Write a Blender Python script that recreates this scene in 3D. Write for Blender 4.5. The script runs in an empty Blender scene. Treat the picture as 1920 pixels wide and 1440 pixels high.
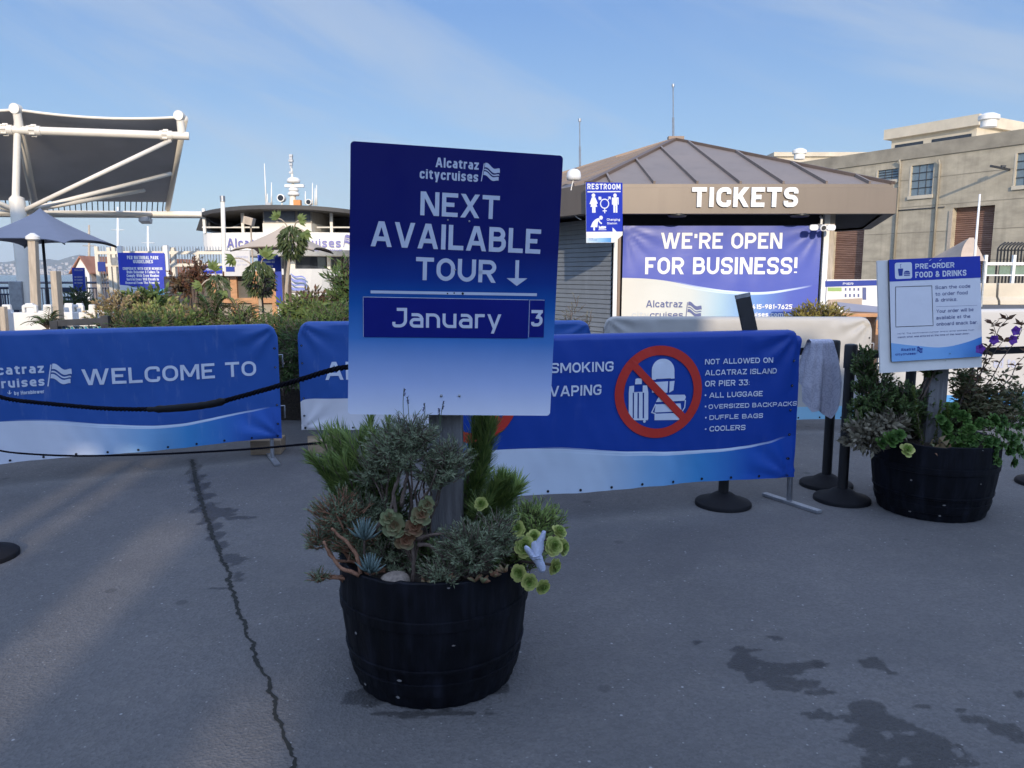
import bpy, bmesh, math, random
import numpy as np
from mathutils import Vector, Matrix, noise
R = math.radians
SC = bpy.context.scene
COL = SC.collection
rnd = random.Random(11)
V3 = Vector

# ------------------------------------------------------------------ camera, sky, sun, exposure
CAM_H, PITCH, FPX = 1.45, R(8.1), 1440.0
cam = bpy.data.cameras.new('camera'); camo = bpy.data.objects.new('camera', cam); COL.objects.link(camo)
camo.location = (0, 0, CAM_H); camo.rotation_euler = (R(90) - PITCH, 0, 0)
cam.sensor_width = 36; cam.lens = 36 * FPX / 1920; cam.clip_start = .05; cam.clip_end = 40000
SC.camera = camo
SUN_EL, SUN_AZ = R(17.0), R(180 - 5.4)         # the sun stands low behind the viewer, a little to the right
W = bpy.data.worlds.new('World'); SC.world = W; W.use_nodes = True
def make_world():
    nt = W.node_tree; N = nt.nodes; L = nt.links
    bg = N['Background']; bg.inputs['Strength'].default_value = .15
    sky = N.new('ShaderNodeTexSky'); sky.sky_type = 'NISHITA'; sky.sun_disc = False
    sky.sun_elevation = SUN_EL; sky.sun_rotation = SUN_AZ; sky.altitude = 0; sky.air_density = 1.0; sky.dust_density = .6; sky.ozone_density = 2.2
    tc = N.new('ShaderNodeTexCoord'); sep = N.new('ShaderNodeSeparateXYZ'); L.new(tc.outputs['Generated'], sep.inputs[0])
    def m(op, a, b=None, c=None):
        n = N.new('ShaderNodeMath'); n.operation = op
        for i, x in enumerate((a, b, c)):
            if x is None: continue
            if isinstance(x, (int, float)): n.inputs[i].default_value = x
            else: L.new(x, n.inputs[i])
        return n.outputs[0]
    az = m('ARCTAN2', sep.outputs[0], sep.outputs[1]); e0 = m('ARCSINE', sep.outputs[2])
    cmb = N.new('ShaderNodeCombineXYZ'); L.new(az, cmb.inputs[0]); L.new(e0, cmb.inputs[1])
    mp0 = N.new('ShaderNodeMapping'); mp0.inputs['Rotation'].default_value = (0, 0, R(21)); L.new(cmb.outputs[0], mp0.inputs[0])
    mp = N.new('ShaderNodeMapping'); mp.inputs['Scale'].default_value = (2.2, 11, 1); mp.inputs['Location'].default_value = (3.1, 1.7, 0)
    L.new(mp0.outputs[0], mp.inputs[0])
    n1 = N.new('ShaderNodeTexNoise'); n1.inputs['Scale'].default_value = .75; n1.inputs['Detail'].default_value = 9; n1.inputs['Roughness'].default_value = .56; n1.inputs['Distortion'].default_value = .7
    L.new(mp.outputs[0], n1.inputs['Vector'])
    r1 = N.new('ShaderNodeMapRange'); r1.interpolation_type = 'SMOOTHSTEP'; r1.inputs[1].default_value = .40; r1.inputs[2].default_value = .68; L.new(n1.outputs['Fac'], r1.inputs[0])
    fade = N.new('ShaderNodeMapRange'); fade.inputs[1].default_value = .0; fade.inputs[2].default_value = .10; L.new(sep.outputs[2], fade.inputs[0])
    f = m('MULTIPLY', m('MULTIPLY', r1.outputs[0], fade.outputs[0]), .52)
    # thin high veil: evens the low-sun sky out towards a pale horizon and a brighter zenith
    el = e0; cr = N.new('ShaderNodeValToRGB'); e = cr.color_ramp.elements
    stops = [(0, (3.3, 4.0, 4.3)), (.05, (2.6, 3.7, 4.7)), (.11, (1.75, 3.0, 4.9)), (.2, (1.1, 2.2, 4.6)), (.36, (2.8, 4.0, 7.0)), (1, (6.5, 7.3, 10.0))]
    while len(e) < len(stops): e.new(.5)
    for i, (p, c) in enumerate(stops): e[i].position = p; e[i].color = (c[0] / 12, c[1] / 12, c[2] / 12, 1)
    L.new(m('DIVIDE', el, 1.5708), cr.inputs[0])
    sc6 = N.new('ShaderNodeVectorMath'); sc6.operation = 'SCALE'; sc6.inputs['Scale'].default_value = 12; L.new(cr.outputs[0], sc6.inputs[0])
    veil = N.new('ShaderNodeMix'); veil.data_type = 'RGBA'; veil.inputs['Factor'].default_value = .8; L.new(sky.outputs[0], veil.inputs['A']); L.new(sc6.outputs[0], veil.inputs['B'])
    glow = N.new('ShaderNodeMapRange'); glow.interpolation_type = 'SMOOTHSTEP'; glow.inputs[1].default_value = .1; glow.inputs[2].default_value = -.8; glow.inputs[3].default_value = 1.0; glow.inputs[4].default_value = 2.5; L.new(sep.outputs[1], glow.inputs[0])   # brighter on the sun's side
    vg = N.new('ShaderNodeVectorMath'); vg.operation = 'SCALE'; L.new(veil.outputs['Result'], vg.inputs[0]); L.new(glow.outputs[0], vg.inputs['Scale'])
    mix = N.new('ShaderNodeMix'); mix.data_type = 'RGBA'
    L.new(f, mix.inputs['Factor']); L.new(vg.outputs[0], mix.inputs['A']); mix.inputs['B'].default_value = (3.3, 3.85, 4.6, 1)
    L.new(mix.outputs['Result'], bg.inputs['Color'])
make_world()
sd = bpy.data.lights.new('sun', 'SUN'); so = bpy.data.objects.new('sun', sd); COL.objects.link(so)
sd.energy = 3.7; sd.angle = R(.53); sd.color = (1.0, .86, .67)
SUND = V3((-math.sin(SUN_AZ) * math.cos(SUN_EL), -math.cos(SUN_AZ) * math.cos(SUN_EL), -math.sin(SUN_EL)))
so.rotation_euler = SUND.to_track_quat('-Z', 'Y').to_euler(); so.location = (3, -30, 20)
SC.view_settings.view_transform = 'Standard'; SC.view_settings.look = 'None'; SC.view_settings.gamma = 1; SC.view_settings.exposure = .1
SC.view_settings.use_curve_mapping = False

# ------------------------------------------------------------------ pixel -> world helpers (photo pixels, 1920 x 1440)
CP, SP = math.cos(PITCH), math.sin(PITCH)
def ray(px, py):
    x, y = (px - 960) / FPX, (720 - py) / FPX
    return V3((x, CP + y * SP, -SP + y * CP))
def at(px, py, Y):
    d = ray(px, py); return V3((0, 0, CAM_H)) + d * (Y / d.y)
def gnd(px, py, z=0.0):
    d = ray(px, py); return V3((0, 0, CAM_H)) + d * ((z - CAM_H) / d.z)

# ------------------------------------------------------------------ scene helpers
ROOTM = {}
def tag(o, label=None, cat=None, group=None, kind=None):
    for k, v in (('label', label), ('category', cat), ('group', group), ('kind', kind)):
        if v: o[k] = v
    return o
def thing(name, label, cat, loc=(0, 0, 0), rz=0, group=None):
    o = bpy.data.objects.new(name, None); COL.objects.link(o); o.empty_display_size = .1
    o.location = loc; o.rotation_euler = (0, 0, rz)
    ROOTM[o.name] = Matrix.Translation(loc) @ Matrix.Rotation(rz, 4, 'Z')
    return tag(o, label, cat, group)
def copy_tree(o, parent=None):
    c = o.copy(); COL.objects.link(c)
    if parent is not None: c.parent = parent; c.matrix_parent_inverse = o.matrix_parent_inverse.copy()
    ROOTM[c.name] = ROOTM.get(o.name, Matrix())
    for ch in KIDS.get(o.name, []): copy_tree(ch, c)
    return c
KIDS = {}
class MB:
    def __init__(s):
        s.V = []; s.F = []; s.T = []; s.UV = []; s.M = None
    def add(s, vs, fs, t=.5, uv=None):
        b = len(s.V)
        if s.M is not None: vs = [s.M @ V3(v) for v in vs]
        s.V += [tuple(v) for v in vs]; s.T += [t] * len(vs)
        s.UV += uv if uv else [(0, 0)] * len(vs)
        s.F += [tuple(b + i for i in f) for f in fs]
        return s
    def box(s, c, size, rot=None, t=.5):
        c = V3(c); x, y, z = size[0] / 2, size[1] / 2, size[2] / 2
        vs = [V3((a * x, b * y, d * z)) for d in (-1, 1) for b in (-1, 1) for a in (-1, 1)]
        if rot is not None: vs = [rot @ v for v in vs]
        return s.add([v + c for v in vs], [(0, 2, 3, 1), (4, 5, 7, 6), (0, 1, 5, 4), (2, 6, 7, 3), (0, 4, 6, 2), (1, 3, 7, 5)], t)
    def beam(s, p0, p1, w, d, up=(0, 0, 1), t=.5):
        p0, p1 = V3(p0), V3(p1); z = (p1 - p0); L = z.length; z.normalize()
        u = V3(up)
        if abs(z.dot(u)) > .98: u = V3((0, 1, 0))
        x = u.cross(z).normalized(); y = z.cross(x)
        m = Matrix((x, y, z)).transposed()
        return s.box((p0 + p1) / 2, (w, d, L), m, t)
    def tube(s, pts, r, n=8, caps=True, t=.5):
        pts = [V3(p) for p in pts]; k = len(pts)
        rs = r if isinstance(r, (list, tuple)) else [r] * k
        vs, fs, ref = [], [], None
        for i, p in enumerate(pts):
            d = (pts[min(i + 1, k - 1)] - pts[max(i - 1, 0)]).normalized()
            if ref is None:
                ref = V3((0, 0, 1)) if abs(d.z) < .9 else V3((1, 0, 0))
            x = ref.cross(d).normalized(); y = d.cross(x).normalized(); ref = y.cross(x) * -1 if False else ref - d * ref.dot(d)
            if ref.length < 1e-4: ref = V3((1, 0, 0))
            ref.normalize()
            for j in range(n):
                a = 2 * math.pi * j / n
                vs.append(p + (x * math.cos(a) + y * math.sin(a)) * rs[i])
        for i in range(k - 1):
            for j in range(n):
                a, b = i * n + j, i * n + (j + 1) % n
                fs.append((a, b, b + n, a + n))
        if caps: fs += [tuple(range(n - 1, -1, -1)), tuple((k - 1) * n + j for j in range(n))]
        return s.add(vs, fs, t)
    def lathe(s, prof, n=32, c=(0, 0, 0), t=.5, closed=False):
        c = V3(c); vs = []; fs = []
        for r, z in prof:
            for j in range(n):
                a = 2 * math.pi * j / n; vs.append(c + V3((r * math.cos(a), r * math.sin(a), z)))
        k = len(prof)
        for i in range(k - 1 + (1 if closed else 0)):
            for j in range(n):
                a, b = i * n + j, i * n + (j + 1) % n; i2 = ((i + 1) % k) * n
                fs.append((a, b, i2 + (j + 1) % n, i2 + j))
        if not closed:
            if prof[0][0] > 1e-4: fs.append(tuple(range(n - 1, -1, -1)))
            if prof[-1][0] > 1e-4: fs.append(tuple((k - 1) * n + j for j in range(n)))
        return s.add(vs, fs, t)
    def prism(s, pts, ext, t=.5):
        """a flat outline pushed along ext"""
        pts = [V3(p) for p in pts]; e = V3(ext); n = len(pts)
        vs = pts + [p + e for p in pts]
        fs = [tuple(range(n - 1, -1, -1)), tuple(range(n, 2 * n))] + [(i, (i + 1) % n, n + (i + 1) % n, n + i) for i in range(n)]
        return s.add(vs, fs, t)
    def grid(s, nu, nv, fn, t=.5):
        vs, uv = [], []
        for j in range(nv + 1):
            for i in range(nu + 1):
                vs.append(V3(fn(i / nu, j / nv))); uv.append((i / nu, j / nv))
        fs = [(j * (nu + 1) + i, j * (nu + 1) + i + 1, (j + 1) * (nu + 1) + i + 1, (j + 1) * (nu + 1) + i) for j in range(nv) for i in range(nu)]
        return s.add(vs, fs, t, uv)
    def leaf(s, p, d, L, W, t=.5, bend=.15, up=None, wide=.45, cup=0.0):
        p = V3(p); d = V3(d).normalized()
        u = V3(up) if up is not None else V3((rnd.uniform(-1, 1), rnd.uniform(-1, 1), rnd.uniform(-.2, 1)))
        sd_ = d.cross(u)
        if sd_.length < 1e-3: sd_ = d.cross(V3((1, .3, 0)))
        sd_.normalize(); nn = sd_.cross(d)
        m1 = p + d * L * wide + nn * (-bend * L * .2); tip = p + d * L + nn * (bend * L)
        if cup:
            return s.add([p, m1 + sd_ * W * .5 + nn * cup * W, m1, m1 - sd_ * W * .5 + nn * cup * W, tip], [(0, 2, 1), (0, 3, 2), (1, 2, 4), (2, 3, 4)], t)
        return s.add([p + sd_ * W * .12, p - sd_ * W * .12, m1 - sd_ * W * .5, m1 + sd_ * W * .5, tip], [(0, 1, 2, 3), (3, 2, 4)], t)
    def build(s, name, mat, parent=None, smooth=False, world=False, bevel=0, label=None, kind=None, auto=None):
        me = bpy.data.meshes.new(name)
        vs = s.V
        if world and parent is not None:
            inv = ROOTM[parent.name].inverted(); vs = [inv @ V3(v) for v in vs]
        me.from_pydata([tuple(v) for v in vs], [], s.F)
        if any(t != .5 for t in s.T):
            a = me.attributes.new('tint', 'FLOAT', 'POINT'); a.data.foreach_set('value', s.T)
        if any(u != (0, 0) for u in s.UV):
            ul = me.uv_layers.new(name='UVMap'); ii = np.empty(len(me.loops), dtype=np.int32); me.loops.foreach_get('vertex_index', ii)
            ul.data.foreach_set('uv', np.array(s.UV, dtype=np.float32)[ii].ravel())
        mats = mat if isinstance(mat, (list, tuple)) else [mat]
        for m_ in mats: me.materials.append(m_)
        if smooth: me.polygons.foreach_set('use_smooth', [True] * len(me.polygons))
        o = bpy.data.objects.new(name, me); COL.objects.link(o)
        if smooth and auto: me.set_sharp_from_angle(angle=R(auto))
        if bevel:
            b = o.modifiers.new('bevel', 'BEVEL'); b.width = bevel; b.segments = 2; b.limit_method = 'ANGLE'; b.angle_limit = R(40)
        if parent is not None:
            o.parent = parent; KIDS.setdefault(parent.name, []).append(o); ROOTM[o.name] = ROOTM.get(parent.name, Matrix())
        else: ROOTM[o.name] = Matrix()
        return tag(o, label=label, kind=kind)

# ------------------------------------------------------------------ materials
def mat_new(name):
    m = bpy.data.materials.new(name); m.use_nodes = True
    return m, m.node_tree.nodes, m.node_tree.links, m.node_tree.nodes['Principled BSDF']
def c4(c): return (c[0], c[1], c[2], 1)
def pmat(name, col, rough=.6, metal=0, var=.18, scale=6, bump=0., bscale=80, spec=.5, col2=None, coord='Object', stretch=None):
    m, N, L, P = mat_new(name)
    tc = N.new('ShaderNodeTexCoord'); src = tc.outputs[coord]
    if stretch:
        mp = N.new('ShaderNodeMapping'); mp.inputs['Scale'].default_value = stretch; L.new(src, mp.inputs[0]); src = mp.outputs[0]
    n = N.new('ShaderNodeTexNoise'); n.inputs['Scale'].default_value = scale; n.inputs['Detail'].default_value = 6; n.inputs['Roughness'].default_value = .6
    L.new(src, n.inputs['Vector'])
    r = N.new('ShaderNodeMapRange'); r.inputs[1].default_value = .3; r.inputs[2].default_value = .7; L.new(n.outputs['Fac'], r.inputs[0])
    mx = N.new('ShaderNodeMix'); mx.data_type = 'RGBA'; L.new(r.outputs[0], mx.inputs['Factor'])
    mx.inputs['A'].default_value = c4([x * (1 - var) for x in col]) if col2 is None else c4(col)
    mx.inputs['B'].default_value = c4([min(1, x * (1 + var)) for x in col]) if col2 is None else c4(col2)
    L.new(mx.outputs['Result'], P.inputs['Base Color'])
    rr = N.new('ShaderNodeMapRange'); rr.inputs[3].default_value = max(.03, rough - .08); rr.inputs[4].default_value = min(1, rough + .1); L.new(n.outputs['Fac'], rr.inputs[0]); L.new(rr.outputs[0], P.inputs['Roughness'])
    P.inputs['Metallic'].default_value = metal; P.inputs['Specular IOR Level'].default_value = spec
    if bump:
        n2 = N.new('ShaderNodeTexNoise'); n2.inputs['Scale'].default_value = bscale; n2.inputs['Detail'].default_value = 4; L.new(src, n2.inputs['Vector'])
        b = N.new('ShaderNodeBump'); b.inputs['Strength'].default_value = bump; b.inputs['Distance'].default_value = .01; L.new(n2.outputs['Fac'], b.inputs['Height']); L.new(b.outputs[0], P.inputs['Normal'])
    return m
def leafmat(name, a, b, rough=.55, trans=.22, spec=.35):
    """foliage: each leaf's own tint runs from a to b, with some light passing through"""
    m, N, L, P = mat_new(name)
    at_ = N.new('ShaderNodeAttribute'); at_.attribute_name = 'tint'
    mx = N.new('ShaderNodeMix'); mx.data_type = 'RGBA'; mx.inputs['A'].default_value = c4(a); mx.inputs['B'].default_value = c4(b); L.new(at_.outputs['Fac'], mx.inputs['Factor'])
    L.new(mx.outputs['Result'], P.inputs['Base Color']); P.inputs['Roughness'].default_value = rough; P.inputs['Specular IOR Level'].default_value = spec
    tr = N.new('ShaderNodeBsdfTranslucent'); L.new(mx.outputs['Result'], tr.inputs[0])
    ms = N.new('ShaderNodeMixShader'); ms.inputs[0].default_value = trans; L.new(P.outputs[0], ms.inputs[1]); L.new(tr.outputs[0], ms.inputs[2])
    L.new(ms.outputs[0], N['Material Output'].inputs[0])
    return m
def rampmat(name, stops, rough=.4, uvaxis=1, spec=.4, var=.07):
    """a printed board whose colour runs along the board's own UV"""
    m, N, L, P = mat_new(name)
    uv = N.new('ShaderNodeUVMap'); sp = N.new('ShaderNodeSeparateXYZ'); L.new(uv.outputs[0], sp.inputs[0])
    cr = N.new('ShaderNodeValToRGB'); e = cr.color_ramp.elements
    while len(e) < len(stops): e.new(.5)
    for i, (p, c) in enumerate(stops): e[i].position = p; e[i].color = c4(c)
    L.new(sp.outputs[uvaxis], cr.inputs[0])
    n = N.new('ShaderNodeTexNoise'); n.inputs['Scale'].default_value = 5; n.inputs['Detail'].default_value = 6; L.new(uv.outputs[0], n.inputs['Vector'])
    hs = N.new('ShaderNodeHueSaturation'); mr = N.new('ShaderNodeMapRange'); mr.inputs[3].default_value = 1 - var; mr.inputs[4].default_value = 1 + var
    L.new(n.outputs['Fac'], mr.inputs[0]); L.new(mr.outputs[0], hs.inputs['Value']); L.new(cr.outputs[0], hs.inputs['Color']); L.new(hs.outputs[0], P.inputs['Base Color'])
    n2 = N.new('ShaderNodeTexNoise'); n2.inputs['Scale'].default_value = 3.5; n2.inputs['Detail'].default_value = 8; n2.inputs['Roughness'].default_value = .7; L.new(uv.outputs[0], n2.inputs['Vector'])
    r2 = N.new('ShaderNodeMapRange'); r2.inputs[1].default_value = .35; r2.inputs[2].default_value = .7; r2.inputs[3].default_value = rough - .1; r2.inputs[4].default_value = rough + .22; L.new(n2.outputs['Fac'], r2.inputs[0]); L.new(r2.outputs[0], P.inputs['Roughness'])
    P.inputs['Specular IOR Level'].default_value = spec
    return m
def bannermat(name, blue, wave, bottom, lines=True, rough=.38, scratch=.1, top2=None):
    """printed vinyl: blue field above a wave edge, a second colour run below it, two thin pale lines on the edge, worn scratches"""
    m, N, L, P = mat_new(name)
    uv = N.new('ShaderNodeUVMap'); sp = N.new('ShaderNodeSeparateXYZ'); L.new(uv.outputs[0], sp.inputs[0])
    def mt(op, a, b=None, clamp=False):
        n = N.new('ShaderNodeMath'); n.operation = op; n.use_clamp = clamp
        for i, x in enumerate((a, b)):
            if x is None: continue
            if isinstance(x, (int, float)): n.inputs[i].default_value = x
            else: L.new(x, n.inputs[i])
        return n.outputs[0]
    def curve(pts):
        fc = N.new('ShaderNodeFloatCurve'); cv = fc.mapping.curves[0]
        cv.points[0].location = pts[0]; cv.points[1].location = pts[-1]
        for p in pts[1:-1]: cv.points.new(*p)
        fc.mapping.update(); L.new(sp.outputs[0], fc.inputs['Value']); return fc.outputs[0]
    w = curve(wave)
    d = mt('SUBTRACT', sp.outputs[1], w)
    up = mt('GREATER_THAN', d, 0)
    cr = N.new('ShaderNodeValToRGB'); e = cr.color_ramp.elements
    while len(e) < len(bottom): e.new(.5)
    for i, (p, c) in enumerate(bottom): e[i].position = p; e[i].color = c4(c)
    L.new(sp.outputs[0], cr.inputs[0])
    mx = N.new('ShaderNodeMix'); mx.data_type = 'RGBA'; L.new(up, mx.inputs['Factor']); L.new(cr.outputs[0], mx.inputs['A'])
    if top2:
        tr = N.new('ShaderNodeMix'); tr.data_type = 'RGBA'; L.new(sp.outputs[0], tr.inputs['Factor']); tr.inputs['A'].default_value = c4(blue); tr.inputs['B'].default_value = c4(top2); L.new(tr.outputs['Result'], mx.inputs['B'])
    else: mx.inputs['B'].default_value = c4(blue)
    col = mx.outputs['Result']
    if lines:
        for off, th, k in ((.004, .007, 1.0), (-.03, .006, .8)):
            dd = mt('ABSOLUTE', mt('SUBTRACT', d, mt('MULTIPLY', mt('SUBTRACT', 1.0, sp.outputs[0]), off)))
            inside = mt('LESS_THAN', dd, th)
            rg = N.new('ShaderNodeMapRange'); rg.inputs[1].default_value = .25; rg.inputs[2].default_value = .5; L.new(sp.outputs[0], rg.inputs[0])
            rg2 = N.new('ShaderNodeMapRange'); rg2.inputs[1].default_value = .97; rg2.inputs[2].default_value = .8; L.new(sp.outputs[0], rg2.inputs[0])
            f = mt('MULTIPLY', mt('MULTIPLY', inside, mt('MULTIPLY', rg.outputs[0], rg2.outputs[0])), k)
            m2 = N.new('ShaderNodeMix'); m2.data_type = 'RGBA'; L.new(f, m2.inputs['Factor']); L.new(col, m2.inputs['A']); m2.inputs['B'].default_value = (.62, .72, .85, 1); col = m2.outputs['Result']
    if scratch:
        mp = N.new('ShaderNodeMapping'); mp.inputs['Scale'].default_value = (22, 1.6, 1); L.new(uv.outputs[0], mp.inputs[0])
        n = N.new('ShaderNodeTexNoise'); n.inputs['Scale'].default_value = 1.6; n.inputs['Detail'].default_value = 8; n.inputs['Roughness'].default_value = .65; L.new(mp.outputs[0], n.inputs['Vector'])
        r = N.new('ShaderNodeMapRange'); r.inputs[1].default_value = .56; r.inputs[2].default_value = .8; r.inputs[4].default_value = scratch; L.new(n.outputs['Fac'], r.inputs[0])
        m3 = N.new('ShaderNodeMix'); m3.data_type = 'RGBA'; L.new(r.outputs[0], m3.inputs['Factor']); L.new(col, m3.inputs['A']); m3.inputs['B'].default_value = (.5, .56, .7, 1); col = m3.outputs['Result']
    L.new(col, P.inputs['Base Color']); P.inputs['Roughness'].default_value = rough; P.inputs['Specular IOR Level'].default_value = .35
    n2 = N.new('ShaderNodeTexNoise'); n2.inputs['Scale'].default_value = 5; n2.inputs['Detail'].default_value = 3; L.new(uv.outputs[0], n2.inputs['Vector'])
    b = N.new('ShaderNodeBump'); b.inputs['Strength'].default_value = .25; b.inputs['Distance'].default_value = .02; L.new(n2.outputs['Fac'], b.inputs['Height']); L.new(b.outputs[0], P.inputs['Normal'])
    return m
def flatmat(name, col, rough=.5, spec=.3): return pmat(name, col, rough, var=.05, scale=14, spec=spec)

def streaks(m, dark=.62, scale=(1.3, 1.3, .09), amt=.55):
    N, L = m.node_tree.nodes, m.node_tree.links; P = N['Principled BSDF']; src = P.inputs['Base Color'].links[0].from_socket
    tc = N.new('ShaderNodeTexCoord'); mp = N.new('ShaderNodeMapping'); mp.inputs['Scale'].default_value = scale; L.new(tc.outputs['Object'], mp.inputs[0])
    n = N.new('ShaderNodeTexNoise'); n.inputs['Scale'].default_value = 1.4; n.inputs['Detail'].default_value = 8; n.inputs['Roughness'].default_value = .68; L.new(mp.outputs[0], n.inputs['Vector'])
    r = N.new('ShaderNodeMapRange'); r.inputs[1].default_value = .48; r.inputs[2].default_value = .72; r.inputs[4].default_value = amt; L.new(n.outputs['Fac'], r.inputs[0])
    h = N.new('ShaderNodeHueSaturation'); h.inputs['Value'].default_value = dark; L.new(src, h.inputs['Color'])
    x = N.new('ShaderNodeMix'); x.data_type = 'RGBA'; L.new(r.outputs[0], x.inputs['Factor']); L.new(src, x.inputs['A']); L.new(h.outputs[0], x.inputs['B']); L.new(x.outputs['Result'], P.inputs['Base Color'])
M = {}
M['white_print'] = flatmat('white_print', (.66, .68, .72), .45)
M['cream_print'] = flatmat('cream_print', (.78, .77, .74), .5)
M['blue_ink'] = flatmat('blue_ink', (.025, .05, .27), .5)
M['navy_panel'] = flatmat('navy_panel', (.004, .010, .17), .4, .2)
M['grey_ink'] = flatmat('grey_ink', (.10, .12, .25), .5)
M['pale_ink'] = flatmat('pale_ink', (.45, .47, .58), .5)
M['red_print'] = flatmat('red_print', (.48, .035, .025), .4)
M['black_ink'] = flatmat('black_ink', (.01, .01, .015), .5)
M['galv'] = pmat('galvanised_steel', (.34, .35, .37), .42, .7, .2, 12, .1, 60)
M['steel_dark'] = pmat('dark_steel', (.05, .053, .06), .5, .4, .2, 10)
M['black_metal'] = pmat('black_powder_coat', (.012, .012, .014), .42, 0, .2, 20, spec=.5)
M['black_rubber'] = pmat('black_rubber', (.009, .009, .011), .7, 0, .2, 20, spec=.2)
M['rope'] = pmat('black_rope', (.005, .005, .010), .9, 0, .3, 60, .5, 160, spec=.1)
M['white_paint'] = pmat('white_paint', (.74, .72, .68), .45, 0, .06, 3, .06, 40)
M['white_plastic'] = pmat('white_plastic', (.72, .70, .66), .5, 0, .06, 5)
M['white_vinyl'] = pmat('white_vinyl', (.52, .505, .48), .5, 0, .07, 2.2, .15, 6)
M['wood_grey'] = pmat('weathered_wood', (.16, .155, .155), .8, 0, .3, 9, .5, 50, stretch=(6, 6, .5))
M['wood_tan'] = pmat('tan_wood', (.48, .25, .12), .65, 0, .2, 6, .2, 30, stretch=(1, 1, 4))
M['wood_block'] = pmat('block_wood', (.30, .22, .14), .8, 0, .3, 8, .4, 30, stretch=(.6, 5, 5))
M['post_wood'] = pmat('sunbleached_post', (.42, .35, .27), .75, 0, .25, 8, .3, 30, stretch=(5, 5, .6))
M['soil'] = pmat('potting_soil', (.035, .026, .018), .95, 0, .5, 40, 1, 60)
M['barrel'] = pmat('black_painted_barrel', (.004, .0045, .007), .6, 0, .5, 22, .35, 40, spec=.16, stretch=(1, 1, .35))
streaks(M['barrel'], 5.0, (9, 9, .8), .55)
M['bark'] = pmat('woody_bark', (.13, .095, .075), .85, 0, .35, 30, .6, 80)
M['bark_orange'] = pmat('reddish_bark', (.26, .13, .075), .8, 0, .35, 30, .6, 80)
M['concrete'] = pmat('board_marked_concrete', (.42, .36, .262), .85, 0, .24, .55, .4, 3, stretch=(1, 1, 2.2))
streaks(M['concrete'])
M['concrete_pale'] = pmat('pale_concrete', (.54, .47, .36), .85, 0, .12, .8, .3, 4)
M['concrete_band'] = pmat('weathered_parapet', (.30, .26, .195), .85, 0, .25, .7, .3, 4)
M['rust'] = pmat('rusty_shutter', (.15, .075, .05), .75, 0, .4, 1.2, .3, 6, stretch=(.6, .6, 4), col2=(.26, .15, .105))
M['bronze'] = pmat('bronze_fascia', (.155, .125, .10), .45, .25, .06, .8)
M['bronze_roof'] = pmat('bronze_roof', (.235, .19, .16), .5, .12, .08, .6)
streaks(M['bronze'], .8, (3, 3, .3), .5); streaks(M['bronze_roof'], .78, (2, 2, .5), .6)
M['bronze_cap'] = pmat('bronze_ridge', (.16, .115, .09), .5, .3, .1, 2)
M['shutter'] = pmat('grey_shutter', (.24, .255, .27), .5, .3, .08, 3)
streaks(M['shutter'], .7, (2.5, 2.5, .25), .6)
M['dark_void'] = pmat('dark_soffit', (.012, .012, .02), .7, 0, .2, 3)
M['glass_dark'] = pmat('tinted_window', (.03, .035, .045), .12, 0, .2, 2, spec=.6)
M['glass_blue'] = pmat('corrugated_glazing', (.16, .21, .24), .4, 0, .3, 4, .1, 20, stretch=(9, 9, .5))
M['canvas_grey'] = pmat('grey_shade_cloth', (.46, .43, .40), .85, 0, .14, .5, .1, 30)
def translucent(m, f):
    N, L = m.node_tree.nodes, m.node_tree.links; P = N['Principled BSDF']; src = P.inputs['Base Color'].links[0].from_socket
    t = N.new('ShaderNodeBsdfTranslucent'); L.new(src, t.inputs[0]); x = N.new('ShaderNodeMixShader'); x.inputs[0].default_value = f; L.new(P.outputs[0], x.inputs[1]); L.new(t.outputs[0], x.inputs[2]); L.new(x.outputs[0], N['Material Output'].inputs[0])
translucent(M['canvas_grey'], .45)
M['canvas_umb'] = pmat('slate_umbrella_cloth', (.29, .285, .32), .85, 0, .06, 2, .1, 60)
M['canvas_beige'] = pmat('beige_umbrella_cloth', (.46, .37, .28), .85, 0, .06, 2, .1, 60)
M['tan_canvas'] = pmat('tan_canvas', (.45, .35, .27), .85, 0, .15, 1.5, .3, 8)
M['beam_white'] = pmat('cream_painted_steel', (.74, .68, .58), .42, 0, .06, 3)
M['hull'] = pmat('white_hull', (.74, .71, .65), .35, 0, .05, .6)
M['orange'] = pmat('orange_plastic', (.55, .22, .06), .5)
M['rail'] = pmat('navy_rail', (.035, .045, .08), .5, .3)
M['stone'] = pmat('speckled_stone', (.23, .19, .155), .85, 0, .35, 70, .4, 70)
M['glove'] = pmat('knit_glove', (.42, .46, .58), .9, 0, .1, 60, .5, 260)
M['soft_white'] = pmat('lamp_white', (.7, .7, .7), .35)
M['brown_roof'] = pmat('terracotta_sheet', (.36, .17, .11), .8, 0, .2, 2)
M['hut_wall'] = pmat('salmon_stucco', (.42, .33, .27), .85, 0, .15, 2)
# foliage
M['lf_plume'] = leafmat('plume_leaf', (.075, .14, .04), (.33, .42, .12), trans=.35)
M['lf_lav'] = leafmat('lavender_leaf', (.105, .145, .08), (.29, .33, .20), .7)
M['lf_shrub'] = leafmat('shrub_leaf', (.04, .078, .026), (.14, .20, .06))
M['lf_ros'] = leafmat('rosette_leaf', (.17, .28, .05), (.68, .68, .25), .45, .15)
M['lf_green'] = leafmat('green_rosette_leaf', (.03, .085, .018), (.12, .22, .05), .45, .15)
M['lf_chalk'] = leafmat('chalk_leaf', (.08, .125, .12), (.19, .26, .245), .6, .1)
M['lf_copper'] = leafmat('copper_leaf', (.21, .105, .06), (.21, .24, .12), .5, .15)
M['lf_dry'] = leafmat('grey_leaf', (.12, .115, .08), (.25, .22, .15), .7, .15)
M['lf_lime'] = leafmat('lime_spike_leaf', (.08, .13, .02), (.20, .24, .06), .6, .2)
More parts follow.
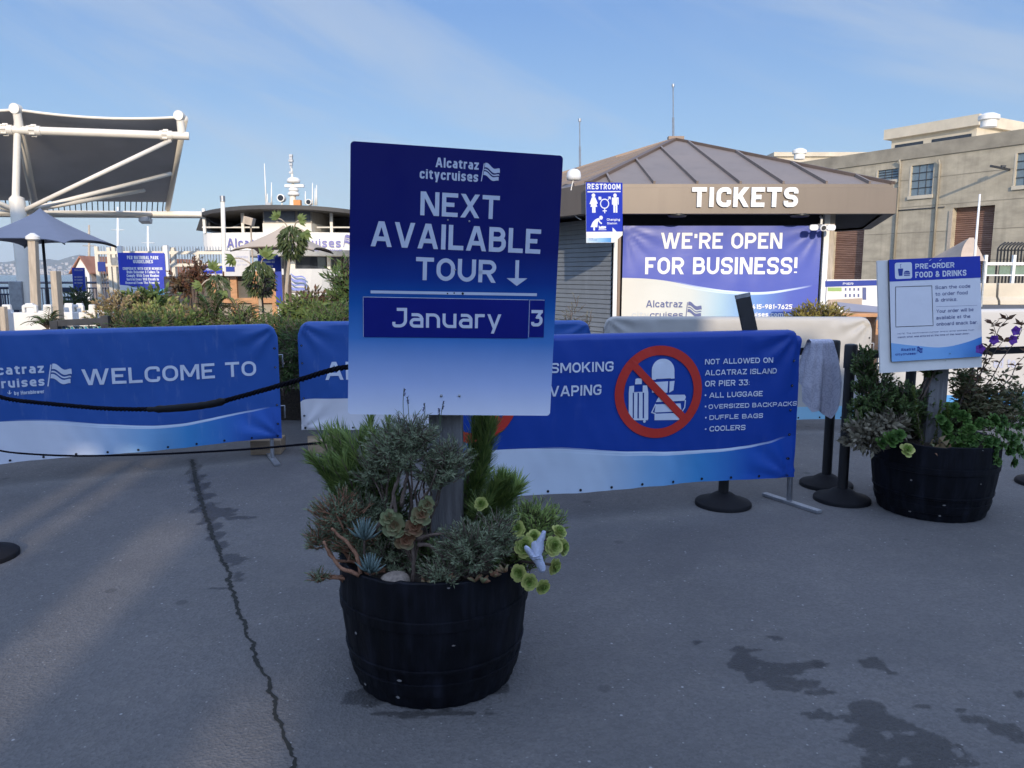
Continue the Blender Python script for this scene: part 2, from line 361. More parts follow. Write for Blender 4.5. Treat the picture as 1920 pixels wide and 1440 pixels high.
M['lf_red'] = leafmat('reddish_leaf', (.14, .06, .035), (.12, .13, .06), .6, .25)
M['lf_jun'] = leafmat('juniper_leaf', (.035, .075, .022), (.14, .20, .055), .7, .2)
M['lf_bed'] = leafmat('flowering_leaf', (.22, .27, .07), (.38, .27, .15), .6, .25)
M['lf_yellow'] = leafmat('golden_leaf', (.20, .17, .035), (.33, .27, .08), .6, .25)
M['lf_big'] = leafmat('palmate_leaf', (.06, .11, .03), (.19, .24, .07), .6, .3)
M['lf_drape'] = leafmat('drooping_leaf', (.045, .075, .03), (.12, .15, .06), .65, .2)
M['petal'] = leafmat('purple_petal', (.10, .03, .28), (.22, .06, .42), .5, .3)
M['lav_flower'] = leafmat('lavender_flower', (.06, .045, .11), (.10, .07, .18), .8, .1)

# ------------------------------------------------------------------ lettering: a rounded stroke alphabet
GL = {}
for line in '''A|.76|d 0,0 .465,1;d 1,0 .535,1;.22,.27 .78,.27
B|.64|c 0,.53 0,1 .93,1,.22 .93,.53,.22;.5,.53 1,.53,.22 1,0,.25 0,0 0,.53
C|.64|1,.7 1,1,.3 0,1,.3 0,0,.3 1,0,.3 1,.3
D|.66|c 0,0 0,1 1,1,.32 1,0,.32
E|.58|1,1 0,1 0,0 1,0;0,.51 .88,.51
F|.56|1,1 0,1 0,0;0,.48 .88,.48
G|.67|1,.72 1,1,.3 0,1,.3 0,0,.3 1,0,.3 1,.47 .52,.47
H|.66|0,0 0,1;1,0 1,1;0,.51 1,.51
I|0|0,0 0,1
J|.56|.25,1 1,1 1,0,.28 0,0,.28 0,.24
K|.68|0,0 0,1;d .1,.4 1,1;d .36,.58 1,0
L|.56|0,1 0,0 1,0
M|.82|0,0 0,1;1,0 1,1;d .03,1 .5,.2;d .97,1 .5,.2
N|.68|0,0 0,1;1,0 1,1;d .04,1 .96,0
O|.67|c 0,0,.32 0,1,.32 1,1,.32 1,0,.32
P|.63|0,0 0,1 1,1,.26 1,.43,.26 0,.43
Q|.67|c 0,0,.32 0,1,.32 1,1,.32 1,0,.32;.6,.3 1.05,-.1
R|.65|0,0 0,1 1,1,.25 1,.45,.25 0,.45;d .52,.45 1,0
S|.62|1,.74 1,1,.28 0,1,.28 0,.54,.24 1,.48,.24 1,0,.28 0,0,.28 0,.26
T|.64|0,1 1,1;.5,1 .5,0
U|.66|0,1 0,0,.32 1,0,.32 1,1
V|.74|d 0,1 .465,0;d 1,1 .535,0
W|1.08|d 0,1 .25,0;d .485,1 .28,0;d .515,1 .72,0;d 1,1 .75,0
X|.7|d 0,0 1,1;d 0,1 1,0
Y|.7|d 0,1 .5,.4;d 1,1 .5,.4;.5,.5 .5,0
Z|.62|0,1 1,1;0,0 1,0;d 1,.9 0,.1
a|.53|.04,.69 1,.69,.24 1,0;c 0,0,.17 0,.4,.17 1,.4 1,0
b|.56|0,1 0,0;c 0,0,.2 0,.69,.2 1,.69,.25 1,0,.25
c|.52|1,.5 1,.69,.25 0,.69,.25 0,0,.25 1,0,.25 1,.19
d|.56|1,1 1,0;c 0,0,.25 0,.69,.25 1,.69,.2 1,0,.2
e|.55|0,.35 1,.35 1,.69,.25 0,.69,.25 0,0,.25 1,0,.25
f|.42|1,1 .38,1,.2 .38,0;0,.68 1,.68
g|.56|1,.69 1,-.3,.25 .05,-.3;c 0,0,.25 0,.69,.25 1,.69,.2 1,0,.2
h|.54|0,1 0,0;0,.4 0,.69,.25 1,.69,.25 1,0
i|0|0,.69 0,0;0,.9 0,1.04
j|.22|1,.69 1,-.3,.15 0,-.3;1,.9 1,1.04
k|.55|0,1 0,0;d .12,.28 1,.74;d .36,.46 1,0
l|0|0,1 0,0
m|.85|0,.69 0,0;0,.4 0,.69,.2 .5,.69,.2 .5,0;.5,.4 .5,.69,.2 1,.69,.2 1,0
n|.54|0,.69 0,0;0,.4 0,.69,.25 1,.69,.25 1,0
o|.56|c 0,0,.25 0,.69,.25 1,.69,.25 1,0,.25
p|.56|0,.69 0,-.32;c 0,0,.2 0,.69,.2 1,.69,.25 1,0,.25
r|.38|0,.69 0,0;0,.35 0,.69,.25 1,.69
s|.5|1,.54 1,.69,.2 0,.69,.2 0,.36,.18 1,.33,.18 1,0,.2 0,0,.2 0,.15
t|.42|.38,.95 .38,0,.2 1,0;0,.69 1,.69
u|.54|0,.69 0,0,.25 1,0,.25;1,.69 1,0
v|.56|d 0,.74 .46,0;d 1,.74 .54,0
w|.84|d 0,.74 .26,0;d .48,.74 .29,0;d .52,.74 .71,0;d 1,.74 .74,0
x|.54|d 0,0 1,.74;d 0,.74 1,0
y|.56|d 0,.74 .52,0;d 1,.74 .36,-.27
z|.5|0,.69 1,.69;0,0 1,0;d 1,.64 0,.1
0|.62|c 0,0,.3 0,1,.3 1,1,.3 1,0,.3
1|.34|.1,.84 1,1 1,0
2|.6|0,.74 0,1,.28 1,1,.28 1,.62,.1;d 1,.66 .1,.1;0,0 1,0
3|.6|0,1 1,1;d 1,.9 .5,.5;.4,.58 1,.58,.25 1,0,.28 0,0,.28 0,.22
4|.64|d .62,1 .06,.3;0,.26 1,.26;.75,.62 .75,0
5|.6|1,1 .05,1 0,.55 1,.6,.26 1,0,.28 0,0,.28 0,.2
6|.6|.75,1 0,.4,.25 0,0,.28 1,0,.28 1,.55,.26 .1,.55
7|.58|0,1 1,1;d 1,.9 .35,0
8|.6|c .05,.54,.2 .05,1,.22 .95,1,.22 .95,.54,.2;c 0,0,.26 0,.52,.24 1,.52,.24 1,0,.26
9|.6|.25,0 1,.6,.25 1,1,.28 0,1,.28 0,.45,.26 .9,.45
'|0|0,1.02 0,.7
!|0|0,1 0,.34;0,-.02 0,.08
.|0|0,-.02 0,.08
,|.1|1,.08 0,-.15
:|0|0,-.02 0,.08;0,.5 0,.6
-|.4|0,.44 1,.44
/|.42|d 0,-.1 1,1.08
&|.7|1,0 .12,.72,.1 .12,1,.2 .7,1,.2 .7,.68,.1 0,.36,.2 0,0,.28 .75,0,.3 1,.48'''.splitlines():
    k, w, st = line.split('|')
    out = []
    for part in st.split(';'):
        closed = part[0] if part[:2] in ('c ', 'd ') else ''
        pts = [tuple(float(q) for q in p.split(',')) for p in part[2 if closed else 0:].split()]
        out.append((closed, pts))
    GL[k] = (float(w), out)

def round_path(pts, closed):
    """polyline of (x, y[, r]) -> points with the corners rounded"""
    n = len(pts); out = []
    for i, p in enumerate(pts):
        r = p[2] if len(p) > 2 else 0
        if r <= 0 or (not closed and i in (0, n - 1)): out.append((p[0], p[1])); continue
        a, b = V3((*pts[i - 1][:2], 0)), V3((*pts[(i + 1) % n][:2], 0)); c = V3((p[0], p[1], 0))
        da, db = (a - c), (b - c); la, lb = da.length, db.length
        da.normalize(); db.normalize(); r = min(r, la * .5, lb * .5)
        for k in range(7):
            t = k / 6; q = (c + da * r) * (1 - t) ** 2 + c * 2 * t * (1 - t) * .62 + (c + db * r) * t ** 2
            wsum = (1 - t) ** 2 + 2 * t * (1 - t) * .62 + t ** 2
            q = q / wsum; out.append((q.x, q.y))
    return out
def ribbon(path, s, closed, sub=.0):
    P = [V3((x, y, 0)) for x, y in path]
    Q = [P[0]]
    for p in P[1:]:
        if (p - Q[-1]).length > 1e-5: Q.append(p)
    if closed and (Q[0] - Q[-1]).length < 1e-5: Q.pop()
    if sub:
        q2 = []
        for i in range(len(Q) if closed else len(Q) - 1):
            a, b = Q[i], Q[(i + 1) % len(Q)]; m = max(1, int((b - a).length / sub))
            q2 += [a.lerp(b, k / m) for k in range(m)]
        if not closed: q2.append(Q[-1])
        Q = q2
    if len(Q) < 2: return [], []
    n = len(Q); vs = []
    for i, p in enumerate(Q):
        d0 = (p - Q[i - 1]) if (i or closed) else None; d1 = (Q[(i + 1) % n] - p) if (i < n - 1 or closed) else None
        if d0 is None: d0 = d1
        if d1 is None: d1 = d0
        d0 = d0.normalized(); d1 = d1.normalized()
        n0, n1 = V3((-d0.y, d0.x, 0)), V3((-d1.y, d1.x, 0)); m = (n0 + n1)
        if m.length < 1e-3: m = n0
        m.normalize(); k = s / 2 / max(.42, m.dot(n0))
        vs += [p + m * k, p - m * k]
    fs = [(2 * i, 2 * i + 1, 2 * ((i + 1) % n) + 1, 2 * ((i + 1) % n)) for i in range(n if closed else n - 1)]
    return vs, fs
def layout(text, h, width=None, stroke=.18, gap=.10, space=.28, sub=0):
    """-> list of (verts2d, faces, lift) for a line of text with cap height h starting at the origin"""
    s = stroke
    adv = []
    for ch in text: adv.append(space if ch == ' ' else max(GL[ch][0], s * 1.0))
    tot = sum(adv) + gap * (len(text) - 1)
    k = 1.0 if width is None else width / (tot * h)
    out, x = [], 0
    for ch, w in zip(text, adv):
        if ch != ' ':
            for i, (closed, pts) in enumerate(GL[ch][1]):
                ww = GL[ch][0] * k
                if closed == 'd':                                   # a slanted bar cut level at both ends
                    (xa, ya), (xb, yb) = pts; dx = (xb - xa) * max(ww - s, .05); hw = s * math.hypot(dx, yb - ya) / abs(yb - ya) / 2 * .97
                    f_ = lambda q: hw + q * max(ww - 2 * hw, .02) + x
                    n_ = max(1, int(h / sub)) if sub else 1; vs = []
                    for q in range(n_ + 1): t = q / n_; c_ = f_(xa + (xb - xa) * t); vs += [((c_ - hw) * h, (ya + (yb - ya) * t) * h), ((c_ + hw) * h, (ya + (yb - ya) * t) * h)]
                    fs = [(2 * q, 2 * q + 1, 2 * q + 3, 2 * q + 2) if yb > ya else (2 * q, 2 * q + 2, 2 * q + 3, 2 * q + 1) for q in range(n_)]
                    out.append((vs, fs, i)); continue
                def mp(p):
                    xx = (s / 2 + p[0] * max(ww - s, .04)) if ww > 0 else w * k / 2
                    q = (xx, s / 2 + p[1] * (1 - s))
                    return q + tuple(p[2:])
                mpts = [mp(p) for p in pts]
                if not closed and len(mpts) > 1:                    # bars end flush with the letter's outline
                    for e, nx in ((0, 1), (-1, -2)):
                        (xe, ye), (xn, yn) = mpts[e][:2], mpts[nx][:2]
                        if abs(xe - xn) < 1e-4 and pts[e][1] in (0, 1, .69, -.3, -.32): mpts[e] = (xe, ye + (s / 2 if ye > yn else -s / 2))
                        elif abs(ye - yn) < 1e-4 and pts[e][0] in (0, 1) and ww > s: mpts[e] = (xe + (s / 2 if xe > xn else -s / 2), ye)
                path = round_path(mpts, closed)
                vs, fs = ribbon(path, s, bool(closed), sub / h if sub else 0)
                out.append(([((v.x + x) * h, v.y * h) for v in vs], fs, i))
        x += (w + gap) * k
    return out
class Plane:
    """a flat face in space: (a, b) -> point; n is its outward side"""
    def __init__(s, o, ux, uy, fn=None):
        s.o, s.ux, s.uy = V3(o), V3(ux).normalized(), V3(uy).normalized(); s.n = s.ux.cross(s.uy).normalized(); s.fn = fn
    def p(s, a, b, lift=0):
        if s.fn: return s.fn(a, b, lift)
        return s.o + s.ux * a + s.uy * b + s.n * lift
    def loc(s, px, py):
        d = ray(px, py); c = V3((0, 0, CAM_H)); t = (s.o - c).dot(s.n) / d.dot(s.n); q = c + d * t - s.o
        return q.dot(s.ux), q.dot(s.uy)
    def draw(s, mb, items, lift=.0008, step=.0003):
        for vs, fs, i in items: mb.add([s.p(a, b, lift + step * i) for a, b in vs], fs)
    def text(s, mb, t, lb, rt, lift=.0008, stroke=.18, gap=.10, sub=0, step=.0003):
        a0, b0 = s.loc(*lb); a1, b1 = s.loc(*rt)
        w, h = a1 - a0, b1 - b0
        s.draw(mb, [([(x + a0, y + b0) for x, y in vs], fs, i) for vs, fs, i in layout(t, h, w, stroke, gap, sub=sub)], lift, step)
    def stroke(s, mb, pxs, w, lift=.0008, closed=False, i=0, local=False, rad=None, sub=0):
        pts = [p if local else s.loc(*p[:2]) + tuple(p[2:]) for p in pxs]
        vs, fs = ribbon(round_path(pts, closed), w, closed, sub)
        s.draw(mb, [([(v.x, v.y) for v in vs], fs, i)], lift)
    def poly(s, mb, pxs, lift=.0008, local=False, i=0):
        pts = [p if local else s.loc(*p) for p in pxs]
        area = sum(pts[k - 1][0] * p[1] - p[0] * pts[k - 1][1] for k, p in enumerate(pts))
        if area < 0: pts = pts[::-1]
        s.draw(mb, [(pts, [tuple(range(len(pts)))], i)], lift)
    def disc(s, mb, c, r, lift=.0008, n=20, local=False, i=0, sx=1.0):
        a, b = c if local else s.loc(*c)
        s.poly(mb, [(a + sx * r * math.cos(2 * math.pi * k / n), b + r * math.sin(2 * math.pi * k / n)) for k in range(n)], lift, True, i)
    def ring(s, mb, c, r, w, lift=.0008, n=40, local=False, i=0, sx=1.0):
        a, b = c if local else s.loc(*c)
        s.stroke(mb, [(a + sx * r * math.cos(2 * math.pi * k / n), b + r * math.sin(2 * math.pi * k / n)) for k in range(n)], w, lift, True, i, True)
    def flag(s, mb, foot, top, tipx, lift=.0008, stripes=((1.0, .66), (.54, .44), (.34, .06))):
        """pennant emblem: a slanted staff with waving stripes"""
        a0, b0 = s.loc(*foot); a1, b1 = s.loc(*top); H = b1 - b0; Wd = s.loc(tipx, foot[1])[0] - a1
        s.stroke(mb, [(a0, b0), (a1, b1)], H * .05, lift, local=True)
        n = 14
        for t0, t1 in stripes:
            y0, y1 = b0 + H * (.28 + .72 * t0), b0 + H * (.28 + .72 * t1)
            def wv(u, y): return y - H * .30 * u + H * .075 * math.sin(u * 2 * math.pi * 1.15 + .5)
            xs = lambda y: a0 + (a1 - a0) * (y - b0) / H + H * .06
            up = [(xs(y0) + Wd * k / n * (1 + .04 * (1 - t0)), wv(k / n, y0)) for k in range(n + 1)]
            lo = [(xs(y1) + Wd * k / n * (1 + .06), wv(k / n, y1)) for k in range(n + 1)]
            vs = up + lo; fs = [(k + 1, k, n + 1 + k, n + 2 + k) for k in range(n)]
            s.draw(mb, [(vs, fs, 1)], lift)
def board_face(pl, corners, name, mat, parent, lift=0, r=.012):
    """a printed sheet given by local (a, b) box, UV over the box, rounded corners"""
    a0, b0, a1, b1 = corners
    path = round_path([(a0, b0, r), (a1, b0, r), (a1, b1, r), (a0, b1, r)], True)
    mb = MB(); mb.add([pl.p(x, y, lift) for x, y in path], [tuple(range(len(path)))], uv=[((x - a0) / (a1 - a0), (y - b0) / (b1 - b0)) for x, y in path])
    return mb.build(name, mat, parent, world=True)
def board_body(pl, corners, th, name, mat, parent, lift=0, r=.012, bevel=.001):
    a0, b0, a1, b1 = corners
    path = round_path([(a0, b0, r), (a1, b0, r), (a1, b1, r), (a0, b1, r)], True)
    mb = MB(); mb.prism([pl.p(x, y, lift - th) for x, y in path], pl.n * th)
    return mb.build(name, mat, parent, world=True, bevel=bevel)

# ------------------------------------------------------------------ ground, water, hills
def crackmap():
    crk = [(360, 862), (367, 900), (378, 940), (384, 962), (392, 980), (398, 1005), (408, 1022), (416, 1050), (431, 1075), (428, 1090), (440, 1118), (447, 1150), (458, 1165), (463, 1195), (475, 1205), (478, 1235), (492, 1262), (503, 1270), (508, 1300), (517, 1312), (514, 1340), (528, 1362), (533, 1385), (545, 1405), (556, 1450), (575, 1500)]
    return [gnd(*p) for p in crk]
WET = [((366, 880), 9, 9), ((371, 898), 12, 9), ((377, 914), 15, 9), ((384, 932), 17, 10), ((392, 950), 22, 10), ((416, 962), 30, 10), ((450, 971), 28, 4), ((392, 972), 17, 9), ((399, 990), 13, 8), ((405, 1006), 15, 8), ((413, 1024), 12, 8), ((428, 1048), 22, 9), ((446, 1052), 14, 8), ((445, 1078), 14, 5), ((449, 1088), 12, 5), ((410, 1103), 22, 3),
       ((1452, 1196), 20, 6), ((1395, 1218), 38, 5), ((1400, 1245), 30, 16), ((1470, 1255), 55, 14), ((1420, 1268), 26, 9), ((1528, 1246), 22, 8), ((1470, 1282), 22, 14), ((1515, 1280), 24, 7), ((1635, 1244), 28, 13), ((1675, 1264), 8, 4),
       ((1548, 1298), 32, 6), ((1540, 1340), 24, 9), ((1590, 1345), 40, 6), ((1625, 1330), 30, 18), ((1670, 1360), 44, 16), ((1650, 1395), 60, 20), ((1725, 1395), 70, 20), ((1740, 1425), 90, 22), ((1640, 1435), 60, 22), ((1690, 1450), 90, 22), ((1730, 1326), 18, 4),
       ((1800, 1332), 16, 6), ((1835, 1350), 34, 10), ((1880, 1368), 40, 14), ((1925, 1385), 36, 14), ((1915, 1305), 14, 10), ((1304, 1205), 10, 4), ((940, 1290), 26, 14), ((690, 1310), 40, 16), ((820, 1338), 120, 8)]
def smooth_noise(x, y, seed, f):
    xi, yi = x * f + seed * 17.3, y * f + seed * 9.1
    x0, y0 = np.floor(xi), np.floor(yi); fx, fy = xi - x0, yi - y0
    def h(a, b):
        v = np.sin(a * 127.1 + b * 311.7 + seed * 74.7) * 43758.5453; return v - np.floor(v)
    fx, fy = fx * fx * (3 - 2 * fx), fy * fy * (3 - 2 * fy)
    return (h(x0, y0) * (1 - fx) + h(x0 + 1, y0) * fx) * (1 - fy) + (h(x0, y0 + 1) * (1 - fx) + h(x0 + 1, y0 + 1) * fx) * fy
def make_ground():
    xs = np.concatenate([[-80, -50, -30, -20, -14, -10, -7], np.arange(-4.2, 4.6, .022), [7, 10, 14, 20, 30, 50, 90, 160]])
    ys = np.concatenate([[-90, -50, -30, -12, -4, 0], np.arange(1.7, 6.4, .022), np.arange(6.5, 9, .1), [11, 14, 18, 22, 26]])
    X, Y = np.meshgrid(xs, ys); nx, ny = len(xs), len(ys)
    n1 = smooth_noise(X, Y, 1, 14) - .5; n2 = smooth_noise(X, Y, 2, 34) - .5; n3 = smooth_noise(X, Y, 3, 5) - .5; n4 = smooth_noise(X + Y * .37, Y - X * .61, 8, 23) - .5
    crack = np.zeros_like(X); pts = crackmap(); dmin = np.full_like(X, 9.0)
    for k in range(len(pts) - 1):
        a, b = pts[k], pts[k + 1]; dx, dy = b.x - a.x, b.y - a.y; l2 = dx * dx + dy * dy
        t = np.clip(((X - a.x) * dx + (Y - a.y) * dy) / l2, 0, 1)
        dmin = np.minimum(dmin, np.hypot(X + n1 * .022 + n2 * .012 - a.x - t * dx, Y + n2 * .02 - a.y - t * dy))
    wdt = .008 + .018 * smooth_noise(X, Y, 5, 4) ** 1.5 + .012 * np.clip((Y - 3.2) / 2.5, 0, 1)
    crack = np.clip(1.3 - dmin / wdt, 0, 1)
    wet = np.clip(1 - dmin / (.02 + .05 * np.clip((Y - 3.4) / 2, 0, 1)), 0, 1) * .9 * np.clip((Y - 2.9) / 1.2, 0, 1)
    for (px, py), rx, ry in WET:
        c = gnd(px, py); ax = abs(gnd(px + rx, py).x - c.x); ay = abs(gnd(px, py - ry).y - c.y)
        d = np.hypot((X - c.x) / ax, (Y - c.y) / ay) + n1 * .6 + n2 * .55 + n3 * .45 + n4 * .5
        wet = np.maximum(wet, np.clip((1.12 - d) * 3.0, 0, 1))
    crack = crack * 0
    vs = np.stack([X, Y, 0 * X], -1).reshape(-1, 3)
    i = np.arange(nx * ny).reshape(ny, nx)
    f = np.stack([i[:-1, :-1], i[:-1, 1:], i[1:, 1:], i[1:, :-1]], -1).reshape(-1, 4)
    base = len(vs)
    # the quay runs on behind the kiosk, to the warehouse
    ext = np.array([(2.5, 26, 0), (160, 26, 0), (160, 130, 0), (2.5, 130, 0)])
    me = bpy.data.meshes.new('ground')
    me.from_pydata(np.concatenate([vs, ext]).tolist(), [], f.tolist() + [(base, base + 1, base + 2, base + 3)])
    for nm, arr in (('wet', wet), ('crack', crack)):
        a = me.attributes.new(nm, 'FLOAT', 'POINT'); a.data.foreach_set('value', np.concatenate([arr.ravel(), np.zeros(4)]).astype(np.float32))
    m, N, L, P = mat_new('asphalt')
    tc = N.new('ShaderNodeTexCoord')
    def nz(sc, det, ro=.6, dist=0):
        n = N.new('ShaderNodeTexNoise'); n.inputs['Scale'].default_value = sc; n.inputs['Detail'].default_value = det; n.inputs['Roughness'].default_value = ro; n.inputs['Distortion'].default_value = dist
        L.new(tc.outputs['Object'], n.inputs['Vector']); return n.outputs['Fac']
    def mr(x, a, b, c=0, d=1):
        r = N.new('ShaderNodeMapRange'); L.new(x, r.inputs[0])
        for k, v in enumerate((a, b, c, d)): r.inputs[k + 1].default_value = v
        return r.outputs[0]
    def mix(f, a, b):
        x = N.new('ShaderNodeMix'); x.data_type = 'RGBA'
        L.new(f, x.inputs['Factor']) if not isinstance(f, float) else None
        for k, v in (('A', a), ('B', b)):
            if isinstance(v, tuple): x.inputs[k].default_value = (*v, 1)
            else: L.new(v, x.inputs[k])
        return x.outputs['Result']
    col = mix(mr(nz(.9, 7), .3, .7), (.114, .112, .111), (.158, .153, .150))
    col = mix(mr(nz(5, 6, .7), .5, .75, 0, .5), col, (.19, .178, .163))
    vo = N.new('ShaderNodeTexVoronoi'); vo.inputs['Scale'].default_value = 95; L.new(tc.outputs['Object'], vo.inputs['Vector'])
    sv = N.new('ShaderNodeSeparateXYZ'); L.new(vo.outputs['Color'], sv.inputs[0])
    col = mix(mr(sv.outputs[0], 0, 1, 0, .42), col, (.064, .063, .062))
    stone = N.new('ShaderNodeMath'); stone.operation = 'MULTIPLY'; L.new(mr(sv.outputs[1], .982, .992), stone.inputs[0]); L.new(mr(vo.outputs['Distance'], .42, .3), stone.inputs[1])
    col = mix(stone.outputs[0], col, (.27, .265, .26))
    vo2 = N.new('ShaderNodeTexVoronoi'); vo2.inputs['Scale'].default_value = 26; L.new(tc.outputs['Object'], vo2.inputs['Vector'])
    sv2 = N.new('ShaderNodeSeparateXYZ'); L.new(vo2.outputs['Color'], sv2.inputs[0])
    fl = N.new('ShaderNodeMath'); fl.operation = 'MULTIPLY'; L.new(mr(sv2.outputs[2], .988, .99), fl.inputs[0]); L.new(mr(vo2.outputs['Distance'], .16, .08), fl.inputs[1])
    col = mix(fl.outputs[0], col, (.34, .34, .34))
    spots = N.new('ShaderNodeTexVoronoi'); spots.inputs['Scale'].default_value = 2.3; L.new(tc.outputs['Object'], spots.inputs['Vector'])
    col = mix(mr(spots.outputs['Distance'], .075, .05, 0, .5), col, (.05, .05, .05))                     # old trodden gum
    col = mix(mr(nz(.33, 5, .65, .6), .50, .64, 0, .45), col, (.075, .074, .076))                        # darker patches
    col = mix(mr(nz(1.7, 8, .75, .4), .56, .70, 0, .4), col, (.19, .178, .165))                          # dusty worn areas
    aw = N.new('ShaderNodeAttribute'); aw.attribute_name = 'wet'; ac = N.new('ShaderNodeAttribute'); ac.attribute_name = 'crack'
    hs = N.new('ShaderNodeHueSaturation'); hs.inputs['Value'].default_value = .42; L.new(col, hs.inputs['Color'])
    ja = N.new('ShaderNodeMath'); ja.operation = 'MULTIPLY_ADD'; L.new(nz(75, 7, .8), ja.inputs[0]); ja.inputs[1].default_value = 1.5; L.new(aw.outputs['Fac'], ja.inputs[2])
    wf = mr(ja.outputs[0], 1.08, 1.5, 0, .95)
    col = mix(wf, col, hs.outputs[0])
    col = mix(ac.outputs['Fac'], col, (.018, .019, .016))
    L.new(col, P.inputs['Base Color'])
    L.new(mr(wf, 0, 1, .82, .55), P.inputs['Roughness']); P.inputs['Specular IOR Level'].default_value = .35
    b = N.new('ShaderNodeBump'); b.inputs['Strength'].default_value = .55; b.inputs['Distance'].default_value = .006
    ad = N.new('ShaderNodeMath'); ad.operation = 'ADD'; L.new(vo.outputs['Distance'], ad.inputs[0]); L.new(nz(160, 3), ad.inputs[1]); L.new(ad.outputs[0], b.inputs['Height']); L.new(b.outputs[0], P.inputs['Normal'])
    me.materials.append(m)
    o = bpy.data.objects.new('ground', me); COL.objects.link(o); o['kind'] = 'structure'
    # quay face under the pier edge
    MB().box((-38.75, 26.2, -1.6), (82.5, .39, 3.19)).build('quay_wall', M['concrete'], kind='structure')
make_ground()
def make_crack():
    pts = crackmap(); r2 = random.Random(8); fine = [pts[0]]
    for a, b in zip(pts, pts[1:]):
        n = max(3, int((b - a).length / .012))
        for k in range(1, n + 1): q = a.lerp(b, k / n); fine.append(q + V3((noise.noise((q.y * 26, 1, 0)) * .016 + noise.noise((q.y * 80, 5, 0)) * .007, 0, 0)))
    vs, fs = [], []
    for i, p in enumerate(fine):
        w = .0045 + .009 * max(0, noise.noise((p.y * 9, 3, 3)) + .25) + .004 * r2.random() + .006 * max(0, min(1, (p.y - 3.0) / 2))
        vs += [(p.x - w * r2.uniform(.5, 1.2), p.y, .003), (p.x + w * r2.uniform(.5, 1.2), p.y, .003)]
    fs = [(2 * i, 2 * i + 1, 2 * i + 3, 2 * i + 2) for i in range(len(fine) - 1)]
    MB().add(vs, fs).build('pavement_crack', pmat('crack_fill', (.016, .017, .014), .95, 0, .5, 30), kind='structure')
make_crack()
def make_water():
    m, N, L, P = mat_new('bay_water')
    P.inputs['Base Color'].default_value = (.02, .05, .085, 1); P.inputs['Roughness'].default_value = .18
    tc = N.new('ShaderNodeTexCoord'); n = N.new('ShaderNodeTexNoise'); n.inputs['Scale'].default_value = .6; n.inputs['Detail'].default_value = 5; L.new(tc.outputs['Object'], n.inputs['Vector'])
    b = N.new('ShaderNodeBump'); b.inputs['Strength'].default_value = .8; b.inputs['Distance'].default_value = .35; L.new(n.outputs['Fac'], b.inputs['Height']); L.new(b.outputs[0], P.inputs['Normal'])
    MB().add([(-9000, 26.5, -2.2), (6000, 26.5, -2.2), (6000, 12000, -2.2), (-9000, 12000, -2.2)], [(0, 1, 2, 3)]).build('water', m, kind='structure')
make_water()
def make_hills():
    D = 8200.
    top = [(-260, 470), (-120, 495), (-40, 490), (0, 489), (20, 489), (45, 484), (70, 484), (100, 486), (120, 482), (140, 477), (158, 475), (172, 477), (190, 481), (215, 478), (250, 486), (300, 492), (380, 498), (520, 503), (700, 508)]
    def ztop(px):
        for (a, ya), (b, yb) in zip(top, top[1:]):
            if a <= px <= b:
                t = (px - a) / (b - a); t = t * t * (3 - 2 * t); return ya + (yb - ya) * t
        return 505
    mb = MB()
    def f(u, v):
        px = -255 + u * 950; p = at(px, ztop(px), D); h = max(8, p.z) * (.92 + .16 * noise.noise((px * .05, 2.2, 0)))
        prof = [0, .10, .28, .52, .78, 1.0, .55][min(6, int(v * 6 + .01))]
        dep = [-1500, -1350, -1000, -700, -400, 0, 900][min(6, int(v * 6 + .01))]
        z = h * prof * (1 + .22 * noise.noise((px * .03, v * 3, 5.)) * (1 if 0 < v < .8 else 0))
        sc = (D + dep) / D
        return V3((p.x * sc, D + dep, -2.5 + z + 3))
    mb.grid(120, 6, f)
    m = pmat('hill_slopes', (.075, .085, .05), .9, 0, .3, .003, col2=(.16, .135, .085))
    mb.build('hills', m, smooth=True, kind='structure')
    # the town on the far shore, too many small pale buildings to count
    tb = MB(); r2 = random.Random(4)
    for k in range(620):
        u = r2.random(); px = -250 + 640 * u; v = abs(r2.gauss(0, .33)); v = min(v, .66)
        if noise.noise((px * .021, v * 2, 3)) < -.05: continue
        a, b = f((px + 255) / 950, math.floor(v * 6) / 6), f((px + 255) / 950, min(1, math.floor(v * 6 + 1) / 6)); q = a.lerp(b, v * 6 % 1)
        s = r2.uniform(9, 26) * (1.5 if r2.random() < .12 else 1)
        tb.box((q.x, q.y - 8, q.z + s * .3), (s * 1.3, s, s * r2.uniform(.6, 1.2)))
    tb.build('town_across_the_bay', pmat('far_town', (.42, .38, .34), .8, 0, .35, .004), kind='stuff', label='pale far-off town spread over the hillside across the bay')
make_hills()

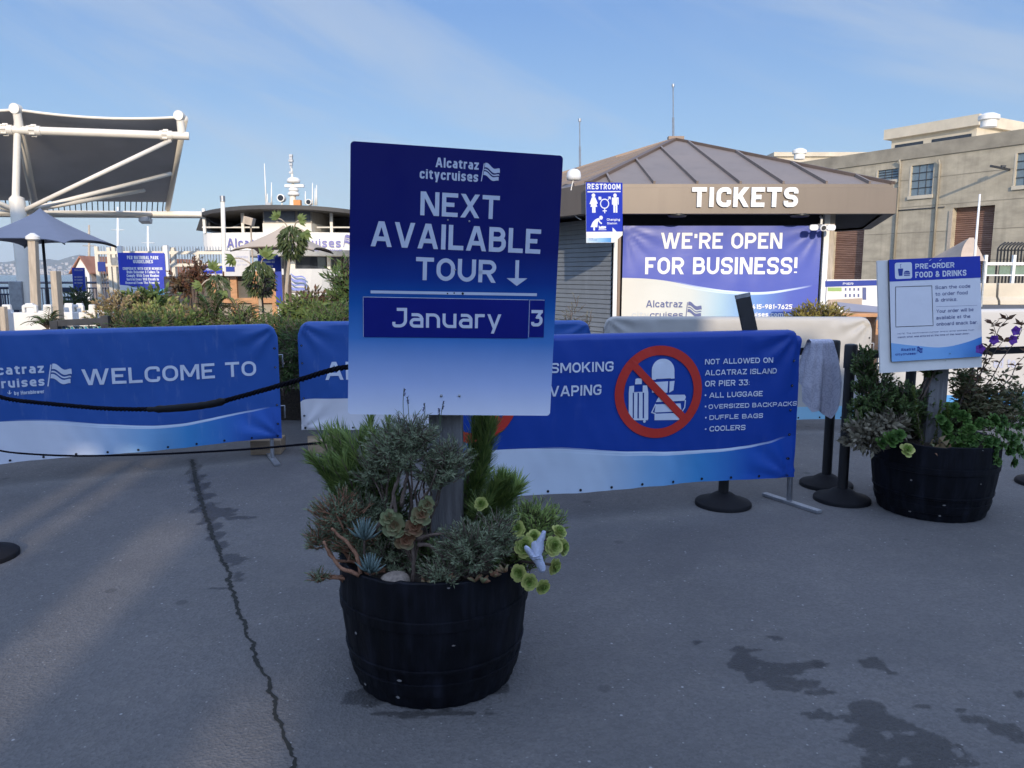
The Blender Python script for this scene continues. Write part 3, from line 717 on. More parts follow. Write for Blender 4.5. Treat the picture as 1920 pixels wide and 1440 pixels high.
# ------------------------------------------------------------------ half-barrel planters
def barrel(name, label, c, rb, rt, h):
    root = thing(name, label, 'planter', c, group='black half-barrel planters')
    prof = [(rb - .03, 0.0), (rb, .004)]
    def rad(z): t = z / h; return rb + (rt - rb) * t + .018 * math.sin(math.pi * t)
    for k in range(1, 17): prof.append((rad(h * k / 16), h * k / 16))
    prof += [(rt - .004, h + .004), (rt - .024, h), (rt - .03, h - .06)]
    n = 96; mb = MB(); mb.lathe(prof, n)
    # shallow seams between the staves
    vs = []
    for i, v in enumerate(mb.V):
        j = i % n; k = i // n
        r = 1 - (.014 if j % 4 == 0 else 0) + .002 * math.sin(j // 4 * 2.7)
        vs.append((v[0] * r, v[1] * r, v[2] + (.004 * math.sin(j // 4 * 1.9) if k > 15 else 0)))
    mb.V = vs; mb.build('staves', M['barrel'], root, smooth=True, auto=35)
    for z0, z1 in ((.11 * h, .22 * h), (.30 * h, .335 * h), (.64 * h, .72 * h)):
        hb = MB(); hb.lathe([(rad(z0) + .001, z0), (rad(z0) + .006, z0 + .002), (rad(z1) + .006, z1 - .002), (rad(z1) + .001, z1)], 64); hb.build('hoop', M['barrel'], root, smooth=True, auto=35)
    sb = MB(); r2 = random.Random(3)
    def so(u, v):
        a = u * 2 * math.pi; r = v * (rt - .028); x, y = r * math.cos(a), r * math.sin(a)
        return (x, y, h - .045 + .03 * (1 - v) + .012 * noise.noise((x * 14, y * 14, 1)))
    sb.grid(40, 10, so); sb.build('soil', M['soil'], root, smooth=True)
    # chipped paint
    ch = MB()
    for k in range(11):
        a = r2.uniform(math.pi, 2 * math.pi); z = r2.choice([h * .98, h * .95, r2.uniform(.04, .95) * h, h * .1]); R_ = rad(z) + .0045; s = r2.uniform(.002, .006)
        pts = []
        for j in range(6):
            b = a + math.cos(j * 1.047) * s * r2.uniform(.6, 2.2) / R_; zz = z + math.sin(j * 1.047) * s * r2.uniform(.5, 1.1); pts.append((R_ * math.cos(b), R_ * math.sin(b), zz))
        ch.add(pts, [tuple(range(6))])
    ch.build('paint_chips', flatmat('bare_wood_chip', (.20, .19, .185), .8), root)
    return root
BC = V3((-.283, 2.69, 0)); BH = .46
barrel('barrel_planter', 'large black half-barrel planter under the next available tour sign', BC, .288, .338, BH)

# ------------------------------------------------------------------ main sign on its post
post = thing('sign_post', 'square grey wooden post rising from the nearest barrel', 'post', (BC.x + .045, 2.735, .40))
MB().box((0, 0, .55), (.117, .10, 1.1)).build('post_timber', M['wood_grey'], post, bevel=.004)
SG = Plane((-.192, 2.62, 1.4146), (.9836, .176, -.0395), (.0424, -.0126, .999))
SG.o = SG.o + SG.n * .0
def main_sign():
    root = thing('tour_sign', 'tall blue sign reading next available tour, January 3', 'sign', SG.o)
    w, h = .703 / 2, .895 / 2
    board_body(SG, (-w, -h, w, h), .008, 'board', M['white_plastic'], root, -.0006)
    board_face(SG, (-w, -h, w, h), 'print', rampmat('tour_print', [(0, (.72, .76, .88)), (.12, (.40, .50, .76)), (.29, (.06, .20, .52)), (.42, (.006, .095, .36)), (.52, (.003, .032, .22)), (.64, (.002, .008, .125)), (1, (.002, .004, .105))], .4, spec=.2), root)
    t = MB()
    SG.text(t, 'Alcatraz', (816.5, 313.2), (898, 300.5), stroke=.19, gap=.13)
    SG.text(t, 'citycruises', (786.7, 334.6), (896.8, 322.5), stroke=.19, gap=.13)
    SG.flag(t, (902.3, 340), (908, 306.5), 934)
    SG.text(t, 'NEXT', (787.8, 403.4), (937.4, 367.5))
    SG.text(t, 'AVAILABLE', (695, 461.5), (1014.8, 430.4))
    SG.text(t, 'TOUR', (779.3, 524.6), (931, 488.4))
    SG.stroke(t, [(970, 488), (969, 523)], .0125)
    SG.poly(t, [(949.8, 521.5), (988.8, 521.9), (968.8, 536.2)], .0012)
    SG.stroke(t, [(695, 547.2), (1006.6, 552.6)], .0095)
    t.build('lettering', flatmat('pale_sign_letters', (.50, .55, .66), .4), root, world=True)
    rq = Matrix.Rotation(R(.95), 3, SG.n); SQ = Plane(SG.o, rq @ SG.ux, rq @ SG.uy)                # the date strips are stuck on slightly askew
    for nm, a, b, txt, lb, rt in (('month_panel', (681, 631.8), (991.4, 561.6), 'January', (735.5, 613.6), (940, 580)), ('day_panel', (990.6, 632.0), (1021.4, 562.2), '3', (995.4, 611.8), (1017.6, 581.4))):
        (a0, b0), (a1, b1) = SQ.loc(*a), SQ.loc(*b)
        p = board_body(SQ, (a0, b0, a1, b1), .0015, nm, M['navy_panel'], root, .0018, .001, 0)
        q = MB(); SQ.text(q, txt, lb, rt, .0024, stroke=.155 if txt != '3' else .19)
        SQ.stroke(q, [(a0, b1 - .001), (a1 - .001, b1 - .001)], .0016, .0022, local=True)
        SQ.stroke(q, [(a0 + .0006, b0), (a0 + .0006, b1)], .0012, .0022, local=True)
        q.build('panel_lettering', flatmat('panel_letters', (.58, .62, .72), .4) if txt != '3' else bpy.data.materials['panel_letters'], p, world=True)
    for px, py, r in ((840, 412.5, .0032), (880, 415, .0034), (853.5, 506, .0032), (827.4, 742, .0052), (861.3, 742, .0052)):
        a, b = SG.loc(px, py); mb = MB(); k = 12
        ring0 = [SG.p(a + r * math.cos(i * 2 * math.pi / k), b + r * math.sin(i * 2 * math.pi / k), .0006) for i in range(k)]
        ring1 = [SG.p(a + r * .6 * math.cos(i * 2 * math.pi / k), b + r * .6 * math.sin(i * 2 * math.pi / k), .004) for i in range(k)]
        mb.add(ring0 + ring1, [(i, (i + 1) % k, k + (i + 1) % k, k + i) for i in range(k)] + [tuple(range(k, 2 * k))])
        mb.build('screw', M['galv'], root, smooth=True, world=True)
    hl = MB()
    for px, py, r in ((839, 550.2, .0026), (851.5, 549.5, .0026), (867.5, 550.4, .0042)): SG.disc(hl, (px, py), r, .0014)
    hl.build('drill_holes', M['black_ink'], root, world=True)
main_sign()

# ------------------------------------------------------------------ plant makers (all in world space)
def curve_pts(p0, p1, bow=(0, 0, 0), n=8, wob=0, seed=0):
    p0, p1, b = V3(p0), V3(p1), V3(bow); out = []
    for i in range(n + 1):
        t = i / n; q = p0.lerp(p1, t) + b * (4 * t * (1 - t))
        if wob and 0 < i < n: q += V3((noise.noise((t * 4, seed, 1)), noise.noise((t * 4, seed, 7)), noise.noise((t * 4, seed, 13)))) * wob
        out.append(q)
    return out
def plant(name, label, cat, base, group=None): return thing(name, label, cat, base, group=group)
def plume(name, label, base, tip, rad, n, ll, lw, mat, group, bow=(0, 0, 0), stem_m='bark', heads=1, start=.25, up=1.15, sr=.007, spread=None):
    root = plant(name, label, 'plant', base, group)
    st, lf = MB(), MB()
    for hd in range(heads):
        tp = V3(tip) + V3((rnd.uniform(-1, 1), rnd.uniform(-1, 1), rnd.uniform(-1, .3))) * (spread or rad) * (1 if hd else 0)
        pts = curve_pts(base, tp, V3(bow) + V3((rnd.uniform(-.02, .02), rnd.uniform(-.02, .02), 0)) * (hd > 0), 10, .015, hd)
        st.tube(pts, [sr * (1 - .7 * i / 10) for i in range(11)], 6)
        for k in range(n):
            t = start + (1 - start) * (k + rnd.random()) / n; i = min(9, int(t * 10)); p = pts[i].lerp(pts[i + 1], t * 10 - i)
            ax = (pts[i + 1] - pts[i]).normalized(); a = rnd.random() * 2 * math.pi
            rd = V3((math.cos(a), math.sin(a), 0)); rd = (rd - ax * rd.dot(ax)).normalized()
            e = up + (1 - t) * -.35 + t * .9
            d = rd + ax * e + V3((0, 0, .25))
            sh = min(1, (1.12 - t) * 3.2 + .35)
            lf.leaf(p + rd * rad * .12, d, ll * rnd.uniform(.7, 1.1) * (.75 + .25 * sh), lw * rnd.uniform(.7, 1.2), min(1, max(0, rnd.gauss(.42, .22) + (t - .6) * .25)), bend=-.16 * rnd.uniform(.2, 1.3), up=ax)
    st.build('stem', M[stem_m], root, smooth=True, world=True); lf.build('foliage', mat, root, world=True)
    return root
def tufts(lf, st, c, r, n, ll, lw, per=16, stem_from=None, sr=.002, seed=0, up=.5, tm=.45):
    """many small leafy sprigs filling an uneven blob; each sprig is a twig with leaves all round"""
    c = V3(c); rr = random.Random(seed)
    for k in range(n):
        d = V3((rr.gauss(0, 1), rr.gauss(0, 1), rr.gauss(0, 1))).normalized()
        q = rr.random() ** .45; p1 = c + V3((d.x * r[0], d.y * r[1], d.z * r[2])) * q
        if noise.noise(p1 * (2.2 / max(r))) < -.22: continue
        dirv = (V3((d.x, d.y, d.z * .6)) * .8 + V3((0, 0, up)) + V3((rr.uniform(-.4, .4), rr.uniform(-.4, .4), 0))).normalized(); L = ll * rr.uniform(1.6, 3.0)
        p0 = p1 - dirv * L * .6; p2 = p1 + dirv * L * .4
        if st is not None: st.tube([p0, p1, p2], [sr, sr * .8, sr * .4], 4, False)
        tint = min(1, max(0, rr.gauss(tm, .2)))
        for j in range(per):
            t = (j + rr.random()) / per; a = rr.random() * 6.283
            rd = dirv.orthogonal(); rd.rotate(Matrix.Rotation(a, 3, dirv)); e = .7 + t * 1.1
            lf.leaf(p0.lerp(p2, t), rd + dirv * e, ll * rr.uniform(.7, 1.15), lw * rr.uniform(.8, 1.2), min(1, max(0, tint + rr.gauss(0, .1) + (t - .5) * .2)), bend=rr.uniform(-.15, .05), up=dirv)
def bushy(name, label, base, blobs, ll, lw, mat, group=None, cat='plant', per=16, stem_m='bark', sr=.002, up=.5, trunks=True, tm=.45, spikes=()):
    root = plant(name, label, cat, base, group); lf, st = MB(), MB(); B = V3(base)
    for i, (c, r, n) in enumerate(blobs):
        tufts(lf, st, c, r, n, ll, lw, per, sr=sr, seed=sum(map(ord, name)) % 7 + i * 13 + int(abs(B.x) * 100), up=up, tm=tm)
        if trunks:
            for k in range(3):
                e = V3(c) + V3((rnd.uniform(-.6, .6) * r[0], rnd.uniform(-.6, .6) * r[1], rnd.uniform(-.5, .2) * r[2]))
                st.tube(curve_pts(B + V3((rnd.uniform(-.02, .02), rnd.uniform(-.02, .02), 0)), e, (rnd.uniform(-.03, .03), rnd.uniform(-.02, .02), -.02), 8, .03, k + i), [sr * 3.2 * (1 - .6 * q / 8) for q in range(9)], 6)
    st.build('stem', M[stem_m], root, smooth=True, world=True); lf.build('foliage', mat, root, world=True)
    if spikes:
        fl = MB(); ss = MB()
        for p0, p1, hl in spikes:
            p0, p1 = V3(p0), V3(p1); ss.tube(curve_pts(p0, p1, (rnd.uniform(-.008, .008), 0, 0), 6), .0011, 4)
            d = (p1 - p0).normalized()
            for k in range(34):
                t = rnd.random(); a = rnd.random() * 6.28; rd = d.orthogonal(); rd.rotate(Matrix.Rotation(a, 3, d))
                fl.leaf(p1 - d * hl * t, rd + d * .8, .007, .004, rnd.random(), bend=0, up=d)
        ss.build('flower_stalk', M['lf_lav'], root, world=True); fl.build('flower_head', M['lav_flower'], root, world=True)
    return root
def rosette(lf, c, nrm, r, n=22, t0=.5, cup=.16, wide=.68, wr=.46):
    """overlapping spoon leaves spiralling round a centre"""
    c, nrm = V3(c), V3(nrm).normalized(); x = nrm.orthogonal().normalized(); y = nrm.cross(x)
    for k in range(n):
        q = (k + .6) / n; a = k * 2.39996; el = 1.12 * (1 - q) ** 1.4 + .10
        d = (x * math.cos(a) + y * math.sin(a)) * math.cos(el) + nrm * math.sin(el)
        L = r * (.35 + .65 * q ** .7); Wd = L * wr * 1.7
        p = c + nrm * r * .42 * (1 - q)
        s = d.cross(nrm).normalized(); u = s.cross(d).normalized()
        if u.dot(nrm) < 0: u = -u
        t = min(1, max(0, t0 + (q - .6) * .8 + rnd.uniform(-.28, .22)))
        A = [(0, .16, 0), (.4, .34, .02), (.72, .5, .05), (.92, .36, .10), (1.0, .0, .15)]
        vs = []
        for f, wd, lift in A:
            m = p + d * L * f + u * L * lift
            vs += [m - s * Wd * wd + u * cup * L * wd, m - u * L * .03, m + s * Wd * wd + u * cup * L * wd]
        fs = []
        for i in range(4): fs += [(i * 3, i * 3 + 1, i * 3 + 4, i * 3 + 3), (i * 3 + 1, i * 3 + 2, i * 3 + 5, i * 3 + 4)]
        b = len(lf.V); lf.add(vs, fs, t)
        for i in range(9, 15): lf.T[b + i] = min(1, t + .3)
def soilp(px, py): return at(px, py, 2.69)

# ------------------------------------------------------------------ plants in the near barrel
zs = BH - .03
def bp(dx, dy, z=zs): return BC + V3((dx, dy, z))
PG_ = 'feathery green plumes in the near barrel'
plume('feathery_spurge', 'tall feathery green plume leaning out over the left rim of the near barrel', bp(-.20, .06), at(622, 862, 2.72), .062, 200, .062, .0048, M['lf_plume'], PG_, (-.02, 0, .02), heads=14, start=.3, spread=.085)
plume('feathery_spurge', 'broad feathery plume directly under the tour sign, behind the lavender', bp(-.14, .13), at(672, 815, 2.70), .066, 210, .07, .005, M['lf_plume'], PG_, (-.02, 0, .0), heads=26, start=.2, spread=.125)
plume('feathery_spurge', 'upright bottlebrush plume just right of the grey post', bp(.07, .10), at(905, 782, 2.80), .07, 460, .085, .0055, M['lf_plume'], PG_, (.02, 0, -.01), heads=4, start=.22, sr=.010, spread=.045)
plume('feathery_spurge', 'shorter bright plume above the yellow-green rosettes', bp(.17, .02), at(944, 905, 2.68), .066, 420, .085, .0055, M['lf_plume'], PG_, (-.01, 0, 0), heads=5, start=.25, spread=.05)
bushy('feathery_bush', 'low dense green bush at the right rim of the near barrel', bp(.24, .05), [(at(998, 985, 2.72), (.105, .08, .085), 330), (at(975, 1040, 2.62), (.09, .06, .06), 110), (at(930, 1000, 2.7), (.1, .06, .08), 120)], .030, .0045, M['lf_plume'], per=14, tm=.6, up=.8)
bushy('creeping_shrub', 'tangled dark green undergrowth round the foot of the grey post in the near barrel', bp(0, .06), [(at(720, 960, 2.78), (.14, .08, .12), 150), (at(770, 1010, 2.72), (.15, .1, .08), 130), (at(890, 960, 2.80), (.11, .07, .10), 110), (at(660, 1010, 2.72), (.12, .09, .09), 110), (at(830, 1040, 2.62), (.16, .1, .05), 110), (at(940, 1030, 2.66), (.12, .1, .08), 90)], .026, .007, M['lf_shrub'], None, per=12, tm=.45)
bushy('lavender_bush', 'leggy grey-green lavender bush in front of the tour sign post, with flower spikes', bp(-.10, -.02),
      [(at(752, 842, 2.54), (.115, .08, .09), 330), (at(700, 885, 2.57), (.07, .05, .06), 90), (at(842, 862, 2.52), (.075, .055, .07), 170), (at(772, 810, 2.52), (.09, .05, .055), 150), (at(812, 890, 2.54), (.07, .05, .05), 90), (at(690, 960, 2.6), (.12, .06, .08), 150), (at(730, 1040, 2.55), (.14, .06, .06), 120)],
      .022, .0032, M['lf_lav'], 'lavender bushes in the near barrel', per=14, sr=.0019, tm=.5,
      spikes=[(at(761, 800, 2.5), at(758, 728, 2.5), .028), (at(768, 800, 2.5), at(764, 744, 2.5), .026), (at(790, 800, 2.5), at(796, 756, 2.5), .03), (at(826, 800, 2.5), at(832, 752, 2.5), .036), (at(822, 805, 2.5), at(823, 767, 2.5), .02)])
bushy('lavender_bush', 'mounded grey-green lavender at the front of the near barrel', bp(.10, -.16), [(at(878, 1028, 2.42), (.11, .08, .085), 380), (at(935, 1000, 2.45), (.07, .06, .08), 130), (at(830, 1072, 2.40), (.07, .05, .045), 90)], .021, .003, M['lf_lav'], 'lavender bushes in the near barrel', per=14, tm=.4)
bushy('lavender_bush', 'straggling lavender over the left rim of the near barrel, on reddish stems', bp(-.17, -.12), [(at(640, 960, 2.55), (.10, .08, .085), 260), (at(600, 1008, 2.55), (.05, .05, .04), 70), (at(668, 1010, 2.54), (.10, .06, .06), 140), (at(598, 1080, 2.5), (.03, .03, .012), 26)], .021, .003, M['lf_lav'], 'lavender bushes in the near barrel', per=13, stem_m='bark_orange', sr=.0026, tm=.3)
def old_stems():
    root = plant('woody_stems', 'bare twisting orange-brown stems leaning over the left rim of the near barrel', 'plant', bp(-.17, -.13))
    for k, pl in enumerate(([(674, 1078), (640, 1066), (618, 1040), (606, 1015)], [(676, 1076), (668, 1040), (650, 1015), (632, 1002), (622, 990)], [(775, 1092), (776, 1050), (774, 1010), (778, 985)], [(782, 1022), (805, 1022), (828, 1040), (836, 1062)], [(780, 1012), (800, 1004), (838, 1000)], [(735, 1010), (742, 960), (738, 925), (752, 880), (748, 845)], [(752, 950), (760, 905), (772, 860)], [(700, 1000), (735, 950), (742, 905)])):
        pts = [at(x, y, 2.44 if k < 5 else 2.53) for x, y in pl]; out = []
        for i in range(len(pts) - 1):
            for q in range(4): out.append(pts[i].lerp(pts[i + 1], q / 4) + V3((rnd.uniform(-.002, .002), rnd.uniform(-.004, .004), rnd.uniform(-.002, .002))))
        out.append(pts[-1])
        MB().tube(out, [.0075 * (1 - .45 * i / len(out)) for i in range(len(out))], 7).build('stem', M['bark_orange'] if k < 2 else M['bark'], root, smooth=True, world=True)
old_stems()
for (px, py, r, lab) in ((683, 1000, .038, 'powder-blue succulent standing above the soil in the near barrel'), (694, 1062, .034, 'powder-blue succulent at the front left rim of the near barrel')):
    root = plant('chalk_succulent', lab, 'plant', at(px, py + 30, 2.44), 'powder-blue succulents in the near barrel')
    lf, st = MB(), MB(); c = at(px, py + 12, 2.44)
    st.tube([at(px, py + 40, 2.46), c], .004, 6)
    for k in range(26):
        a = k * 2.4; e = .35 + 1.3 * (k / 26); d = V3((math.cos(a), math.sin(a), 0)) * math.cos(e) + V3((0, 0, 1)) * math.sin(e)
        lf.tube([c, c + d * r * .9, c + d * r * 1.7 + V3((0, 0, r * .3))], [.003, .0048, .0008], 6, True, rnd.random())
    st.build('stem', M['bark'], root, world=True); lf.build('foliage', M['lf_chalk'], root, smooth=True, world=True)
def copper():
    root = plant('copper_succulent', 'copper and olive succulent with broad leaves at the middle of the near barrel', 'plant', bp(.0, -.18))
    lf, st = MB(), MB()
    for px, py, r, t in ((742, 985, .048, .8), (760, 1010, .042, .05), (792, 965, .044, .55), (778, 988, .04, .0), (728, 972, .034, .9), (800, 946, .034, .8)):
        c = at(px, py, 2.42); rosette(lf, c, (rnd.uniform(-.3, .3), -1, rnd.uniform(.1, .7)), r, 14, t, .1, wr=.5)
        st.tube(curve_pts(at(776, 1060, 2.46), c + V3((0, .02, -.01)), n=5), .004, 6)
    st.build('stem', M['bark'], root, world=True); lf.build('foliage', M['lf_copper'], root, smooth=True, world=True)
copper()
def fingers():
    for lab, blobs in (('small orange finger-leaved succulents along the front rim, right of the middle stem', [(812, 1080, 8), (840, 1076, 6), (800, 1084, 6)]), ('orange-brown finger-leaved succulents at the front rim below the mounded lavender', [(925, 1070, 12), (905, 1082, 8), (945, 1062, 10), (890, 1080, 5)])):
        root = plant('finger_succulent', lab, 'plant', at(blobs[0][0], 1090, 2.40), 'finger-leaved succulents along the near rim'); lf = MB()
        for px, py, n in blobs:
            c = at(px, py + 10, 2.395)
            for k in range(n):
                d = V3((rnd.uniform(-1, 1), rnd.uniform(-1, .3), rnd.uniform(.3, 1.2))).normalized(); L = rnd.uniform(.018, .034)
                lf.tube([c, c + d * L * .6, c + d * L], [.004, .0055, .003], 6, True, min(1, max(0, rnd.gauss(.25, .3))))
        lf.build('foliage', M['lf_copper'], root, smooth=True, world=True)
fingers()
for px, py, Y, r, nv, lab in ((985, 1025, 2.44, .047, (-.1, -1, .5), 'large yellow-green rosette behind the thumb of the glove'), (1001, 1008, 2.47, .033, (.1, -.8, .8), 'yellow-green rosette peeping above the palm of the glove'),
        (1036, 1024, 2.46, .042, (.4, -1, .4), 'yellow-green rosette right of the glove'), (1050, 1026, 2.5, .040, (.9, -.6, .3), 'outermost yellow-green rosette right of the glove'), (1046, 1000, 2.5, .036, (.5, -.5, .9), 'topmost yellow-green rosette right of the glove'), (972, 991, 2.46, .034, (-.3, -1, .5), 'small yellow-green rosette left of the finger of the glove, under the plume'),
        (974, 1074, 2.41, .036, (-.2, -1, .3), 'left of three rosettes drooping over the rim under the glove'), (993, 1090, 2.39, .036, (0, -1, .2), 'middle of three rosettes drooping over the rim under the glove'), (1016, 1098, 2.40, .033, (.5, -1, -.1), 'right and lowest of three rosettes drooping under the glove'), (1036, 1060, 2.45, .036, (.8, -.8, -.1), 'rosette hanging just right of the wrist of the glove'), (903, 946, 2.60, .032, (-.2, -.9, .7), 'lone yellow-green rosette beside the grey post')):
    c = at(px, py, Y); root = plant('rosette_succulent', lab, 'succulent', c, 'yellow-green rosettes in the near barrel'); lf, st = MB(), MB()
    rosette(lf, c, nv, r * .90, 30, .42, .14, wr=.45)
    b = bp(.21, -.02) if px > 950 else bp(.09, .05)
    st.tube(curve_pts(b, c - V3(nv).normalized() * .008, (0, 0, .0), 6, .01, px), .0048, 6)
    st.build('stem', M['bark'], root, smooth=True, world=True); lf.build('rosette', M['lf_ros'], root, smooth=True, world=True)
def stone():
    mb = MB(); bm = bmesh.new(); bmesh.ops.create_icosphere(bm, subdivisions=4, radius=1); c = at(742, 1088, 2.43)
    for v in bm.verts:
        k = 1 + .08 * noise.noise(v.co * 1.6); v.co = c + V3((v.co.x * .05 * k, v.co.y * .04 * k, v.co.z * .031 * k))
    mb.add([v.co.copy() for v in bm.verts], [tuple(v.index for v in f.verts) for f in bm.faces]); bm.free()
    tag(mb.build('stone', M['stone'], smooth=True), 'rounded brown stone at the front rim of the near barrel', 'stone')
stone()
def glove():
    o = at(1008, 1040, 2.365)
    def L(px, py, d=0): return at(px, py, 2.365 + d)
    verts = []; edges = []; rad = []
    def chain(pts, rs, root=None):
        prev = root
        for p, r in zip(pts, rs):
            verts.append(p); rad.append(r); i = len(verts) - 1
            if prev is not None: edges.append((prev, i))
            prev = i
        return prev
    # a limp work glove: cuff, flattened palm, one finger pointing up, thumb out to the side, the other fingers folded behind
    chain([L(1018, 1072)], [(.034, .014)])
    chain([L(1014, 1058), L(1008, 1044), L(1006, 1031)], [(.036, .014), (.041, .015), (.038, .014)], 0)
    k = len(verts) - 1
    chain([L(1012, 1017, -.003), L(1017, 1006, -.004), L(1022, 994, -.002)], [(.0185, .012), (.0130, .010), (.0070, .006)], k)
    chain([L(997, 1040, -.008), L(991, 1032, -.012), L(984, 1023, -.012)], [(.0175, .012), (.0135, .010), (.0090, .008)], 2)
    chain([L(1001, 1021, .010), L(1001, 1026, .026)], [(.0115, .011), (.008, .008)], k)
    chain([L(1014, 1026, .014), L(1014, 1036, .030)], [(.0115, .011), (.008, .008)], k)
    me = bpy.data.meshes.new('work_glove'); me.from_pydata(verts, edges, []); ob = bpy.data.objects.new('work_glove', me); COL.objects.link(ob)
    sk = ob.modifiers.new('skin', 'SKIN'); sk.use_smooth_shade = True
    for i, r in enumerate(rad): me.skin_vertices[0].data[i].radius = r
    me.skin_vertices[0].data[0].use_root = True
    sb = ob.modifiers.new('subdiv', 'SUBSURF'); sb.levels = sb.render_levels = 2
    dg = bpy.context.evaluated_depsgraph_get(); m2 = bpy.data.meshes.new_from_object(ob.evaluated_get(dg)); bpy.data.objects.remove(ob)
    ob = bpy.data.objects.new('work_glove', m2); COL.objects.link(ob); m2.materials.clear(); m2.materials.append(M['glove'])
    m2.polygons.foreach_set('use_smooth', [True] * len(m2.polygons))
    for v in m2.vertices: v.co += V3((noise.noise(v.co * 90), noise.noise(v.co * 90 + V3((5, 0, 0))), noise.noise(v.co * 90 + V3((0, 9, 0))))) * .0022
    tag(ob, 'pale lavender knit glove lying on the rosettes of the near barrel', 'glove')
    ROOTM[ob.name] = Matrix()
glove()

# ------------------------------------------------------------------ crowd barriers with printed covers
def barrier(label, p0, p1, z0, z1, mat, art=None, seed=0, group='covered crowd barriers', name='crowd_barrier', wr=.012, cr=.09, feet=True, grom=True, over=.0, nu=120, cling=.05, letters=None, th=.02):
    """p0, p1: ends on the ground, seen left and right; the cover faces the viewer"""
    p0, p1 = V3(p0), V3(p1); L = (p1 - p0).length; ux = (p1 - p0).normalized(); n = ux.cross(V3((0, 0, 1))).normalized()
    if n.dot(V3((0, -1, 0))) < 0: n = -n
    root = thing(name, label, 'barrier', p0, math.atan2(ux.y, ux.x), group)
    H = z1
    fr = MB(); path = round_path([(0.03, z0 + .06, .05), (.03, H - .03, cr + .02), (L - .03, H - .03, cr + .02), (L - .03, z0 + .06, .05)], True)
    fr.tube([p0 + ux * a + V3((0, 0, b)) for a, b in path] + [p0 + ux * path[0][0] + V3((0, 0, path[0][1]))], .018, 8)
    for k in range(1, 14): fr.tube([p0 + ux * (L * k / 14) + V3((0, 0, z0 + .07)), p0 + ux * (L * k / 14) + V3((0, 0, H - .04))], .007, 6)
    fr.build('frame', M['galv'], root, smooth=True, world=True, auto=60)
    hk = MB()
    for zz in (.78, .40):
        hk.tube([p1 - ux * .03 + V3((0, 0, H * zz)), p1 + ux * .035 + V3((0, 0, H * zz)), p1 + ux * .035 + V3((0, 0, H * zz - .10))], .007, 6)
    hk.build('coupling_hook', M['galv'], root, smooth=True, world=True)
    if feet:
        for q in (L * .06, L * .97):
            f = MB(); b = p0 + ux * q
            f.tube([b + V3((0, 0, z0 + .08)), b + V3((0, 0, .012))], .016, 8); f.beam(b - n * .24 + V3((0, 0, .010)), b + n * .24 + V3((0, 0, .010)), .045, .012); f.build('foot', M['galv'], root, world=True)
    def S(a, b, lift=0):
        u, v = a / L, (b - z0) / (H - z0)
        w = wr * (noise.noise((a * 2.2 + seed, b * 2.6, seed * 1.7)) + .7 * noise.noise((a * 7 + seed, b * 1.6, 4.)) + .3 * noise.noise((a * 13 + b * 6, b * 3 + seed, 2.)))
        w += 1.5 * wr * max(0, 1 - v * 3) * noise.noise((a * 6, 3.3, seed))
        for ca, cb in ((0, H), (L, H), (0, z0), (L, z0)):
            dx, dy = a - ca, b - cb; r = math.hypot(dx, dy)
            if r < .42 and r > 1e-4: w += wr * 1.1 * math.sin(math.atan2(dy, dx) * 11 + seed) * (1 - r / .42) * min(1, r / .06)
        w = max(w, -.005 + .25 * min(0, w + .005)); ez = min(1, (1 - v) / .05) if v > .95 else 1
        zz = b + (.016 * noise.noise((a * 1.6, seed, 9.)) * (1 - v))
        return p0 + ux * a + n * (.031 + w * (.25 + .75 * ez) + lift) + V3((0, 0, zz))
    # cover: front sheet rolled over the top rail, rounded upper corners
    def cov(u, v):
        a = u * (L + 2 * over) - over
        e = min(a, L - a); drop = cr - math.sqrt(max(0, cr * cr - (cr - e) ** 2)) if e < cr else 0
        if v < .9: return S(a, z0 + (H - z0 - drop) * (v / .9) * .985)
        t = (v - .9) / .1
        q = S(a, z0 + (H - z0 - drop) * .985); ang = t * math.pi
        return q - n * (.031 + th) * (1 - math.cos(ang)) / 1.0 * .5 * 2 + V3((0, 0, .022 * math.sin(ang))) - V3((0, 0, .10 * max(0, t - .6)))
    mb = MB(); mb.grid(nu, 44, cov)
    mb.UV = [(u, min(1, v / .9)) for u, v in mb.UV]
    cover = mb.build('banner', mat, root, smooth=True, world=True)
    if grom:
        g = MB(); pl = Plane(p0, ux, (0, 0, 1), lambda a, b, l: S(a, b, l))
        ks = int(L / .19)
        for k in range(ks + 1): pl.disc(g, (.03 + (L - .06) * k / ks, z0 + .018), .0085, .003, 10, True)
        for k in range(5): pl.disc(g, (.028, z0 + .12 + (H - z0 - .3) * k / 4), .0085, .003, 10, True); pl.disc(g, (L - .028, z0 + .12 + (H - z0 - .3) * k / 4), .0085, .003, 10, True)
        g.build('grommets', M['black_ink'], cover, world=True)
        tie = MB()
        for k in range(5):
            for a_, dx in ((.03, -.03), (L - .03, .03)):
                b = z0 + .12 + (H - z0 - .3) * k / 4; tie.tube([S(a_, b, .004), p0 + ux * (a_ + dx) + V3((0, 0, b + .006)) + n * .02, p0 + ux * (a_ + dx * 1.1) + V3((0, 0, b)) - n * .012], .003, 5)
        tie.build('cable_ties', M['galv'], cover, world=True)
    pl = Plane(p0 + n * .031, ux, (0, 0, 1)); flat = pl.loc
    pl.fn = lambda a, b, l: S(a, b, l)
    if art: art(pl, cover)
    return root
BLUE = (.023, .088, .33)
WH, PALE, SKY_, CY = (.62, .66, .74), (.50, .60, .72), (.22, .42, .66), (.06, .27, .58)
def lettering(pl, cover, fn, mat, name='lettering'):
    mb = MB(); fn(mb); return mb.build(name, mat, cover, world=True)
LET = flatmat('banner_letters', (.60, .65, .75), .45)
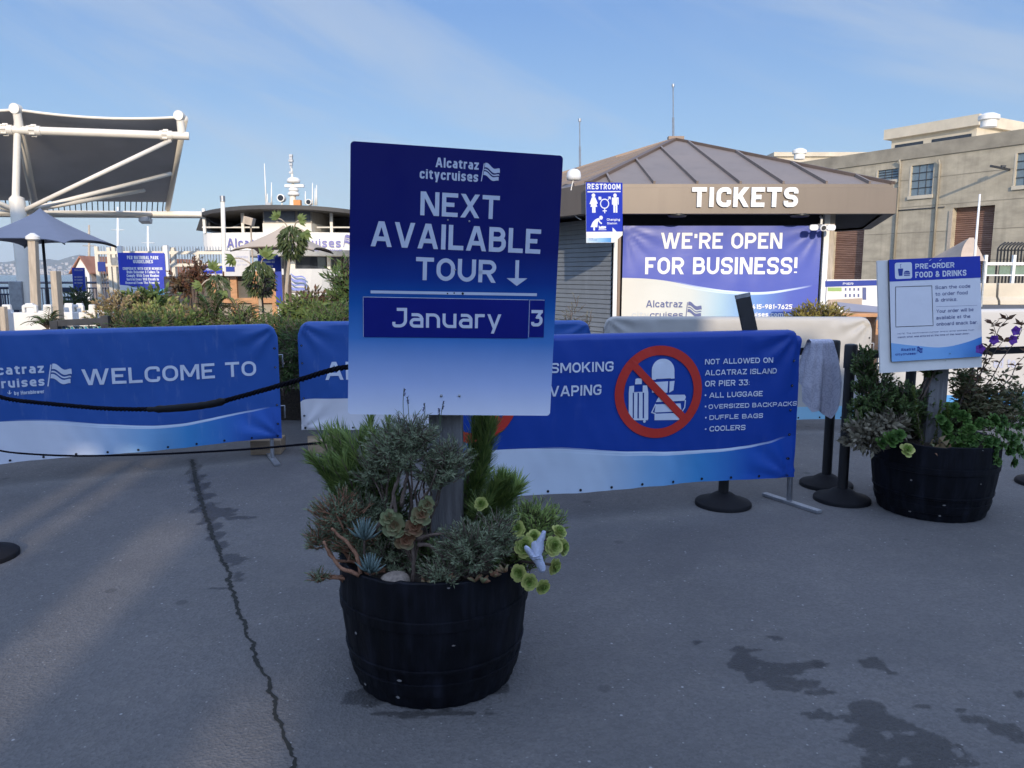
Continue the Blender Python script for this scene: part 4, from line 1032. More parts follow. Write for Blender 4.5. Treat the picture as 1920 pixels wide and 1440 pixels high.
def art_welcome(pl, cover):
    def f(t):
        k = dict(lift=.0045, sub=.03, step=.0006)
        pl.text(t, 'Alcatraz', (-37, 705), (81.5, 681.5), stroke=.2, gap=.17, **k); pl.text(t, 'citycruises', (-70, 732), (82.5, 706.5), stroke=.2, gap=.17, **k)
        pl.flag(t, (90, 725), (95.6, 684), 134, .0045); pl.text(t, 'by Hornblower', (27, 741), (82.5, 730.8), lift=.0045)
        pl.text(t, 'WELCOME TO', (154.7, 723), (479.5, 677.5), **k)
        pl.stroke(t, [(18, 732), (18, 738)], .006, .0045); pl.stroke(t, [(14, 736), (18, 739), (22, 736)], .004, .0048)
    lettering(pl, cover, f, LET)
barrier('long blue crowd barrier with the welcome lettering', (-4.02, 4.90, 0), (-1.83, 5.97, 0), .17, 1.065,
        bannermat('welcome_vinyl', BLUE, [(0, .33), (.3, .32), (.5, .24), (.68, .20), (.83, .235), (1, .30)], [(0, WH), (.38, WH), (.6, SKY_), (.72, CY), (.88, (.035, .13, .48)), (1, (.03, .10, .42))], scratch=.16), art_welcome, 1, wr=.014)
def art_al(pl, cover):
    def f(t): pl.text(t, 'ALCATRAZ', (610.5, 711.7), (880, 676), lift=.0045, sub=.03, step=.0006)
    lettering(pl, cover, f, LET)
e0 = at(566, 780, 6.16); e1 = at(1104, 780, 6.33)
barrier('second blue crowd barrier, behind the tour sign, white along its foot', (e0.x, 6.16, 0), (e1.x, 6.33, 0), .20, 1.07,
        bannermat('island_vinyl', BLUE, [(0, .30), (.3, .30), (.7, .30), (1, .28)], [(0, (.66, .66, .69)), (1, (.62, .64, .7))], lines=False, scratch=.16), art_al, 5)
def art_nosmoke(pl, cover):
    def f(t):
        k = dict(lift=.0045, sub=.03, step=.0006)
        pl.text(t, 'NO', (985, 700), (1022, 678), **k); pl.text(t, 'SMOKING', (1032, 699.3), (1149.5, 677), **k)
        pl.text(t, 'NO', (985, 744), (1020, 722), **k); pl.text(t, 'VAPING', (1030, 743.3), (1126.8, 719.8), **k)
        for s, lb, rt in (('NOT ALLOWED ON', (1320.4, 683.6), (1448, 669.5)), ('ALCATRAZ ISLAND', (1320.4, 704.4), (1456, 689.5)), ('OR PIER 33:', (1320.4, 725.3), (1405.5, 711)), ('ALL LUGGAGE', (1328.4, 746.6), (1429.5, 732.3)), ('OVERSIZED BACKPACKS', (1327, 767.4), (1493, 751)), ('DUFFLE BAGS', (1328.4, 787.8), (1430, 774)), ('COOLERS', (1328.4, 809.6), (1396.6, 796))):
            pl.text(t, s, lb, rt, **k)
        for y in (741.5, 762.5, 783.5, 805): pl.disc(t, (1321.5, y), .0055, .0045, 10)
        # cut-out bags: backpack, wheeled suitcase, cooler
        J = lambda X, Y_: (860 + X / 2.8235, 580 + Y_ / 2.8235)
        pl.stroke(t, [(*J(1030, 372), 0), (*J(1030, 272), .06), (*J(1128, 272), .06), (*J(1128, 366), 0)], .024, .0045, rad=1)
        pl.poly(t, [J(1034, 368), J(1034, 330), J(1042, 296), J(1062, 277), J(1092, 277), J(1113, 293), J(1122, 330), J(1122, 364)], .0048)
        pl.poly(t, [J(1021, 385), J(1021, 440), J(1100, 440), J(1104, 380)], .0045); pl.poly(t, [J(1112, 380), J(1110, 440), J(1132, 428), J(1138, 378)], .0045)
        for x0, x1 in ((897, 918), (925, 944), (952, 972), (980, 1002)): pl.poly(t, [J(x0, 575), J(x0, 440), J(x1, 440), J(x1, 580)], .0045)
        pl.poly(t, [J(897, 440), J(900, 405), J(925, 402), J(925, 436), J(972, 436), J(972, 402), J(996, 402), J(1002, 440)], .0045)
        pl.poly(t, [J(930, 395), J(932, 368), J(940, 364), J(962, 364), J(968, 370), J(966, 395)], .0048); pl.disc(t, J(982, 592), .009, .0045, 10); pl.poly(t, [J(905, 575), J(905, 584), J(1000, 586), J(1000, 576)], .0048)
        pl.poly(t, [J(1040, 490), J(1060, 452), J(1192, 452), J(1199, 465), J(1190, 484)], .0045); pl.poly(t, [J(1034, 586), J(1034, 552), J(1170, 548), J(1164, 586)], .0045); pl.poly(t, [J(1034, 545), J(1040, 502), J(1170, 498), J(1176, 540)], .0045)
        pl.stroke(t, [J(1040, 500), J(1020, 545), J(1040, 552)], .007, .0045); pl.stroke(t, [J(1196, 480), J(1192, 520), J(1176, 545)], .007, .0045)
    lettering(pl, cover, f, LET)
    def g(t, c):
        if 1:
            a0, b0 = pl.loc(*c); rx = (pl.loc(c[0] + 80, c[1])[0] - a0); ry = pl.loc(c[0], c[1] - 87)[1] - b0; w = .056
            pl.stroke(t, [(a0 + (rx - w / 2) * math.cos(k * math.pi / 30), b0 + (ry - w / 2) * math.sin(k * math.pi / 30)) for k in range(60)], w, .0065, True, local=True)
            q = .707
            pl.stroke(t, [(a0 - (rx - w) * q, b0 + (ry - w) * q * 1.02), (a0, b0), (a0 + (rx - w) * q, b0 - (ry - w) * q * 1.02)], w * .8, .0075, local=True, sub=.03)
    for c_ in ((1234.4, 734.8), (891, 745)): lettering(pl, cover, lambda t, c_=c_: g(t, c_), M['red_print'], 'prohibition_symbol')
    def h(t):
        pl.text(t, 'Alcatraz', (905, 895), (968, 884), lift=.0045, stroke=.19); pl.text(t, 'citycruises', (888, 912), (968, 900), lift=.0045, stroke=.19)
    lettering(pl, cover, h, M['blue_ink'], 'emblem_lettering')
BLUE2 = (.006, .045, .295)
barrier('deep blue crowd barrier listing banned bags, leaning stand at its right end', (-.40, 4.18, 0), (1.755, 4.758, 0), .19, 1.105,
        bannermat('rules_vinyl', BLUE2, [(0, .30), (.3, .30), (.5, .245), (.7, .215), (.86, .235), (1, .31)], [(0, WH), (.42, PALE), (.56, SKY_), (.70, CY), (.86, (.015, .09, .42)), (1, (.010, .06, .37))], scratch=.03), art_nosmoke, 9, wr=.012, cr=.035, feet=False, grom=True, over=.02)
def stand():
    root = thing('barrier_stand', 'flat galvanised stand holding the right end of the banned-bags barrier', 'stand', (1.79, 4.80, 0))
    a, b = gnd(1433, 926, .012), gnd(1537, 960, .012)
    MB().beam(a, b, .045, .02).build('foot', M['galv'], root, world=True, bevel=.002)
    c = (a + b) / 2; MB().tube([c + V3((0, .03, .0)), V3((c.x, c.y + .07, .62))], .018, 10).build('upright', M['galv'], root, smooth=True, world=True)
stand()

# sand-coloured wood blocks under the left barriers
for i, (px, lab) in enumerate(((500, 'wooden block under the right end of the welcome barrier'), (603, 'wooden block under the left end of the second blue barrier'))):
    b = gnd(px, 850); MB().box((b.x, b.y + .05, .06), (.24, .22, .12), Matrix.Rotation(R(6 + 9 * i), 3, 'Z')).build('wood_block', M['wood_block'], bevel=.006)
    o = COL.objects[-1]; tag(o, lab, 'block', 'wooden blocks under the barriers')

# ------------------------------------------------------------------ posts, ropes and belts
def stanchion(label, x, y, h=1.0, r=.032, br=.175, belt=True):
    root = thing('stanchion', label, 'stanchion', (x, y, 0), group='black queue stanchions')
    m = MB(); m.lathe([(br, 0), (br, .02), (br * .96, .028), (br * .55, .05), (r * 1.9, .075), (r * 1.3, .085)], 40); m.build('base', M['black_rubber'], root, smooth=True, auto=50)
    m = MB(); m.tube([(0, 0, .07), (0, 0, h - .14)], r, 20); m.build('post', M['black_metal'], root, smooth=True, auto=50)
    m = MB(); m.lathe([(r + .008, h - .15), (r + .008, h - .012), (r + .004, h), (r * .5, h + .004)], 24); m.build('belt_head', M['black_metal'], root, smooth=True, auto=50)
    return root
s1 = V3((2.14, 4.83, 0)); s2 = V3((2.18, 5.18, 0)); s3 = gnd(1357, 948); s4 = gnd(1692, 920); s5 = V3((3.72, 5.22, 0)); s6 = V3((-2.745, 3.80, 0))
stanchion('tall black stanchion standing free in front of the white barrier, nearest the draped cloth', s1.x, s1.y, 1.015)
stanchion('black stanchion behind the draped cloth', s2.x, s2.y, 1.01)
stanchion('black stanchion whose base shows below the banned-bags barrier', s3.x, s3.y + .02, .98)
stanchion('black stanchion hidden behind the plants of the second barrel', s4.x, s4.y, 1.0)
stanchion('black stanchion at the edge of view beyond the second barrel', s5.x, s5.y, 1.0)
stanchion('black stanchion at the far left, only its round base in view', s6.x, s6.y, .98)
def upright():
    b, c = at(1393, 558, 4.84), at(1391.8, 551, 4.84); a = at(1421, 690, 4.80); g = b + (a - b) * 1.35
    root = thing('sign_upright', 'flat black upright with a grey cap leaning up behind the banned-bags barrier', 'post', g)
    m = MB(); m.beam(g, b, .090, .03, (0, 1, 0)); m.build('blade', M['black_metal'], root, world=True, bevel=.003)
    MB().beam(b, c, .090, .032, (0, 1, 0)).build('cap', M['galv'], root, world=True)
    q = g + (b - g) * .12; MB().box((q.x, q.y - .05, q.z), (.12, .10, .05)).build('clamp', M['galv'], root, world=True, bevel=.003)
upright()
def belt(label, p, q, z=.955, h=.048):
    d = (q - p).normalized(); p2, q2 = p + d * .04 + V3((0, 0, z)), q - d * .04 + V3((0, 0, z)); m = MB()
    def f(u, v): 
        c = p2.lerp(q2, u); return c + V3((0, 0, (v - .5) * h - .012 * 4 * u * (1 - u)))
    m.grid(24, 2, f); m.grid(24, 2, lambda u, v: V3(f(1 - u, v)) + V3((0, .002, 0)))
    return tag(m.build('queue_belt', M['black_rubber'], smooth=False), label, 'belt', 'retractable queue belts')
belt('black belt running from the free-standing stanchion to behind the pre-order sign', s1, s4)
belt('black belt the patterned cloth hangs over', V3((1.62, 5.02, 0)), s2)
belt('black belt leading out of view to the right', s4, s5)
def rope(label, pts, r, thick=None):
    fine = []
    for i in range(len(pts) - 1):
        for k in range(10): fine.append(V3(pts[i]).lerp(V3(pts[i + 1]), k / 10))
    fine.append(V3(pts[-1]))
    for _ in range(14): fine = [fine[0]] + [(fine[i - 1] + fine[i] * 2 + fine[i + 1]) / 4 for i in range(1, len(fine) - 1)] + [fine[-1]]
    root = thing('queue_rope', label, 'rope', fine[0], group='black queue ropes'); m = MB()
    for s in range(3):
        tw = []
        tot = 0
        for i in range(len(fine) - 1):
            L = (fine[i + 1] - fine[i]).length; n = max(2, int(L / .006)); d = (fine[i + 1] - fine[i]).normalized(); x = d.cross(V3((0, 0, 1))).normalized(); y = x.cross(d)
            for k in range(n):
                a = tot / (r * 7) * 6.283 + s * 2.094; tw.append(fine[i].lerp(fine[i + 1], k / n) + (x * math.cos(a) + y * math.sin(a)) * r * .5); tot += L / n
        m.tube(tw, r * .58, 5)
    m.build('strands', M['rope'], root, smooth=True, world=True)
    if thick:
        i0, i1 = thick; MB().tube(fine[i0:i1], [r * 1.25 + (.3 * r if 1 < k < i1 - i0 - 2 else -.2 * r) + rnd.uniform(-.1, .15) * r for k in range(i1 - i0)], 10).build('tape_wrap', M['black_rubber'], root, smooth=True, world=True)
pz = V3((BC.x + .045 - .06, 2.735, 1.12))
rope('thick black rope sagging in front of the welcome barrier, taped in the middle', [s6 + V3((.03, 0, .93)), at(0, 748, 3.78), at(90, 757, 3.66), at(200, 767, 3.52), at(300, 768, 3.40), at(390, 760, 3.28), at(450, 744, 3.18), at(560, 713, 3.0), at(650, 684, 2.85), pz], .0105, (38, 57))
rope('thin black rope low along the foot of the welcome barrier', [s6 + V3((.03, 0, .62)), at(0, 848, 3.8), at(130, 856, 3.6), at(300, 852, 3.4), at(480, 842, 3.15), at(640, 826, 2.9), V3((pz.x, pz.y, .82))], .005)
def cloth():
    root_o = MB()
    bot = [(1502, 752), (1512, 770), (1530, 766), (1545, 776), (1563, 783), (1568, 750)]
    def f(side):
        def g(u, v):
            x = 1516 + (1556 - 1516) * u; bx = 1503 + 62 * u
            k = u * (len(bot) - 1); i = min(len(bot) - 2, int(k)); by = bot[i][1] + (bot[i + 1][1] - bot[i][1]) * (k - i)
            if side: by -= 34
            px = x + (bx - x) * min(1, v * 1.4) + (7 * u - 2) * math.sin(v * 3); py = 639 + (by - 639) * v
            q = at(px, py, 5.05); fold = .034 * math.sin(u * 10 + .6 + v * 1.2) * (.3 + v) + .012 * math.sin(u * 23 + v * 2) + .01 * noise.noise((u * 6, v * 5, 2.))
            return V3((q.x, 5.02 + (.055 if side else -.02) + fold * .7, q.z))
        return g
    a, b = f(0), f(1)
    def whole(u, v):
        if v < .48: return a(u, 1 - v / .48)
        if v > .52: return b(u, (v - .52) / .48)
        t = (v - .48) / .04; p, q = V3(a(u, 0)), V3(b(u, 0)); return p.lerp(q, t) + V3((0, 0, .012 * math.sin(t * math.pi)))
    root_o.grid(36, 60, whole)
    m, N, L, P = mat_new('patterned_cloth')
    uv = N.new('ShaderNodeUVMap'); mp = N.new('ShaderNodeMapping'); mp.inputs['Scale'].default_value = (3.6, 15, 1); L.new(uv.outputs[0], mp.inputs[0])
    vo = N.new('ShaderNodeTexVoronoi'); vo.inputs['Scale'].default_value = 1.9; L.new(mp.outputs[0], vo.inputs['Vector'])
    w = N.new('ShaderNodeMath'); w.operation = 'SINE'; sc = N.new('ShaderNodeMath'); sc.operation = 'MULTIPLY'; sc.inputs[1].default_value = 17; L.new(vo.outputs['Distance'], sc.inputs[0]); L.new(sc.outputs[0], w.inputs[0])
    r = N.new('ShaderNodeMapRange'); r.inputs[1].default_value = .1; r.inputs[2].default_value = .75; L.new(w.outputs[0], r.inputs[0])
    mx = N.new('ShaderNodeMix'); mx.data_type = 'RGBA'; L.new(r.outputs[0], mx.inputs['Factor']); mx.inputs['A'].default_value = (.50, .51, .60, 1); mx.inputs['B'].default_value = (.40, .41, .51, 1)
    L.new(mx.outputs['Result'], P.inputs['Base Color']); P.inputs['Roughness'].default_value = .9
    tag(root_o.build('patterned_cloth', m, smooth=True), 'pale lavender patterned cloth draped over the belt', 'cloth')
cloth()

# ------------------------------------------------------------------ second planter with the food sign
BC2 = V3((2.62, 4.66, 0)); BH2 = .46
barrel('barrel_planter', 'black half-barrel planter under the food and drinks sign', BC2, .30, .355, BH2)
post2 = thing('sign_post', 'grey wooden post in the second barrel, carrying the food and drinks sign', 'post', (at(1757, 700, 4.62).x, 4.63, .40))
MB().box((0, 0, .5), (.125, .06, 1.0), Matrix.Rotation(R(9), 3, 'Z')).build('post_timber', M['wood_grey'], post2, bevel=.004)
PG = Plane((2.4755, 4.50, 1.2541), (.9905, .13, .040), (-.052, .091, .9945))
def food_sign():
    root = thing('food_sign', 'blue and white pre-order food and drinks sign on a white backing board', 'sign', PG.o)
    w, h = .575 / 2, .59 / 2
    a0, b0 = PG.loc(1653.5, 700); a1, b1 = PG.loc(1841, 482)
    board_body(PG, (a0, b0, w + .008, h - .002), .012, 'backing_board', M['white_plastic'], root, -.014, .004)
    board_body(PG, (-w, -h, w, h), .010, 'board', M['steel_dark'], root, -.0006, .006)
    m = bannermat('food_print', (.70, .70, .73), [(0, .185), (.3, .14), (.55, .115), (.8, .145), (1, .20)], [(0, (.22, .42, .70)), (.5, (.20, .42, .72)), (1, (.05, .22, .58))], lines=False, rough=.5, scratch=.0)
    board_face(PG, (-w, -h, w, h), 'print', m, root, r=.006)
    hb = PG.loc(1671, 528)[1]
    hd = board_face(PG, (-w, hb, w, h), 'header_band', flatmat('header_blue', (.016, .035, .36), .35), root, .0008, .003)
    t = MB(); PG.text(t, 'PRE-ORDER', (1716, 504.5), (1789, 491.6), .0016, .2); PG.text(t, 'FOOD & DRINKS', (1716, 521), (1811.5, 505.8), .0016, .2)
    (i0, j0), (i1, j1) = PG.loc(1678, 523.5), PG.loc(1709.3, 491.5)
    path = round_path([(i0, j0, .012), (i1, j0, .012), (i1, j1, .012), (i0, j1, .012)], True); PG.poly(t, [p[:2] for p in path], .0016, True)
    for a in (1744, 1763): PG.stroke(t, [(a - 2, 489), (a + 2, 486.5)], .003, .0016)
    t.build('header_lettering', M['white_print'], hd, world=True)
    ic = MB(); PG.poly(ic, [(1683, 504), (1693, 503.5), (1691.5, 517), (1685, 517.3)], .0024); PG.stroke(ic, [(1688.5, 503), (1687.5, 496), (1690, 495)], .0025, .0024)
    PG.stroke(ic, [(1694, 513.5), (1706, 513)], .006, .0024); PG.poly(ic, [(1694, 511.5), (1696, 508.5), (1700, 507.5), (1704, 508.2), (1706, 511)], .0024); PG.stroke(ic, [(1694.5, 516.5), (1705.5, 516)], .0055, .0024)
    ic.build('meal_symbol', M['blue_ink'], hd, world=True)
    q = MB(); PG.stroke(q, [(1679.5, 613), (1749.5, 610.4), (1747, 535.8), (1679, 538)], .0032, .001, True); q.build('square_frame', M['black_ink'], root, world=True)
    t = MB()
    for s, lb, rt in (('Scan the code', (1753.7, 542.3), (1819, 535)), ('to order food', (1753.7, 554.5), (1814, 547)), ('& drinks.', (1753.7, 566), (1795, 558.8)), ('Your order will be', (1755.5, 586.8), (1825, 579.2)), ('available at the', (1755.5, 599), (1819, 591.5)), ('onboard snack bar.', (1755.8, 611), (1833, 603)),
                      ('NOTE: The confirmation number and/or email address must', (1683, 627), (1826.5, 621.6)), ('match what was entered at the time of the reservation.', (1683.3, 634), (1818, 627.6))):
        PG.text(t, s, lb, (rt[0], rt[1] - (rt[0] - lb[0]) * .032), .001, .155)
    PG.stroke(t, [(1755, 575), (1832, 572.5)], .0014, .001)
    t.build('body_lettering', M['grey_ink'], root, world=True)
    t = MB(); PG.text(t, 'Alcatraz', (1689, 658.3), (1716, 651.5), .001, .2); PG.text(t, 'citycruises', (1678.5, 666.8), (1716.7, 660), .001, .2); PG.flag(t, (1719, 663), (1720, 650), 1729, .001); t.build('emblem_lettering', M['blue_ink'], root, world=True)
food_sign()
G2 = 'plants in the second barrel'
def bp2(dx, dy, z=.43): return BC2 + V3((dx, dy, z))
bushy('small_leaved_shrub', 'dark small-leaved shrub on the left of the second barrel', bp2(-.22, .04), [(at(1640, 745, 4.62), (.14, .11, .18), 380), (at(1622, 690, 4.6), (.06, .05, .14), 130), (at(1692, 755, 4.62), (.13, .1, .17), 300), (at(1612, 780, 4.6), (.08, .07, .09), 90), (at(1725, 770, 4.66), (.10, .08, .16), 170), (at(1745, 690, 4.60), (.045, .04, .06), 40), (at(1765, 672, 4.55), (.05, .04, .03), 30)], .028, .012, M['lf_shrub'], G2, per=12, up=.7, tm=.42, sr=.003)
bushy('leggy_shrub', 'pale grey-leaved sprawling shrub over the left rim of the second barrel', bp2(-.26, -.08), [(at(1625, 815, 4.5), (.12, .09, .07), 120), (at(1665, 800, 4.5), (.09, .08, .07), 80)], .05, .02, M['lf_dry'], G2, per=9, up=.1, tm=.5, sr=.003)
def tibou():
    root = plant('princess_flower', 'open shrub with purple flowers and reddish leaves on the right of the second barrel', 'plant', bp2(.14, .08), G2)
    lf, st, fl = MB(), MB(), MB(); b = bp2(.14, .08)
    tips = [(1888, 600, 4.55), (1915, 610, 4.7), (1862, 608, 4.5), (1850, 655, 4.5), (1880, 640, 4.5), (1905, 690, 4.7), (1840, 710, 4.6), (1870, 720, 4.65), (1810, 735, 4.7), (1905, 745, 4.6), (1930, 660, 4.7), (1820, 700, 4.75), (1850, 690, 4.7), (1935, 720, 4.6), (1890, 770, 4.55), (1925, 790, 4.6), (1830, 760, 4.6), (1795, 700, 4.75), (1860, 760, 4.55), (1900, 720, 4.6)]
    for k, (px, py, Y) in enumerate(tips):
        p = at(px, py, Y); mid = b.lerp(p, .5) + V3((rnd.uniform(-.04, .04), rnd.uniform(-.03, .03), .03)); pts = curve_pts(b, p, (rnd.uniform(-.05, .05), 0, .03), 12, .05, k); st.tube(pts, [.0065 * (1 - .75 * i / 12) for i in range(13)], 6)
        for i in range(4, 13):
            for q in range(11 if py > 690 else 2):
                a = rnd.random() * 6.28; d = V3((math.cos(a), math.sin(a), rnd.uniform(-.1, .8))); p0 = pts[i] + V3((rnd.uniform(-1, 1), rnd.uniform(-1, 1), rnd.uniform(-1, 1))) * (.05 if py > 690 else .008)
                lf.leaf(p0, d, rnd.uniform(.035, .06), rnd.uniform(.014, .022), min(1, max(0, rnd.gauss(.35 if py < 690 else .85, .2))), bend=-.2, cup=.15)
        if py < 690:
            for q in range(6): a = q * 1.05 + k; lf.leaf(p, V3((math.cos(a), math.sin(a) * .7, rnd.uniform(.1, 1))), .06, .02, rnd.uniform(0, .3), bend=-.15, cup=.2)
    for px, py, Y in ((1862, 637, 4.48), (1897, 637, 4.5), (1836, 654, 4.45), (1903, 620, 4.6)):
        c = at(px, py, Y)
        for q in range(5): a = q * 1.257 + px; d = V3((math.cos(a), -.45, math.sin(a))); fl.leaf(c, d, .034, .034, rnd.random(), bend=-.1, up=(0, -1, 0), wide=.6)
    st.build('stem', M['bark'], root, smooth=True, world=True); lf.build('foliage', M['lf_red'], root, world=True); fl.build('blossom', M['petal'], root, world=True)
tibou()
for k, (x0, x1, y1, lab) in enumerate(((1733, 1712, 725, 'left of the grey post'), (1750, 1765, 752, 'in front of the grey post'), (1782, 1776, 760, 'at the right edge of the grey post'), (1812, 1817, 770, 'between the grey post and the purple-flowered shrub'))):
    plume('lime_spike', 'upright lime-green leafy spike ' + lab, at(x0, 850, 4.5), at(x1, y1, 4.52), .022, 190, .022, .010, M['lf_lime'], 'lime-green spikes in the second barrel', start=.12, up=.5, sr=.004)
bushy('green_rosette_clump', 'bright green dome of small rosettes at the right front of the second barrel', bp2(.12, -.15), [(at(1820, 830, 4.4), (.14, .10, .09), 40), (at(1878, 815, 4.5), (.13, .1, .11), 40)], .02, .01, M['lf_green'], G2, per=6, trunks=False)
def rosette_dome():
    root = bpy.data.objects['green_rosette_clump']; lf = MB()
    for k in range(95):
        u, v = rnd.uniform(-1, 1), rnd.uniform(-.85, 1); px = 1843 + u * 74; py = 822 - v * 48 + 14 * u; Y = 4.36 + .10 * (u * u + v * v * .4) + (.08 if v > .4 else 0)
        c = at(px, py, Y); rosette(lf, c, (u * .7 + rnd.uniform(-.2, .2), -1, .55 + v * .6), rnd.uniform(.03, .046), 15, rnd.uniform(.25, .7), wr=.36)
    lf.build('rosettes', M['lf_green'], root, smooth=True, world=True)
rosette_dome()
def grey_rosettes():
    for lab, items in (('blue-green rosette at the left front rim of the second barrel', [(1667, 826, .06), (1650, 832, .045), (1684, 818, .05)]), ('single lime rosette on the front rim of the second barrel', [(1699, 846, .052)]), ('pale fleshy rosette before the foot of the grey post of the second barrel', [(1771, 805, .05), (1762, 788, .04)])):
        root = plant('rosette_succulent', lab, 'succulent', at(items[0][0], items[0][1] + 12, 4.42), 'rosettes on the rim of the second barrel'); lf = MB()
        for px, py, r in items: rosette(lf, at(px, py, 4.38 if py > 815 else 4.45), (rnd.uniform(-.3, .2), -1, .8), r, 18, .4, wr=.45)
        lf.build('rosette', M['lf_green'] if 'lime' not in lab else M['lf_ros'], root, smooth=True, world=True)
    lf = MB(); c = at(1762, 845, 4.4)
    for k in range(16): lf.leaf(c + V3((rnd.uniform(-.05, .05), rnd.uniform(-.04, .04), rnd.uniform(-.03, .05))), (rnd.uniform(-1, 1), -.6, rnd.uniform(-.3, .9)), .06, .03, rnd.random(), bend=.3)
    tag(lf.build('dry_leaves', M['lf_copper']), 'curled dry brown leaves on the soil of the second barrel', 'leaves')
    bushy('creeping_shrub', 'dusky low shrub filling the back of the second barrel', bp2(.05, .1), [(at(1765, 800, 4.72), (.16, .1, .10), 150), (at(1840, 765, 4.75), (.16, .09, .13), 220), (at(1895, 760, 4.75), (.12, .09, .13), 150), (at(1810, 720, 4.75), (.08, .07, .1), 80), (at(1720, 800, 4.72), (.1, .08, .09), 90)], .03, .012, M['lf_shrub'], G2, per=10, tm=.35)
grey_rosettes()

# ------------------------------------------------------------------ white barriers in the sun
def whitemat(name, wave, bottom, c=(.50, .485, .46)): 
    return bannermat(name, c, wave, bottom, lines=False, rough=.55, scratch=.0)
e0, e1 = at(1131, 700, 7.1), at(1627, 700, 7.02)
barrier('long white-covered crowd barrier between the ticket booth and the banned-bags barrier', (e0.x, 7.1, 0), (e1.x, 7.02, 0), .12, 1.062, whitemat('plain_vinyl', [(0, .12), (.5, .12), (1, .14)], [(0, (.45, .55, .62)), (.6, (.30, .50, .62)), (1, (.20, .45, .60))], (.40, .385, .36)), None, 21, wr=.02, cr=.10)
def art_rules(pl, cover):
    def f(t):
        for s, lb, rt in (('s to es', (1868, 663), (1925, 645)), ('ed to', (1862, 690), (1905, 671))): pl.text(t, s, lb, rt, .0045, .17, sub=.04)
    lettering(pl, cover, f, M['pale_ink'])
e0, e1 = at(1641, 700, 7.62), at(2010, 700, 7.95)
barrier('white crowd barrier with faint grey lettering and a blue foot, behind the second barrel', (e0.x, 7.62, 0), (e1.x, 7.95, 0), .10, 1.10, whitemat('lettered_vinyl', [(0, .17), (.4, .14), (.7, .16), (1, .18)], [(0, (.10, .32, .62)), (1, (.06, .22, .55))]), art_rules, 33, wr=.008, cr=.10)

